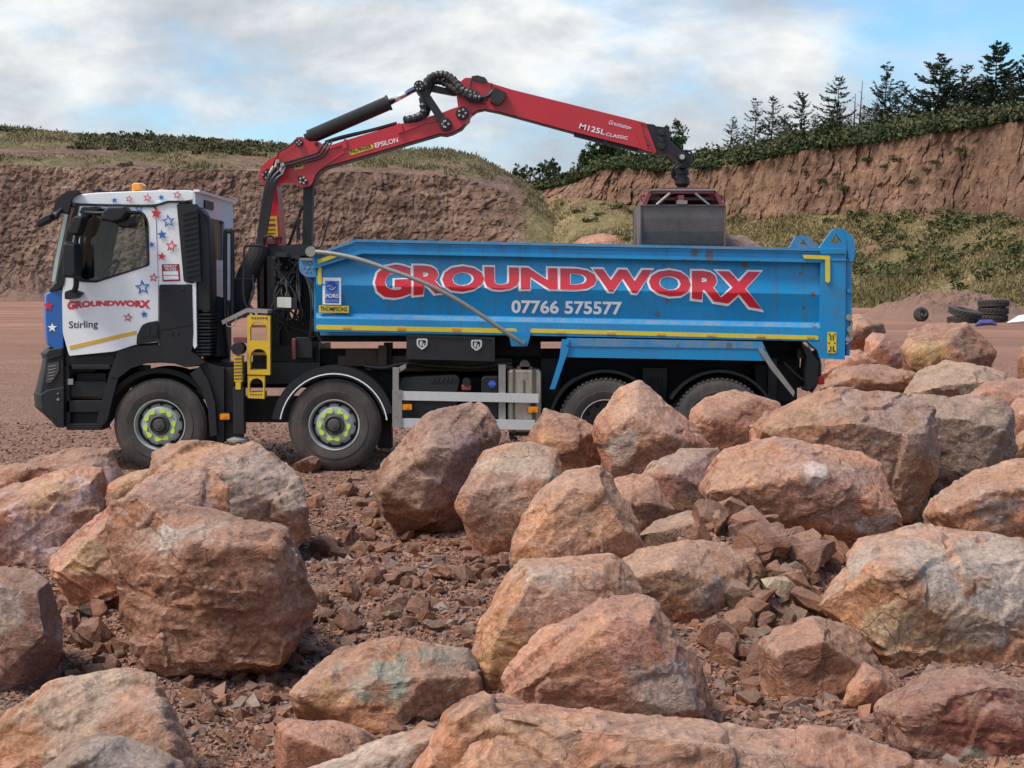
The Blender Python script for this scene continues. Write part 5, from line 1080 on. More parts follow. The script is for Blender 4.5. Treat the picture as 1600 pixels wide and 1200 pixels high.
mk('body_floor', box(500, 500, 1310, 524, .1, 2.38), mBlueD, BODY)
mk('reflective_tape', [plate(rnd(bpl([(494, 507.5 + 1.2), (808, 508.7), (808, 516), (494, 516)]), 3), -.006, .002), plate(rnd(bpl([(829, 508), (1279, 510.5), (1279, 517), (829, 514.5)]), 3), -.006, .002)], mTape, BODY)
mk('reflective_tape', [plate([(496, 406), (529, 394.5), (533, 399), (497, 412)], -.055, -.046), plate(rnd([(497, 411), (502, 409.5), (503, 443), (500, 446), (496.5, 443)], 2), -.012, -.006)], mTape, BODY)
mk('reflective_tape', [plate(rnd([(1254, 398), (1297, 399.5), (1297, 440), (1294, 442), (1289.5, 440), (1289.5, 405.5), (1256, 404)], 2), -.064, -.056)], mTape, BODY)
mk('reflective_tape', plate(rnd([(1293, 519), (1307, 519), (1307, 552), (1293, 552)], 2), -.048, -.041), mTape, BODY)
mk('tape_bolts', [cyl(x, y, 1.3, -.052, -.048, 8) for x in (1295.5, 1304.5) for y in (522, 536, 549)] + [plate(rect(x - .9, y, x + .9, y + 8), -.0515, -.048) for x in (1298, 1302) for y in (523.5, 541)], mInk, BODY)
for x in list(range(534, 800, 86)) + list(range(870, 1280, 78)):
    mk('side_marker', plate(rnd(bpl([(x, 509.6 + (1 if x > 820 else 0)), (x + 13, 509.8 + (1 if x > 820 else 0)), (x + 13, 513.6 + (1 if x > 820 else 0)), (x, 513.4 + (1 if x > 820 else 0))]), 2), -.02, -.0065), mAmb if x % 3 else mTapeO, BODY)
mk('side_skirt', [plate([(886, 528), (1191, 534), (1196, 545), (884, 541)], -.03, .25)], mBlueW, BODY, .004)
mk('side_skirt', [plate([(884, 541.3), (1196, 545.3), (1206, 564), (880, 558)], -.02, .22)], mBlueD, BODY, .004)
mk('skirt_strut', [plate([(878, 530), (890, 530), (888, 548), (867, 608), (859, 608), (874, 560)], -.05, -.032), cyl(886, 537, 3, -.06, -.05, 10)], mBlueD, BODY, .003)
mk('skirt_strut', plate([(1184, 545), (1192, 545), (1242, 612), (1240, 620), (1204, 576)], -.05, -.032), mGal, BODY, .003)
mk('pole_bracket', [plate([(794, 519), (830, 519), (824, 541), (799, 541)], -.03, .05), cyl(820, 535, 2.5, -.045, -.03, 8)], mBlueD, BODY, .003)
mk('front_bracket', [plate(rnd([(467, 403), (494, 404), (494, 433), (478, 433), (467, 424)], [2, 2, 2, 8, 8]), .02, .06)] , mBlueW, BODY, .003)
mk('bracket_bolts', [cyl(481 + 7 * math.cos(k), 418 + 7 * math.sin(k), 1.4, .012, .02, 8) for k in (0, 1.05, 2.1, 3.14, 4.2, 5.2)] + [cyl(481, 418, 2.2, .01, .02, 10), box(470, 403, 492, 407, .0, .06)], mGal, BODY)
mk('sheet_pole', [hose([(487, 393, -.12), (520, 396.5, -.16), (560, 405, -.2), (610, 422, -.23), (660, 441, -.24), (710, 466, -.22), (760, 498, -.18), (800, 526, -.13), (818, 538, -.08)], .026, 12, 8), cyl(485, 393, 8, -.15, -.05, 18)], mPole, BODY, label='long grey bent pole of the load cover lying across the blue side')
mk('sheet_lever', hose([(484, 386, -.03), (501, 385, -.03), (507, 365, -.02), (516, 334, -.0)], .012), mBlk2, BODY)
# lettering on the body
def arch(x0, x1, top, bot):
    tx, ty = zip(*top); bx, by = zip(*bot)
    def f(u, v):
        x = x0 + (x1 - x0) * u; a = float(np.interp(x, tx, ty)); b_ = float(np.interp(x, bx, by)); return x, b_ + (a - b_) * v
    return f
def gy(x, lo):                                            # smooth parabola for the curved base line
    u = (x - 583) / 610; return lo[0] * (1 - u) * (1 - 2 * u) + lo[1] * 4 * u * (1 - u) + lo[2] * u * (2 * u - 1)
def arch2(x0, x1, t_, b_): return lambda u, v: ((x0 + (x1 - x0) * u), gy(x0 + (x1 - x0) * u, b_) + (gy(x0 + (x1 - x0) * u, t_) - gy(x0 + (x1 - x0) * u, b_)) * v)
cuts = [((.33 + .04 * k), 0) for k in range(8)]
text('lettering_outline', 'GROUNDWORX', arch2(582, 1194, (409.5, 416, 421), (473.5, 456, 489)), lambda x, y: bd(x, y) + .001, mWT, BODY, .078, [(c, 0) for c in np.linspace(.05, .95, 22)])
text('lettering', 'GROUNDWORX', arch2(585.5, 1190, (412.5, 419, 424), (470, 452.6, 484.5)), lambda x, y: bd(x, y) - .004, mRedT, BODY, .048, [(c, 0) for c in np.linspace(.05, .95, 22)])
text('phone_number', '07766 575577', lambda u, v: (799 + 173 * u, 489.5 + 2.6 * u - 21 * v), lambda x, y: bd(x, y), mWT, BODY, .03, [(c, 0) for c in np.linspace(.1, .9, 7)])
mk('sticker', plate([(504, 433.5), (533, 434), (533, 476.2), (504, 475.7)], .002, .006), mWT, BODY, label='white and blue square sticker with a round emblem')
mk('sticker_blue', [plate([(508, 457), (529.5, 457), (529.5, 473.5), (508, 473)], -.002, .0015), cyl(518.5, 448, 8.5, -.002, .0015, 28)] , mNavy, BODY)
mk('sticker_field', [plate([(508, 438.5), (529.5, 439), (529.5, 456.7), (508, 456.5)], .0, .0018)], simple('sky_ink', (.03, .22, .62), .35, dirt=0), BODY)
mk('sticker_ring', [arc(518.5, 448, 4.2, 5.0, 200, 340, -.006, -.003, 14), arc(514.5, 448.5, 2.2, 2.9, 0, 180, -.006, -.003, 10), arc(522, 448, 2.2, 2.9, 180, 360, -.006, -.003, 10)], mWT, BODY)
text('sticker_text', 'FORS', lambda u, v: (509 + 20 * u, 465.5 - 6.5 * v), lambda x, y: -.006, mWT, BODY, .02)
text('sticker_text', 'BRONZE', lambda u, v: (510 + 18 * u, 471.5 - 3.4 * v), lambda x, y: -.006, simple('pale_ink', (.35, .5, .75), .4, dirt=0), BODY)
mk('maker_plate', plate([(498, 477), (545, 478), (545, 489), (498, 488)], .008, .03), mTape, BODY)
text('maker_text', 'THOMPSONS', lambda u, v: (500.5 + 42 * u, 486 + .8 * u - (7.2) * v), lambda x, y: .004, mInk, BODY, .02)
# ------------------------------------------------ cab
CAB = empty('cab', W(200, 560, 1.2), LORRY)
def loft(side, ds, bulge, inset=.02):
    """solid from the near to the far side; side pts: (px,py,w) with w the share of the front bulge"""
    V = []; n = len(side); ref = [W(x, y, 0) for x, y, _ in side]
    cx = sum(p[0] for p in ref) / n; cz = sum(p[2] for p in ref) / n
    for d, s in ds:
        bb = bulge * (1 - abs((d - 1.2) / 1.2) ** 3)
        for (x, _, z), (_, _, wt) in zip(ref, side):
            V.append((cx + (x - cx) * (1 - s * inset) - bb * wt, Y0 + d, cz + (z - cz) * (1 - s * inset)))
    F = []
    for a in range(len(ds) - 1):
        for i in range(n): F.append((a * n + i, a * n + (i + 1) % n, (a + 1) * n + (i + 1) % n, (a + 1) * n + i))
    F.append(tuple(range(n - 1, -1, -1))); F.append(tuple((len(ds) - 1) * n + i for i in range(n)))
    return V, F
DS = [(0.0, 1), (.03, .4), (.10, 0), (.3, 0), (.6, 0), (.9, 0), (1.2, 0), (1.5, 0), (1.8, 0), (2.1, 0), (2.3, 0), (2.37, .4), (2.4, 1)]
DSd = lambda a: [(max(d, 0) + (a if i == 0 else 0), s) for i, (d, s) in enumerate(DS)]
mk('roof', loft([(110, 314, .8), (112, 309, .8), (122, 304, .7), (150, 301, .4), (240, 297.5, 0), (296, 297, 0), (303, 300, 0), (304, 312, 0), (288, 314.5, 0), (262, 314.5, 0), (240, 320, 0), (119, 318.5, .8)], DS, .28, .012), mWhite, CAB, .01, smooth=True)
win = rnd([(127, 323), (224, 330), (232, 345), (233.5, 415), (150, 442), (122, 440)], [5, 9, 12, 3, 3, 4])
win_in = rnd([(130, 326), (222, 333), (229.5, 346), (231, 413), (150, 438), (126, 436.5)], [5, 8, 10, 3, 3, 4])
DOOR = empty('door', W(170, 555, .0), CAB)
mk('door_panel', plate(rnd([(124, 319), (238, 322), (243, 330), (247, 440), (247, 532), (246, 535), (212, 538), (180, 549), (108, 556), (98, 520), (97, 462), (100, 438)], [3, 4, 4, 1, 1, 3, 8, 8, 3, 6, 4, 3]), -.02, .04, [win]), mWhite, CAB, .006).name = 'door_panel'
mk('window_seal', plate(win, -.026, .02, [win_in]), mBlk, CAB, .002)
mk('side_window', plate(win_in, -.004, .002), mPane, CAB)
mk('cab_side', plate([(243.8, 315), (263, 314.9), (278, 315), (288, 440), (301, 443), (300, 545), (296, 545), (247.8, 545), (247.8, 440), (244.3, 340)], -.012, .05), mWhite, CAB, .005)
bpy.data.objects.remove(DOOR)
mk('roof_gutter', plate(rnd([(118, 317.5), (238, 320.8), (262, 313.5), (288, 313.5), (288, 316.8), (263, 316.8), (239, 324), (122, 321.5)], 2), -.032, -.0125), mBlk, CAB, .002)
mk('front_pillar', plate([(118.5, 317), (125, 317.5), (118, 350), (103, 425), (100, 446), (84, 456), (88, 445), (92, 425), (106, 360)], -.028, .10), mBlk, CAB, .006)
# windscreen and front
def curved(side_pts, bulge, d0, d1, n=14, th=.02):
    V = []
    for k in range(n):
        d = d0 + (d1 - d0) * k / (n - 1); bb = bulge * (1 - abs((d - 1.2) / 1.2) ** 3)
        for x, y in side_pts:
            q = W(x, y, 0); V.append((q[0] - bb, Y0 + d, q[2]))
        for x, y in side_pts[::-1]:
            q = W(x, y, 0); V.append((q[0] - bb + th, Y0 + d, q[2]))
    m = len(side_pts) * 2
    F = [(a * m + i, a * m + (i + 1) % m, (a + 1) * m + (i + 1) % m, (a + 1) * m + i) for a in range(n - 1) for i in range(m)] + [tuple(range(m)), tuple((n - 1) * m + i for i in range(m))]
    return V, F
mk('windscreen', curved([(113, 318), (104, 360), (95, 405), (89, 440)], .28, .06, 2.34), simple('windscreen_glass', (.05, .075, .07), .12, dirt=0), CAB, smooth=False)
mk('front_panel', loft([(79, 456, .6), (90, 446, .6), (99, 444, .2), (99, 552, .2), (84, 546, .6), (74, 538, .8), (71, 500, .8), (72, 460, .8)], DS, .24, .02), mBlueC, CAB, .008, smooth=True)
mk('front_cowl', loft([(77, 453, .6), (88, 441, .6), (101, 436, .2), (100, 452, .2), (79, 456.5, .6)], [(d - (.01 if i == 0 else 0), s) for i, (d, s) in enumerate(DS)], .26, .0), mBlk, CAB, .006, smooth=True)
mk('cab_floor', box(102, 545, 304, 556, .06, 2.36), mBlk, CAB)
mk('far_cab_side', plate([(150, 322), (243, 320), (303, 314), (303, 560), (101, 560), (98, 462), (115, 320)], 2.30, 2.36, [[(140, 335), (225, 335), (230, 415), (160, 440), (128, 440)]]), mBlk, CAB)
# interior
mk('seat', [loft([(205, 440, 0), (236, 440, 0), (243, 345, 0), (232, 340, 0), (222, 350, 0), (214, 400, 0)], [(a, b_) for a, b_ in ((.45, 1), (.55, 0), (.9, 0), (1.0, 1))], 0, .1), loft([(170, 460, 0), (236, 460, 0), (236, 438, 0), (175, 436, 0)], [(.4, 1), (.5, 0), (.95, 0), (1.05, 1)], 0, .06)], mBlk, CAB, .02)
mk('seat', [loft([(205, 440, 0), (236, 440, 0), (243, 345, 0), (232, 340, 0), (222, 350, 0), (214, 400, 0)], [(a, b_) for a, b_ in ((1.5, 1), (1.6, 0), (2.0, 0), (2.1, 1))], 0, .1)], mBlk, CAB, .02)
mk('dashboard', loft([(98, 446, .3), (112, 436, .2), (140, 438, 0), (152, 470, 0), (150, 500, 0), (100, 500, 0)], [(.06, 0), (1.2, 0), (2.3, 0)], 0, 0), mBlk, CAB, .01)
sw = W(172, 425, .75); mk('steering_wheel', [tube_np([(sw[0] + .19 * math.cos(a) * .45, sw[1] + .21 * math.sin(a), sw[2] + .19 * math.cos(a) * .75) for a in np.linspace(0, 2 * math.pi, 25)], [.014] * 25, 8), tube_np([(sw[0], sw[1], sw[2]), (sw[0] - .16, sw[1], sw[2] - .2)], [.03, .03], 8)], mBlk, CAB)
mk('bunk_wall', box(288, 330, 297, 540, .1, 2.3), mBlk, CAB)
# back wall of the cab
X0, X1 = W(301, 300)[0], W(305, 300)[0]
def backplate(outer, holes, x0, x1):
    f = lambda pl: [(d, W(0, py, 0)[2]) for d, py in pl]
    V, F = curve_vf([f(outer)] + [f(h) for h in holes], (x1 - x0) / 2); xm = (x0 + x1) / 2
    return [(xm + z, Y0 + x, y) for x, y, z in V], F
wh = rnd([(.50, 337), (1.75, 331), (1.75, 402), (.50, 402)], [.08] * 4)
wh = [(.48, 340), (.56, 336), (1.7, 336), (1.78, 340), (1.78, 400), (1.7, 404), (.56, 404), (.48, 400)]
mk('cab_back', [backplate([(0.0, 300), (.05, 297), (2.35, 297), (2.40, 300), (2.40, 500), (0.0, 500)], [wh], X0, X1), backplate([(0.55, 430), (1.85, 430), (1.85, 470), (.55, 470)], [], X1, X1 + .012), backplate([(0.3, 417), (2.2, 417), (2.2, 422), (.3, 422)], [], X1, X1 + .014)], mWhiteD, CAB, .006)
mk('back_window', backplate([(.47, 336), (1.79, 336), (1.79, 404), (.47, 404)], [], X0 - .02, X0 - .002), simple('tinted_glass', (.015, .022, .02), .25, dirt=0), CAB)
mk('roof_lip', [backplate([(-.01, 300.5), (2.41, 300.5), (2.41, 296.5), (-.01, 296.5)], [], X1 - .02, X1 + .05)], mWhite, CAB, .006)
mk('back_vent', backplate([(.48, 309), (1.0, 309), (1.0, 322), (.48, 322)], [], X1 + .001, X1 + .02), mBlk, CAB, .004)
mk('lower_back', backplate([(0.1, 500), (2.3, 500), (2.3, 560), (.1, 560)], [], X0 - .1, X1 - .02), mBlk, CAB)
# intake grille, trims
GR_ = [(276, 318.5), (309, 319), (314.5, 440), (287, 440)]
mk('intake_grille', [plate(rnd(GR_, 3), -.05, .0)] + [plate([(285 + k * .45 + 0, 332 + 8.2 * k), (308 + k * .42, 326.5 + 8.2 * k), (308 + k * .42, 329.8 + 8.2 * k), (285 + k * .45, 335.3 + 8.2 * k)], -.064, -.051) for k in range(13)], mBlk, CAB, .003)
mk('air_duct', [loft([(307, 322, 0), (316, 330, 0), (325, 350, 0), (328, 400, 0), (329, 490, 0), (306, 490, 0), (309, 440, 0)], [(.0, .8), (.06, 0), (.35, 0), (.42, .8)], 0, .08)] + [box(305, 490 + k * 5.2, 329, 493.6 + k * 5.2, .0 + .012 * (k % 2), .42) for k in range(13)] + [hose([(316 + k * 4, 332 + k * 3, .02 + .02 * k), (320 + k * 3, 400, .02), (319 + k * 3, 488, .02)], .022, 6) for k in range(3)], mBlk, CAB, .006)
mk('side_trim', [plate(rnd([(248.5, 444.5), (300, 444.5), (302, 520), (300, 546), (296, 552), (280, 541), (248.5, 539)], 3), -.035, .02), cyl(256, 453, 2.4, -.045, -.03, 12), cyl(285.5, 452, 2.4, -.045, -.03, 12), cyl(267.5, 520.5, 2.4, -.045, -.03, 12), cyl(278, 520.5, 2.4, -.045, -.03, 12), plate([(248.5, 512), (301, 503), (301, 507), (248.5, 516)], -.042, -.034)], mBlk, CAB, .004)
mk('trim_edge', plate([(300.5, 442.5), (306, 442.5), (307.5, 541), (304, 545), (301.5, 540)], -.03, .02), mWhite, CAB, .003)
mk('step_cover', [plate(rnd([(213, 538.5), (214, 524), (222, 508), (230, 504), (247, 501), (247.5, 533)], 3), -.05, -.021)] + [plate([(x, 507), (x + 7, 505.5), (x + 7, 525), (x - 4, 527)], -.056, -.0505) for x in (227, 238)], mBlk, CAB, .003)
# lower front, bumper, arch
mk('bumper', [loft([(76, 545, .7), (100, 545, .2), (101, 660, .2), (92, 667, .5), (64, 636, 1), (62, 615, 1), (70, 575, .9), (72, 552, .8)], [(d - (.02 if i == 0 else 0), s) for i, (d, s) in enumerate(DS)], .26, .03), loft([(70, 553, .9), (76, 546, .8), (98, 543, .2), (98, 556, .2), (73, 563, .9)], [(d - (.04 if i == 0 else 0), s) for i, (d, s) in enumerate(DS)], .27, .0), loft([(61, 616, 1), (72, 609, .9), (101, 604, .2), (101, 668, .2), (90, 668, .5), (63, 639, 1)], [(d - (.05 if i == 0 else 0), s) for i, (d, s) in enumerate(DS)], .27, .01)], mBlk, CAB, .008)
mk('headlamp', [plate(rnd([(74, 568), (92, 565), (92, 580), (80, 598), (71, 598)], 3), -.035, .0), ], simple('lamp_lens', (.05, .055, .06), .08, coat=.8, dirt=0), CAB, .004)
mk('headlamp_fins', [plate([(76, 572 + 5 * k), (88 - k, 570 + 5 * k), (88 - k, 571.4 + 5 * k), (75, 573.6 + 5 * k)], -.04, -.0355) for k in range(5)] + [cyl(90.5, 624, 2.2, -.06, -.05, 12), cyl(90, 615, 1.3, -.06, -.05, 10)], mGal, CAB)
mk('entry_steps', [box(102, 556, 178, 572, .04, .5), box(112, 570, 172, 577, -.01, .3), box(104, 596, 166, 620, .06, .5), box(103, 626, 166, 644, .02, .3), box(112, 644, 160, 662, .12, .3), box(104, 662, 160, 672, .0, .35), box(102, 572, 108, 668, .02, .4), box(120, 583, 166, 596, .2, .4)], mBlk, CAB, .005)
mk('step_lamp', plate(rect(106, 592, 114, 601), -.0, .02), mGal, CAB, .002)
mk('wheel_arch', [plate([(184, 549), (213, 541), (250, 539), (282, 541), (300, 550), (322, 566), (290, 574), (272, 568), (250, 566), (228, 568), (205, 575), (185, 590), (174, 590), (170, 586), (176, 566)], -.04, .04),
    plate([(170, 587), (185, 588), (176, 620), (168, 655), (158, 668), (150, 662), (158, 630)], -.03, .35),
    plate([(297, 584), (312, 572), (326, 596), (336, 630), (339, 680), (328, 682), (325, 640), (316, 610)], -.04, .04), plate([(322, 566), (350, 575), (350, 690), (339, 690), (338, 640), (312, 572), (290, 574)], .02, .1)], mBlk, CAB, .006)
mk('arch_liner', arc(249, 667, 84, 92, 5, 170, .05, .6), mChas, CAB)
# visor, mirrors, lamps
mk('sun_visor', [curved([(120, 298), (108, 299), (96, 306), (86, 318), (82, 328)], .14, -.06, 2.46, 12, .03), plate(rnd([(83, 329), (86, 316), (96, 304), (108, 297.5), (126, 299), (112, 309), (107, 333), (98, 331)], 3), -.08, -.03)], mBlk, CAB, .004)
mk('front_mirror', [hose([(98, 326, -.05), (90, 334, -.12), (86, 342, -.14)], .03), loft([(66, 354, 0), (68, 346, 0), (82, 337, 0), (90, 335, 0), (92, 343, 0), (80, 350, 0), (68, 356, 0)], [(-.26, .8), (-.2, 0), (-.1, 0), (-.04, .8)], 0, .25)], mBlk, CAB, .006)
mk('kerb_mirror', [loft([(170, 346, 0), (172, 335, 0), (182, 325, 0), (208, 325, 0), (214, 333, 0), (206, 346, 0), (190, 350, 0)], [(-.42, .8), (-.36, 0), (-.2, 0), (-.14, .8)], 0, .25), loft([(190, 350, 0), (206, 346, 0), (222, 337, 0), (222, 350, 0), (213, 357, 0), (198, 357, 0)], [(-.34, .8), (-.3, 0), (-.16, 0), (-.12, .8)], 0, .25), hose([(126, 331, -.1), (150, 333, -.3), (175, 332, -.3)], .022)], mBlk, CAB, .008)
mk('upper_mirror_arm', [plate(rnd([(126, 325), (152, 322.5), (155, 327), (140, 333), (136, 341), (129, 341)], 2), -.18, -.03)], mBlk, CAB, .006)
mk('wide_mirror', loft([(121, 361, 0), (126, 345, 0), (131, 339, 0), (143, 339, 0), (145, 343, 0), (137, 367, 0), (132, 370, 0), (123, 368, 0)], [(-.40, .8), (-.34, 0), (-.18, 0), (-.12, .8)], 0, .2), mBlk, CAB, .01)
mk('main_mirror', loft([(114, 381, 0), (118, 378, 0), (133, 382, 0), (134, 432, 0), (131, 435, 0), (115, 434, 0), (113, 430, 0)], [(-.42, .8), (-.36, 0), (-.18, 0), (-.12, .8)], 0, .15), mBlk, CAB, .012)
mks('mirror_mount', [hose([(122, 366, -.25), (119, 375, -.25), (120, 385, -.25)], .03), hose([(119, 432, -.22), (119, 446, -.2), (116, 455, -.1)], .035), plate(rnd([(101, 456), (112, 452), (128, 457), (120, 466), (101, 468)], 3), -.14, -.02)], mBlk, CAB, .01)
mk('beacon', [loft([(196.5, 297, 0), (197, 286, 0), (200, 283, 0), (212, 283, 0), (215, 286, 0), (215.5, 297, 0)], [(.2, 1), (.24, .3), (.34, 0), (.44, .3), (.48, 1)], 0, .3)], mAmb, CAB, .01)
mk('beacon', [loft([(239, 297, 0), (241, 293.5, 0), (251, 293.5, 0), (253, 297, 0)], [(.2, 1), (.25, 0), (.4, 0), (.45, 1)], 0, .2)], simple('pale_lens', (.75, .30, .18), .3, dirt=.1), CAB, .006)
mk('roof_gear', [box(144, 296, 150, 302, .5, .9), box(150, 297, 158, 301, .5, .8), hose([(180, 299, .6), (186, 295, .6), (190, 290, .6)], .008), box(175, 297.5, 195, 300, .3, 1.4), cyl(155, 296, 2.5, .5, .6, 10)], mBlk, CAB)
# cab lettering and stars
SD = lambda x, y: -.023
text('cab_lettering', 'GROUNDWORX', lambda u, v: (105 + 130 * u, (485.0 * (1 - u) * (1 - 2 * u) + 478.2 * 4 * u * (1 - u) + 483 * u * (2 * u - 1)) + ((470.3 - 1.5 * u) - (485.0 * (1 - u) * (1 - 2 * u) + 478.2 * 4 * u * (1 - u) + 483 * u * (2 * u - 1))) * v), SD, mRedT, CAB, .065)
text('depot_name', 'Stirling', lambda u, v: (107.5 + 45.5 * u, 516.5 - 1.5 * u - 14.5 * v), SD, mInk, CAB, .012)
mk('gold_stripe', plate([(108, 540.5), (213, 516.5), (213, 522.5), (110, 546.5)], -.024, -.0205), mTapeO, CAB)
def starpts(x, y, r_, rot=0, k=.42): return [(x + (r_ if i % 2 == 0 else r_ * k) * math.sin(R(36 * i + rot)), y - (r_ if i % 2 == 0 else r_ * k) * math.cos(R(36 * i + rot))) for i in range(10)]
STARS = [(178.6, 313, 5, 'b', 1), (251.8, 308.5, 5, 'b', 1), (253, 366.5, 8, 'b', 1), (237, 382, 5, 'b', 1), (225, 491, 6, 'b', 1), (243.7, 333, 9, 'r', 1), (252.6, 400.5, 7, 'r', 1), (201.6, 310.5, 6, 'r', 0), (230, 309, 7, 'r', 0), (276.6, 304.5, 7, 'r', 0),
         (267.7, 384.5, 10, 'r', 0), (239.8, 433.7, 7.5, 'r', 0), (199.8, 496, 7.5, 'r', 0), (263, 345.5, 11, 'b', 0), (222.6, 449, 12.5, 'b', 0), (217, 326, 7, 'b', 0)]
for x, y, r_, c, full in STARS:
    dd = -.030 if y > 322 else (-.012 if y < 316 else -.036)
    if y < 316: dd = -.02
    st_ = starpts(x, y, r_, 8 if c == 'r' else -6)
    mk('star', plate(st_, dd, dd + .004, [] if full else [starpts(x, y, r_ * .62, 8 if c == 'r' else -6)]), mRedS if c == 'r' else mBluS, CAB)
for x, y, r_, m_2 in ((75.5, 478, 8, mRedS), (81.5, 512, 7.5, mWT)): mk('star', plate(starpts(x, y, r_), -.008, .03), m_2, CAB)
mk('dealer_sticker', plate(rnd([(252.5, 413), (280, 412.5), (281.5, 439), (254, 440)], 1), -.0165, -.0125), mMaroon, CAB)
mk('sticker_panel', [plate([(255, 424), (278, 423.5), (278.5, 429.5), (255.3, 430)], -.0195, -.017), plate([(255.4, 431), (278.6, 430.5), (279, 436.5), (256, 437)], -.0195, -.017)], mWT, CAB)
text('sticker_text', 'RENAULT', lambda u, v: (256.5 + 19.5 * u, 418 - 3.8 * v), lambda x, y: -.02, mWT, CAB, .02)
text('sticker_text', 'TRUCKS', lambda u, v: (257.5 + 18 * u, 422.8 - 3.8 * v), lambda x, y: -.02, mWT, CAB, .02)
# ------------------------------------------------ wheels
def lat(profile, k=64):
    V = []; F = []; n = len(profile)
    for j in range(k):
        a = 2 * math.pi * j / k
        for r_, h_ in profile: V.append((r_ * math.cos(a), h_, r_ * math.sin(a)))
    for j in range(k):
        for i in range(n - 1): F.append((j * n + i, ((j + 1) % k) * n + i, ((j + 1) % k) * n + i + 1, j * n + i + 1))
    return V, F
RW = .5405
def tyre_me(lugs):
    pr = [(.295, .04), (.305, .022), (.33, .012), (.38, .0), (.395, -.002), (.398, .004), (.45, .004), (.49, .012), (.515, .026), (.522, .04), (RW, .052)]
    for k in range(4): y = .09 + k * .045; pr += [(RW, y), (RW - .014, y + .002), (RW - .014, y + .009), (RW, y + .011)]
    pr += [(RW, .275), (.52, .29), (.49, .31), (.40, .322), (.30, .29)]
    parts = [lat(pr, 96)]
    if lugs:
        for j in range(60):
            a = 2 * math.pi * j / 60; q = []
            for da in (0, .055):
                for rr, y in ((RW - .01, .03), (RW + .012, .04), (RW + .012, .12), (RW - .01, .12)): q.append((rr * math.cos(a + da), y, rr * math.sin(a + da)))
            parts.append((q, [(0, 1, 2, 3), (7, 6, 5, 4), (0, 4, 5, 1), (1, 5, 6, 2), (2, 6, 7, 3)]))
    V, F = join(parts); me = mesh_np('tyre', V, F, True); me.materials.append(mTyre)
    if hasattr(me, 'set_sharp_from_angle'): me.set_sharp_from_angle(angle=R(28))
    return me
def rawme(name, vfs, mat, smooth=False):
    V, F = join(vfs); me = mesh_np(name, V, F, smooth); bm = bmesh.new(); bm.from_mesh(me); bmesh.ops.recalc_face_normals(bm, faces=bm.faces); bm.to_mesh(me); bm.free(); me.materials.append(mat)
    if smooth: me.set_sharp_from_angle(angle=R(30))
    return me
def lcyl(x, z, r_, y0, y1, n=12, r2=None):
    r2 = r_ if r2 is None else r2
    V = [(x + r_ * math.cos(6.2832 * k / n), y0, z + r_ * math.sin(6.2832 * k / n)) for k in range(n)] + [(x + r2 * math.cos(6.2832 * k / n), y1, z + r2 * math.sin(6.2832 * k / n)) for k in range(n)]
    return V, [tuple(range(n)), tuple(range(2 * n - 1, n - 1, -1))] + [((k + 1) % n, k, n + k, n + (k + 1) % n) for k in range(n)]
def pol(r_, a): return (r_ * math.cos(R(a)), r_ * math.sin(R(a)))
ty_s, ty_r = tyre_me(False), tyre_me(True)
lip_me = rawme('rim_lip', [lat([(.286, .045), (.288, .024), (.294, .016), (.301, .018), (.300, .036)], 64)], mLip, True)
fr_me = rawme('rim', [lat([(.290, .03), (.280, .055), (.272, .10), (.262, .115), (.246, .105), (.215, .050), (.200, .034), (.130, .028), (.120, .03)], 64)], mRim, True)
fo_me = rawme('hand_holes', [lcyl(*pol(.238, 18 + 36 * k), .021, .066, .12, 14) for k in range(10)] + [lat([(.268, .100), (.250, .096), (.249, .11), (.268, .118)], 64)], mChas)
hub_me = rawme('hub', [lat([(.122, .04), (.116, .0), (.104, -.012), (.098, -.006), (.088, .012), (.075, .004), (.070, -.02), (.062, -.032), (.0, -.036)], 32), lat([(.03, -.036), (.03, -.044), (0, -.046)], 12)], mRimD, True)
def indic(a, da):
    p = pol(.168, a); q = pol(.172, a + da); L_ = Vector((q[0] - p[0], q[1] - p[1])); n_ = Vector((-L_.y, L_.x)).normalized(); pts = []
    for k in range(9): t = math.pi * (.5 + k / 8); c_ = L_.normalized() * math.cos(t) * .027 + n_ * math.sin(t) * .027; pts.append((p[0] + c_.x, p[1] + c_.y))
    tip = (p[0] + L_.normalized().x * .05, p[1] + L_.normalized().y * .05); pts.append((tip[0] + n_.x * -.006, tip[1] + n_.y * -.006)); pts.append((tip[0] + n_.x * .006, tip[1] + n_.y * .006))
    pts = pts[:9] + [pts[9], pts[10]]
    V = [(x, .002, z) for x, z in pts] + [(x, .03, z) for x, z in pts]; n = len(pts)
    return V, [tuple(range(n)), tuple(range(2 * n - 1, n - 1, -1))] + [(k, (k + 1) % n, n + (k + 1) % n, n + k) for k in range(n)]
ind_me = rawme('nut_markers', [indic(36 * k + 12, 20 if k % 2 == 0 else -20) for k in range(10)], mLime)
bolt_me = rawme('wheel_nuts', [lcyl(*pol(.168, 36 * k + 12), .014, .006, .03, 6) for k in range(10)], mRimD)
rr_me = rawme('rim', [lat([(.290, .03), (.278, .07), (.262, .14), (.250, .165), (.215, .170), (.140, .180), (.132, .15), (.125, .10), (.118, .09), (.0, .085)], 64)] + [lcyl(*pol(.172, 36 * k), .016, .145, .18, 6) for k in range(10)], mRimD, True)
rh_me = rawme('hand_holes', [lcyl(*pol(.226, 36 * k + 18), .022, .160, .18, 12) for k in range(10)], mChas)
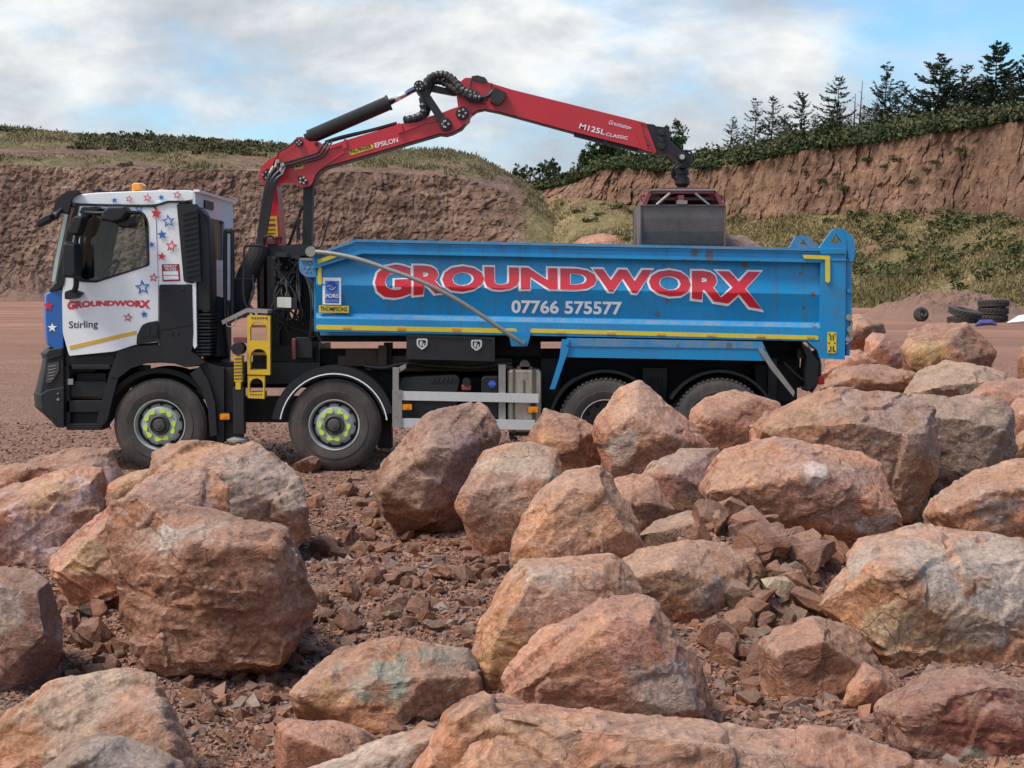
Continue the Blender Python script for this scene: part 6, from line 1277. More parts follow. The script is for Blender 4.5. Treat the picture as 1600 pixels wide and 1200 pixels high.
def wheel(px, front, far=False, lab=None):
    c = W(px, 665, 0); base = (c[0], Y0 + (2.5 if far else 0.0), RW)
    root = empty('wheel', base, LORRY)
    if lab: root['label'] = lab
    if far: root.rotation_euler = (0, 0, math.pi)
    rot = random.uniform(0, 1)
    for nm, me in (('tyre', ty_s if front else ty_r), ('rim_lip', lip_me), ('rim', fr_me if front else rr_me), ('hand_holes', fo_me if front else rh_me)) + ((('hub', hub_me), ('nut_markers', ind_me), ('wheel_nuts', bolt_me)) if front else ()):
        if far and nm in ('hand_holes', 'hub', 'nut_markers', 'wheel_nuts'): continue
        o = bpy.data.objects.new(nm, me); COL.objects.link(o); o.parent = root; o.rotation_euler = (0, rot, 0)
    if not front:
        o = bpy.data.objects.new('inner_tyre', ty_r); COL.objects.link(o); o.parent = root; o.location = (0, .345, 0)
for px, fr in ((249, True), (522, True), (946, False), (1125, False)):
    wheel(px, fr); wheel(px, fr, True)
mk('axle', [cyl(px, 665, 9, .2, 2.3, 12) for px in (249, 522, 946, 1125)], mChas, LORRY)
# mudguard of the second wheel
MG = mk('mudguard', [arc(521, 668, 86, 96, 14, 172, -.02, .34), arc(521, 668, 80, 97, 14, 172, -.005, .03)], mBlk, LORRY, .004)
mk('mudguard_trim', arc(521, 668, 83.2, 85.0, 8, 171, -.03, -.006), mWT, MG)
mk('rear_mudguard', [arc(946, 668, 86, 90, 20, 175, .02, .5), arc(1125, 668, 86, 90, 5, 150, .02, .5), plate([(1252, 535), (1266, 545), (1279, 566), (1277, 600), (1262, 612), (1260, 580), (1262, 560)], -.0, .4)], mChas, LORRY)
# ------------------------------------------------ chassis and side equipment
mk('chassis_frame_and_fill', [box(150, 578, 1250, 606, .75, .87), box(150, 578, 1250, 606, 1.6, 1.72), box(500, 545, 1250, 577, .72, .86), box(500, 545, 1250, 577, 1.6, 1.74), box(495, 521, 1262, 534, .5, 2.0)] + [box(x, 575, x + 14, 604, .87, 1.6) for x in (200, 330, 470, 600, 700, 800, 900, 1010, 1080, 1190, 1240)] + [box(600, 536, 612, 580, .5, .7), box(845, 560, 875, 650, .35, .75), box(830, 545, 1240, 640, .7, .75), box(1180, 570, 1246, 626, .45, .9), box(596, 580, 872, 662, .6, .71), box(640, 534.5, 845, 556, .52, .8), box(880, 534.5, 1255, 548, .55, .8)], mChas, LORRY)  # rails and members, plus dark boxes added to shut out the lit floor
mks('suspension', [box(1004, 575, 1042, 650, .5, .7), hose([(1012, 640, .4), (1020, 590, .4)], .018), hose([(1043, 640, .4), (1030, 590, .4)], .018), hose([(860, 640, .45), (1000, 655, .45), (1200, 640, .45)], .05), box(1200, 560, 1214, 625, .4, .5), box(350, 620, 470, 660, .7, .9), box(590, 640, 612, 700, .7, .9)], mBlk2, LORRY)
mk('brown_frame_cover', [box(528, 556, 640, 572, .55, .7), box(540, 546, 590, 556, .55, .7), box(591, 540, 604, 575, .45, .55), box(620, 560, 800, 590, .6, .7)], simple('muddy_steel', (.075, .055, .042), .8, dirt=.5), LORRY)
mk('air_line', [hose([(570, 572, .35), (600, 575, .3), (632, 568, .3), (680, 572, .3), (740, 574, .3), (800, 568, .3)], .028), hose([(492, 520, .1), (500, 530, .1), (499, 545, .1)], .008), hose([(1225, 566, .3), (1250, 590, .25), (1262, 598, .2), (1257, 606, .2), (1250, 604, .25)], .012)], mRubb, LORRY)
TB = mk('toolbox', [plate([(635, 523), (773, 527), (773, 564.5), (635, 561)], .0, .55), plate([(635, 523), (773, 527), (773, 530), (635, 526)], -.012, -.0005), plate([(768, 527), (773, 527), (773, 564.5), (768, 564.4)], -.02, -.0125)], mBlk2, LORRY, .005)
for x, y in ((659.5, 537), (744.5, 539)):
    sh = rnd([(x - 8.5, y - 8), (x + 8.5, y - 8), (x + 8.5, y + 3), (x, y + 10), (x - 8.5, y + 3)], 3)
    si = rnd([(x - 6, y - 5.5), (x + 6, y - 5.5), (x + 6, y + 2), (x, y + 6.5), (x - 6, y + 2)], 2)
    mk('latch', [plate(sh, -.018, -.002, [si]), plate([(x - 3.5, y - 4), (x + 1, y - 4), (x - 1, y + 4), (x - 4, y + 2)], -.012, -.002), plate([(x + 2, y - 1), (x + 4, y - 1), (x + 3, y + 4), (x, y + 4)], -.012, -.002)], mAlu, TB)
mk('side_guard', [plate([(613, 611), (841.5, 615.5), (841.5, 629.5), (613, 625)], -.06, -.03), plate([(613, 653.5), (836, 656.5), (836, 672), (613, 667.5)], -.06, -.03)], mAlu, LORRY, .004)
mks('guard_post', [plate([(613, 609), (628, 609.5), (628, 668), (613, 667)], -.075, -.061), plate([(613.5, 574), (623, 574), (623, 609), (613.5, 609)], -.05, -.02), plate([(779, 570), (790, 570), (790, 657), (779, 657)], -.029, .0), plate([(623, 574), (634, 569), (634, 575), (623, 583)], -.02, .4), ] + [cyl(x, y, 1.2, -.08, -.075, 8) for x, y in ((617, 614), (622, 617), (619, 650), (624, 620))], mGal, LORRY, .003)
mk('battery_box', [plate(rnd([(622, 606), (630, 590), (712, 586), (718, 592), (714, 612), (622, 612)], 3), .02, .5), plate([(622, 606), (714, 600), (714, 668), (622, 660)], .06, .5)] + [plate([(672 + 7 * k, 598), (676 + 7 * k, 598), (680 + 7 * k, 590), (676 + 7 * k, 590)], .012, .0195) for k in range(6)], mBlk, LORRY, .008)
mk('additive_tank', [loft([(752, 592, 0), (757, 588, 0), (778, 588, 0), (779, 655, 0), (752, 655, 0)], [(.0, .5), (.03, 0), (.45, 0)], 0, .05)], mBlk, LORRY, .008)
mk('tank_cap', [cyl(769, 600.5, 5.5, -.02, .0, 16), plate(rect(763, 599, 775, 602), -.03, -.02)], simple('blue_cap', (.03, .12, .55), .4, dirt=.1), LORRY, .003)
mk('tank_cap', [cyl(729, 597, 6.5, .02, .2, 18)], mBlk, LORRY, .003); mk('red_filter', box(721, 601, 736, 610, .03, .2), simple('dull_red', (.28, .03, .03), .5, dirt=.4), LORRY, .01)
mk('round_tank', [tub([(640, 648, .3), (700, 648, .3)], .12, 20)], mBlk2, LORRY)
TK = mk('fuel_tank', [loft([(793, 582, 0), (797, 578, 0), (842, 578, 0), (846, 582, 0), (846, 672, 0), (842, 676, 0), (797, 676, 0), (793, 672, 0)], [(.0, .6), (.04, 0), (.6, 0)], 0, .06)], mTank, LORRY, .01)
mk('tank_strap', [box(801, 577, 804.5, 677, -.012, .02), box(831, 577, 837, 677, -.012, .02), box(817.5, 594, 820, 620, -.01, .01)], mTankD, TK, .003)
mk('filler_neck', [cyl(820, 571, 8, .05, .3, 16), box(808, 573, 832, 579, .05, .4), hose([(800, 575, .3), (780, 570, .3), (760, 572, .4)], .03)], mTankD, TK)
mk('drain_valve', [box(795, 676, 838, 681, .1, .5), cyl(800, 684, 4, .1, .2, 10), cyl(806, 686, 3, .1, .2, 10)], mBlk2, LORRY)
for x, y, l in ((636, 636, 'amber marker lamp behind the guard post'), (833, 640, 'amber marker lamp on the steel tank'), (351, 651, 'amber marker lamp by the outrigger')):
    mk('marker_lamp', [plate(rnd(rect(x - 7.5, y - 4.5, x + 7.5, y + 4.5), 1.5), -.07, -.035), plate(rect(x - 2.5, y - 2, x + 2.5, y + 2), -.076, -.071)], mAmb, LORRY, .003, l)
mk('lamp_bracket', [box(x - 4, y - 9, x + 4, y - 3, -.035, -.0) for x, y in ((636, 636), (833, 640))] + [box(346, 645, 357, 658, -.034, .1)], mBlk2, LORRY)
mk('tail_lamp', [loft([(1280, 590, 0), (1286, 586, 0), (1292, 588, 0), (1292, 602, 0), (1285, 603, 0), (1280, 601, 0)], [(.1, .6), (.16, 0), (.5, 0), (.56, .6)], 0, .2)], mRedL, LORRY, .005)
mk('tail_bracket', [box(1262, 575, 1281, 598, .3, .5), box(1246, 545, 1262, 560, .2, 2.2), hose([(1270, 548, .2), (1279, 566, .18), (1278, 590, .18), (1266, 612, .2)], .03)], mBlk2, LORRY)
# step platform, ladder, outrigger
mk('step_plate', [plate([(346, 501), (384, 482), (418, 484.5), (418, 490), (386, 488), (348, 507)], .0, .5), hose([(352, 500, -.01), (356, 510, -.02), (366, 508, -.02), (370, 494, -.01)], .006)], mGal, LORRY, .003)
def holearch(x0, x1, y0, y1): r_ = (x1 - x0) / 2; return [(x0, y1), (x0, y0 + r_ * .9)] + [((x0 + x1) / 2 - r_ * math.cos(a), y0 + r_ * .9 - r_ * .9 * math.sin(a)) for a in np.linspace(.1, 3.04, 9)] + [(x1, y0 + r_ * .9), (x1, y1)]
mk('yellow_ladder', [plate([(386, 493), (422, 493.5), (422, 586), (386.5, 585)], -.06, .02, [holearch(391, 417, 502, 532), holearch(391, 417, 545, 578)]), plate([(387, 587), (413.5, 587), (413, 623), (387, 622)], -.05, .02, [holearch(390, 411, 591, 613)]),
    box(390, 532, 418, 539, -.05, .22), box(390, 578, 418, 585, -.05, .22), box(389, 613, 412, 620, -.045, .2), box(391, 508, 417, 512, .1, .2), box(391, 551, 417, 555, .1, .2)], mYel, LORRY, .003)
mk('ladder_tread_holes', [cyl(394 + 4.4 * k, y, 1.5, -.056, -.0501, 8) for k in range(6) for y in (535.5, 581.5)] + [cyl(392 + 4 * k, 616.5, 1.4, -.052, -.0455, 8) for k in range(5)] + [cyl(394 + 4.4 * k, 496.8, 1.6, -.066, -.0605, 8) for k in range(6)], mTankD, LORRY)
OUT = mk('outrigger_leg', [box(364.5, 605, 380.5, 678, -.08, .08), cyl(371, 545, 10, -.1, .1, 20), cyl(372, 686, 1, -.0, .0, 3) if False else box(367, 676, 379, 684, -.05, .06), box(340, 575, 366, 690, .1, .5), box(330, 566, 500, 600, .4, .7)], mBlk2, LORRY, .006)
c_ = W(372, 686, 0); v_, f_ = lathe_np([(0, .0), (.13, .0), (.13, .02), (.05, .05), (0, .05)], 24, False); mk('foot_pad', ([(a + c_[0], b_ + c_[1], z + .30 + .055) for a, b_, z in v_], f_), mGal, OUT)
mk('hazard_sleeve', [box(366, 556, 378, 597, -.09, .05), box(368, 597, 376, 609, -.088, .03)], mYel, OUT, .004)
mk('sleeve_bands', [plate([(366.2, 560 + k * 5.2), (377.8, 559.5 + k * 5.2), (377.8, 561.3 + k * 5.2), (366.2, 561.8 + k * 5.2)], -.094, -.0905) for k in range(7)], mTankD, OUT)
mk('red_head', box(364, 527, 386, 536, -.06, .1), mRedDull, OUT, .005)
# ------------------------------------------------ crane
cd = 1.1
mk('crane_column', [plate([(414, 285), (432, 285), (437, 340), (441, 387), (441, 480), (421, 530), (417, 530), (415, 387), (412, 330)], cd - .12, cd + .28)], mRed, LORRY, .012)
mk('warning_plate', plate([(414.5, 338.5), (432.5, 337.5), (434.5, 369), (415, 371)], cd - .135, cd - .1225), mTapeO, LORRY)
mk('warning_lines', [plate([(418, y), (430, y - .5), (430, y + .8), (418, y + 1.3)], cd - .139, cd - .1355) for y in (343, 350, 351.8, 358, 364)], mMaroon, LORRY)
mk('crane_stay', [plate([(474, 290), (489.5, 290), (486, 396), (472, 397)], cd - .06, cd + .1), hose([(473, 322, cd), (462, 352, cd), (452, 380, cd), (446, 384, cd)], .018), box(463, 356, 467, 374, cd - .1, cd), hose([(466, 340, cd - .1), (466, 356, cd - .1)], .02)], mBlk2, LORRY, .005)
mk('crane_base', [plate(rnd([(418, 379), (440, 384), (470, 381), (488, 384), (488, 398), (470, 400), (450, 402), (428, 408), (418, 398)], 3), cd - .3, cd + .3), box(402, 394, 415, 492, cd - .2, cd - .1), box(406, 400, 412, 480, cd - .4, cd - .3), box(418, 400, 436, 560, cd - .4, cd + .5), box(436, 500, 486, 560, cd - .3, cd + .6), box(455, 545, 490, 566, cd - .6, cd + .6), box(466, 400, 484, 500, cd - .2, cd + .3), box(395, 540, 500, 575, cd - .5, cd + .6)], mBlk2, LORRY, .006)
rv = random.Random(3)
mk('valve_block', [box(x, y, x + rv.uniform(4, 10), y + rv.uniform(3, 8), cd - .5 - rv.uniform(0, .12), cd - .3) for x in range(426, 462, 7) for y in range(402, 450, 7)] + [cyl(428 + rv.uniform(0, 34), 402 + rv.uniform(0, 50), rv.uniform(1.5, 3.2), cd - .7, cd - .4, 10) for _ in range(16)] + [box(424, 400, 468, 470, cd - .45, cd - .1)], mBlk, LORRY, .004)
mk('control_hoses', [hose([(424 + rv.uniform(0, 44), 405 + rv.uniform(0, 40), cd - .6), (424 + rv.uniform(0, 50), 460 + rv.uniform(0, 30), cd - .75 + rv.uniform(0, .1)), (420 + rv.uniform(0, 66), 500 + rv.uniform(0, 50), cd - .6)], rv.uniform(.008, .014), 6) for _ in range(16)], mRubb, LORRY)
mk('control_hoses', [hose([(470, 420, .5), (484 + 3 * k, 450, .2 + .1 * k), (486 + 2 * k, 500, .2), (480, 545, .4)], .012, 6) for k in range(4)], mRubb, LORRY)
mk('control_box', [box(428, 466, 464, 484, cd - .8, cd - .55), box(430, 395, 448, 402, cd - .8, cd - .5)], mBlk2, LORRY, .004); mk('control_label', plate(rnd([(433, 464), (455, 464.5), (455, 481), (433, 480)], 1.5), cd - .812, cd - .801), simple('cream_label', (.72, .71, .60), .5, dirt=.2), LORRY)
mk('hand_rail', [hose([(398, 492, .1), (382, 470, .1), (381, 420, .1), (382, 388, .1), (388, 384, .1), (410, 384, .15)], .014), hose([(352, 496, .3), (352, 372, .3), (355, 362, .3), (360, 362, .3), (363, 372, .3), (363, 496, .3)], .026), hose([(363, 436, .3), (400, 436, .4)], .008), hose([(395, 430, .3), (396, 455, .25), (390, 475, .2), (397, 484, .2)], .014)], mBlk2, LORRY)
mk('stack_pipe', [hose([(340, 470, .7), (335, 500, .6), (340, 560, .5)], .14, 16), box(318, 470, 345, 600, .6, 1.2)], mBlk, LORRY)
mk('red_box', box(456, 529, 462, 562, .25, .4), mRedDull, LORRY, .01); mk('valve_cover', box(462, 527, 488, 560, .3, .9), mBlk, LORRY, .01)
mk('lever_pair', [box(416, 371, 430, 382, cd - .35, cd - .15)], mRedDull, LORRY, .008); mk('lever_guard', [hose([(413, 384, cd - .35), (413, 371, cd - .38), (424, 369, cd - .38), (428, 374, cd - .38)], .012), hose([(428, 374, cd - .3), (434, 371, cd - .3), (440, 372, cd - .3), (437, 380, cd - .3)], .014)], mBlk2, LORRY)
BOOM = [(407.5, 268), (409, 260), (419, 250), (430, 244), (450, 230), (462, 219), (463, 214.5), (472, 213.5), (478, 217), (484, 221), (494, 220.5), (500, 222), (503, 226), (500, 231), (506, 230.5), (535, 220.5), (620, 195), (687, 177.5), (706, 170), (720, 165.5), (730, 168), (734.5, 177), (733, 187), (720, 199), (706, 207), (697, 209.5), (687, 208), (590, 236.5), (512, 259), (500, 265), (493, 273), (488, 286), (484, 291), (476, 292.5), (467, 289), (457, 285.5), (440, 286), (425, 289), (413, 289), (408, 280)]
BM = mk('main_boom', [plate(BOOM, cd - .13, cd + .23), plate([(503, 231), (537, 221.5), (537, 217.5), (541, 217), (542, 231), (536, 233), (534, 227), (509, 235)], cd - .16, cd - .131), plate([(618, 194.5), (624, 192), (627.5, 194), (630, 206), (622, 208.5)], cd - .17, cd - .131)], mRed, LORRY, .008)
mk('boom_shade_strip', plate([(734, 184), (722, 200), (707, 208), (697, 211), (687, 209.8), (590, 238.5), (512, 261), (501, 267), (495, 274), (491, 287), (486, 290), (491, 273), (499, 264), (510, 257), (590, 234), (687, 206), (705, 204)], cd - .1, cd + .2), mBlk2, BM, .003)  # dark strip stands in for the shade under the main boom
mks('boom_rib', [plate([(502, 259), (537, 237), (538.5, 238.5), (504, 261)], cd - .15, cd - .1305), plate([(632, 203), (668, 190), (683, 188), (683, 190), (668, 192), (633, 205)], cd - .15, cd - .1305)], mRed, BM, .002)
mk('boom_nose', plate(rnd([(408, 284), (405, 272), (409, 260), (420, 250), (431, 245), (424, 262), (416, 284), (412, 290)], 3), cd - .2, cd - .131), mRed, BM, .01)
def boltring(cx, cy, r_, n, d, rb=1.7, a0=0): return [cyl(cx + r_ * math.cos(R(a0 + 360 * k / n)), cy + r_ * math.sin(R(a0 + 360 * k / n)), rb, d - .018, d, 10) for k in range(n)]
mk('pin_plate', [cyl(722, 176.5, 10, cd - .18, cd - .13, 24), cyl(696, 193.5, 9.5, cd - .26, cd - .13, 24), plate(rnd([(464, 276), (470, 274), (481, 281), (480, 288), (472, 288), (466, 283)], 3), cd - .15, cd - .13), cyl(467, 222.5, 6, cd - .17, cd - .13, 18), cyl(494, 224.5, 3, cd - .15, cd - .13, 14), plate(rnd([(411, 268), (419, 262), (424, 268), (416, 284), (410, 280)], 3), cd - .225, cd - .2)], mBlk2, BM, .004)
mk('pin_bolts', boltring(722, 176.5, 5.5, 5, cd - .18) + boltring(696, 193.5, 4.5, 3, cd - .26) + boltring(473, 281.5, 4.5, 5, cd - .15) + boltring(467, 222.5, 3, 4, cd - .17, 1.3) + boltring(415, 273, 4.5, 4, cd - .225, 1.2), simple('zinc_bolt', (.55, .52, .48), .4, .5, dirt=.3), BM)
TD = lambda x, y: cd - .135
mk('maker_badge', plate(rnd([(545, 236.5), (582, 225.2), (584.5, 231.5), (547.5, 243)], 3.5, 5), cd - .136, cd - .1305), mTape, BM)
text('badge_text', 'PALFINGER', line((548.5, 240.5), (581, 230.8), 6), lambda x, y: cd - .14, mInk, BM, .03)
text('boom_text', 'EPSILON', line((586.5, 231), (622.5, 222), 7.5), TD, mWT, BM, .008)
mk('warning_badge', plate([(459, 263), (462, 256), (467, 253.5), (472, 256), (474.5, 260), (473, 263.5), (460, 265.5)], cd - .135, cd - .1305), mTapeO, BM); mk('warning_badge_mark', [plate([(462, 260), (472, 258.5), (472, 260), (462, 261.5)], cd - .139, cd - .1355), plate([(464, 256), (469, 255.5), (467, 258)], cd - .139, cd - .1355)], mInk, BM)
mk('boom_pipes', [hose([(432, 252, cd - .16), (445, 254, cd - .16), (470, 247, cd - .16), (495, 239, cd - .16), (500, 232, cd - .16), (507, 224, cd - .12)], .014, 6), hose([(434, 256, cd - .17), (448, 258, cd - .17), (475, 250, cd - .17), (498, 243, cd - .17), (505, 235, cd - .17), (513, 222, cd - .12)], .014, 6), hose([(436, 260, cd - .17), (450, 261, cd - .17), (478, 253, cd - .17), (501, 246, cd - .17), (510, 236, cd - .17), (519, 221, cd - .12)], .012, 6), hose([(433, 248, cd - .15), (436, 238, cd - .15), (452, 228, cd - .15), (463, 217, cd - .15)], .008, 6),
    hose([(508, 222, cd), (535, 213.5, cd), (580, 203, cd), (620, 192, cd)], .018, 6), hose([(508, 224, cd + .05), (535, 216, cd + .05), (620, 194.5, cd + .05)], .014, 6)], mRubb, BM)
mk('hose_fittings', [tub([(433, 251, cd - .3), (430, 262, cd - .34)], .016, 8), tub([(441, 257, cd - .3), (437, 270, cd - .34)], .016, 8), tub([(427, 260, cd - .3), (421, 271, cd - .33)], .014, 8), tub([(445, 261, cd - .3), (439, 274, cd - .34)], .014, 8), cyl(433, 252, 3.2, cd - .34, cd - .2, 12), cyl(441, 257, 3.2, cd - .34, cd - .2, 12)], simple('brass_fitting', (.45, .40, .34), .35, .7, dirt=.3), BM)
mk('main_hoses', [hose([(430 + 3.2 * k - (k % 2) * 2, 262 + 2.5 * k, cd - .34 + .03 * (k % 2)), (417 + 3.2 * k, 285, cd - .36), (409 + 3.0 * k, 330, cd - .34), (403 + 2.6 * k, 376, cd - .34), (399 + 2.4 * k, 396, cd - .36)], .021, 8) for k in range(5)], mRubb, LORRY)
mk('hose_sleeve', hose([(406, 384, cd - .36), (401, 400, cd - .38), (389, 424, cd - .42), (378, 452, cd - .46), (374, 480, cd - .42), (374, 494, cd - .4)], .12, 16), simple('fabric_sleeve', (.018, .018, .02), .85, dirt=.2, bump=.5), LORRY)
mk('cylinder_barrel', tub([(477, 217, cd), (482, 215, cd), (483, 214.5, cd), (605.5, 161.5, cd), (606, 161.2, cd), (609, 160, cd)], [.06, .06, .089, .089, .097, .097], 24), mBlk2, LORRY, smooth=True)
mk('cylinder_rod', tub([(608, 160.4, cd), (650, 138, cd)], .037, 18), mChrome, LORRY, smooth=True)
mk('boom_link', [plate(rnd([(648, 130), (652, 127), (659, 128), (663, 134), (700, 190), (701, 196), (696, 201), (690, 199), (688, 194), (656, 145), (649, 140)], 3), cd - .24, cd - .16), plate(rnd([(655, 128), (668, 130), (712, 141), (715, 148), (709, 149), (668, 141), (655, 142)], 3), cd - .02, cd + .1), cyl(655, 134, 8.5, cd - .28, cd + .3, 24)], mBlk2, LORRY, .005)
mk('link_bolts', boltring(654, 134, 5, 6, cd - .28, 1.2) + boltring(696, 193.5, 5, 4, cd - .262, 1.4), MATS['zinc_bolt'], LORRY)
def braided(pts, r_):
    p = smoothpath(pts, 7); rr = [r_ * (1 + .16 * math.sin(i * 2.2)) for i in range(len(p))]; return tub(p, rr, 10)
mk('elbow_hoses', [braided([(632, 188, cd - .1), (650, 184, cd - .15), (662, 176, cd - .2), (661, 155, cd - .2), (666, 130, cd - .15), (678, 119, cd - .1), (694, 117, cd - .1), (708, 125, cd - .15), (720, 139, cd - .22), (735, 146, cd - .24), (748, 150, cd - .24)], .048),
    braided([(634, 189, cd), (655, 186, cd - .05), (668, 172, cd - .1), (667, 150, cd - .05), (674, 130, cd), (688, 127, cd), (703, 134, cd - .1), (718, 143, cd - .2), (740, 152, cd - .26), (752, 154, cd - .26)], .044)], mRubb, LORRY)
OB = [(712, 138), (716, 130), (727, 121.5), (744, 121.5), (767, 130), (800, 140), (997, 189), (1010, 194), (1026, 238), (1020, 238), (997, 231), (897, 206), (780, 174), (757, 169.5), (745, 172), (737, 178), (731, 186), (716, 170), (714, 155)]
OBM = mk('outer_boom', [plate(OB, cd - .10, cd + .20), plate([(993, 188), (1000, 190), (1012, 232), (1020, 238), (1003, 233), (993, 205)], cd - .125, cd - .1005), plate([(993, 188), (1009, 192), (1008, 195), (993, 191)], cd - .12, cd - .1005)], mRed, LORRY, .008)
mk('boom_shade_strip', plate([(1020, 239.5), (997, 232.5), (897, 207.5), (780, 175.5), (757, 171), (745, 173.5), (738, 179), (745, 170), (757, 167.5), (780, 171.5), (897, 203.5), (997, 229), (1020, 236.5)], cd - .06, cd + .16), mBlk2, OBM, .002)  # shade below the outer boom, drawn as a dark strip
mk('outer_boom_gear', [plate([(737, 119), (746, 117.5), (758, 121), (762, 127), (756, 130), (737, 124)], cd - .12, cd + .1), plate(rnd([(773, 136), (792, 145), (786, 157), (779, 164), (765, 158), (768, 146)], 2), cd - .24, cd - .1005), hose([(736, 124, cd - .12), (735, 140, cd - .14)], .01), hose([(768, 130, cd - .12), (766, 150, cd - .14)], .01), hose([(729, 148, cd - .2), (745, 153, cd - .2), (762, 150, cd - .2), (770, 142, cd - .16)], .026), hose([(730, 154, cd - .2), (750, 158, cd - .2), (762, 154, cd - .2)], .02), plate([(732, 158), (760, 161), (760, 162.5), (732, 159.5)], cd - .125, cd - .1005)], mRubb, OBM)
mk('extension_arm', [plate([(1009, 193), (1022, 194.5), (1028, 199), (1030, 240), (1024, 239), (1010, 205)], cd - .07, cd + .17), plate([(897, 206.5), (945, 218.5), (945, 225), (897, 212.5)], cd - .05, cd + .05), plate([(947, 219), (997, 232), (997, 237.5), (947, 225)], cd - .04, cd + .04)], mBlk2, OBM, .004)
TIPP = mk('boom_tip', [plate([(1027, 197), (1046, 200), (1048, 220), (1062, 232), (1072, 235), (1079, 241), (1079, 258), (1074, 262), (1062, 262), (1058, 250), (1044, 240), (1027, 241)], cd - .1, cd + .2), cyl(1034, 207, 4.5, cd - .14, cd - .1, 16), cyl(1034, 228, 5.5, cd - .14, cd - .1, 16), cyl(1034, 218, 4, cd - .13, cd - .1, 14), cyl(1066, 245, 6.5, cd - .16, cd - .1, 20), hose([(1070, 235, cd - .1), (1080, 238, cd - .12), (1080, 250, cd - .12), (1072, 262, cd - .1)], .014), hose([(1062, 258, cd - .15), (1052, 262, cd - .18), (1051, 275, cd - .15), (1056, 280, cd - .1)], .02), hose([(1066, 258, cd - .18), (1056, 264, cd - .2), (1055, 276, cd - .15)], .016)], mBlk2, LORRY, .004)
mk('tip_pin', cyl(1066, 245, 4, cd - .18, cd - .16, 18), MATS['zinc_bolt'], TIPP); mk('tip_bolts', [cyl(1007, 211, 2.4, cd - .14, cd - .12, 12), cyl(1014, 224.5, 2.4, cd - .14, cd - .12, 12)], mTankD, OBM)
def vlathe(px, py, prof_px, d):
    c = W(px, py, d); s = (Y0 + d) / FPX; v, f = lathe_np([(r_ * s, -(y - py) * s) for r_, y in prof_px], 28, False); return [(a + c[0], b_ + c[1], z + c[2]) for a, b_, z in v], f
mk('rotator', vlathe(1066, 262, [(0, 258), (7, 258), (7, 264), (10, 265), (11, 272), (9, 273), (9, 277), (12, 278), (12, 287), (9, 290), (6, 293), (8, 293.5), (8, 297), (0, 297)], cd + .05), mBlk2, LORRY, smooth=False)
mk('script_mark', [plate([(905, 999), (905, 998), (904, 999)], cd, cd + .01)], mWT, OBM) if False else None
OD = lambda x, y: cd - .106
text('boom_text', 'M125L', line((904.5, 200.5), (944.5, 211), 8.5), OD, mWT, OBM, .012)
text('boom_text', 'CLASSIC', line((946.5, 212), (980.5, 218.5), 5.2), OD, mWT, OBM, .008)
_ln = line((950, 193.5), (984.5, 202.5), 6.5)
text('boom_text', 'Gravitation', lambda u, v: _ln(u + .05 * v, v), OD, mWT, OBM)
# ------------------------------------------------ clamshell bucket
bk = .55
BK = empty('clamshell_bucket', W(1066, 300, bk + .6), LORRY); BK['label'] = 'worn clamshell grab bucket hanging over the load'
mk('bucket_frame', [box(1016, 297, 1118, 302.5, bk, bk + .12), box(1030, 293, 1105, 297, bk + .2, bk + 1.0), plate([(1013, 299), (1019, 299), (1010, 321), (1003, 321)], bk, bk + .9), plate([(1115, 299), (1121, 299), (1132, 321), (1125, 321)], bk, bk + .9), box(1011, 308, 1124, 313, bk + .1, bk + .2), box(1060, 305, 1069, 321, bk, bk + .6), box(1016, 297, 1118, 302.5, bk + 1.1, bk + 1.22)], mRedDull, BK, .004)
mk('bucket_top_edge', box(1016, 295.4, 1118, 298, bk - .01, bk + .05), mGal, BK, .003)
mk('bucket_brace', [tub([(1047, 302, bk - .02), (1026, 320, bk - .02)], .018, 8), tub([(1086, 302, bk - .02), (1108, 320, bk - .02)], .014, 8), box(1058, 313, 1074, 319, bk - .03, bk + .1)], mGal, BK)
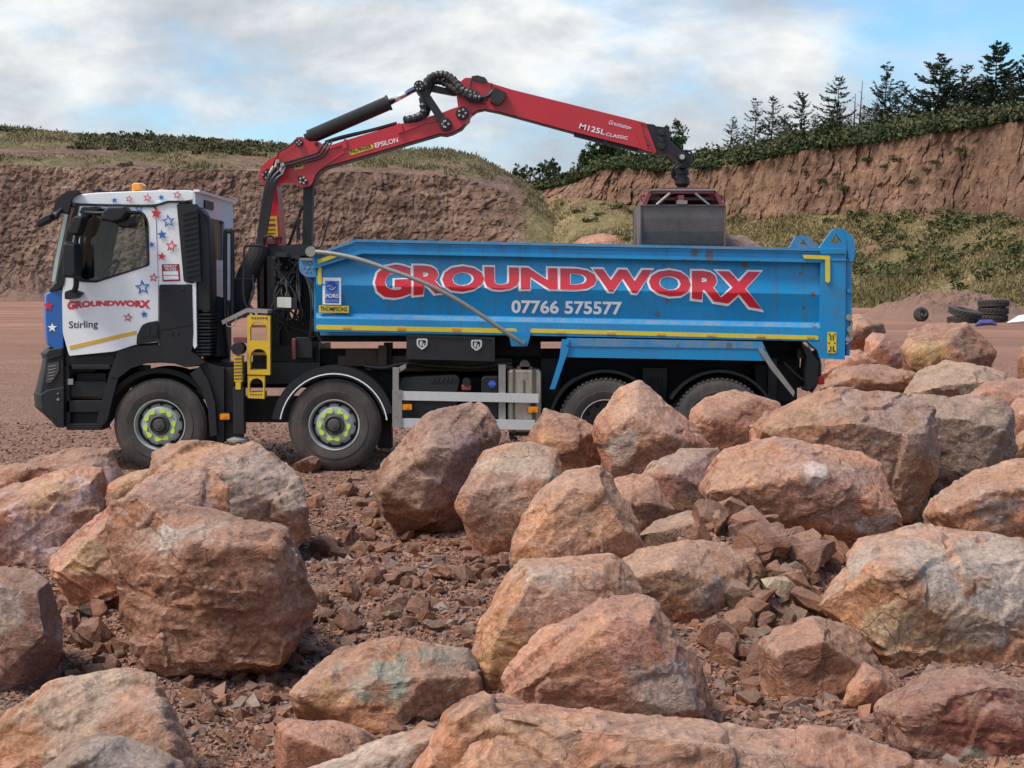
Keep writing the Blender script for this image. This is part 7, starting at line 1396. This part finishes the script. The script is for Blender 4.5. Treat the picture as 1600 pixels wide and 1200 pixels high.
mk('bucket_ear', [plate(rnd([(1000, 305), (1008, 303), (1011, 312), (1004, 316)], 2), bk + .2, bk + .3, [[(1003, 308), (1007, 307), (1007, 312), (1004, 312)]]), plate(rnd([(1122, 303), (1131, 305), (1131, 312), (1124, 316)], 2), bk + .2, bk + .3, [[(1124, 306), (1128, 307), (1128, 311), (1125, 312)]])], mRedDull, BK)
mk('bucket_shade_block', box(1012, 303, 1123, 325, bk + .5, bk + .6), mChas, BK)  # black block stands in for the shade in the frame openings
def shell(s):
    pts = [(1000, 320), (1134, 320), (1134, 440), (1000, 440)]; a = W(1000, 320, bk); b_ = W(1134, 320, bk); z1 = a[2]; V = []
    for k in range(9):
        t = k / 8; yy = (Y0 + bk + .55) - s * (.55 * math.cos(t * 1.35)); zz = z1 - .95 * math.sin(t * 1.35)
        V += [(a[0], yy, zz), (b_[0], yy, zz)]
    n2 = len(V); V += [(x, y + s * .02, z) for x, y, z in V]; F = [(2 * k, 2 * k + 1, 2 * k + 3, 2 * k + 2) for k in range(8)] + [(n2 + 2 * k, n2 + 2 * k + 2, n2 + 2 * k + 3, n2 + 2 * k + 1) for k in range(8)]
    F += [(2 * k, 2 * k + 2, n2 + 2 * k + 2, n2 + 2 * k) for k in range(8)] + [(2 * k + 1, n2 + 2 * k + 1, n2 + 2 * k + 3, 2 * k + 3) for k in range(8)] + [(0, n2, n2 + 1, 1), (16, 17, n2 + 17, n2 + 16)]
    c1 = [V[2 * k] for k in range(9)] + [(a[0], Y0 + bk + .55, z1), ]; c2 = [V[2 * k + 1] for k in range(9)] + [(b_[0], Y0 + bk + .55, z1)]
    return join([(V, F), (c1, [tuple(range(10))]), (c2, [tuple(range(10))])])
mk('bucket_shell', shell(1), mBuck, BK); mk('bucket_shell', shell(-1), mBuck, BK)
mk('shell_rim', [box(1000, 320, 1134, 321.5, bk - .02, bk + .01), box(999.5, 322, 1002.5, 392, bk - .012, bk + .02), box(1131.5, 322, 1134.5, 392, bk - .012, bk + .02)], mBuck, BK, .003)
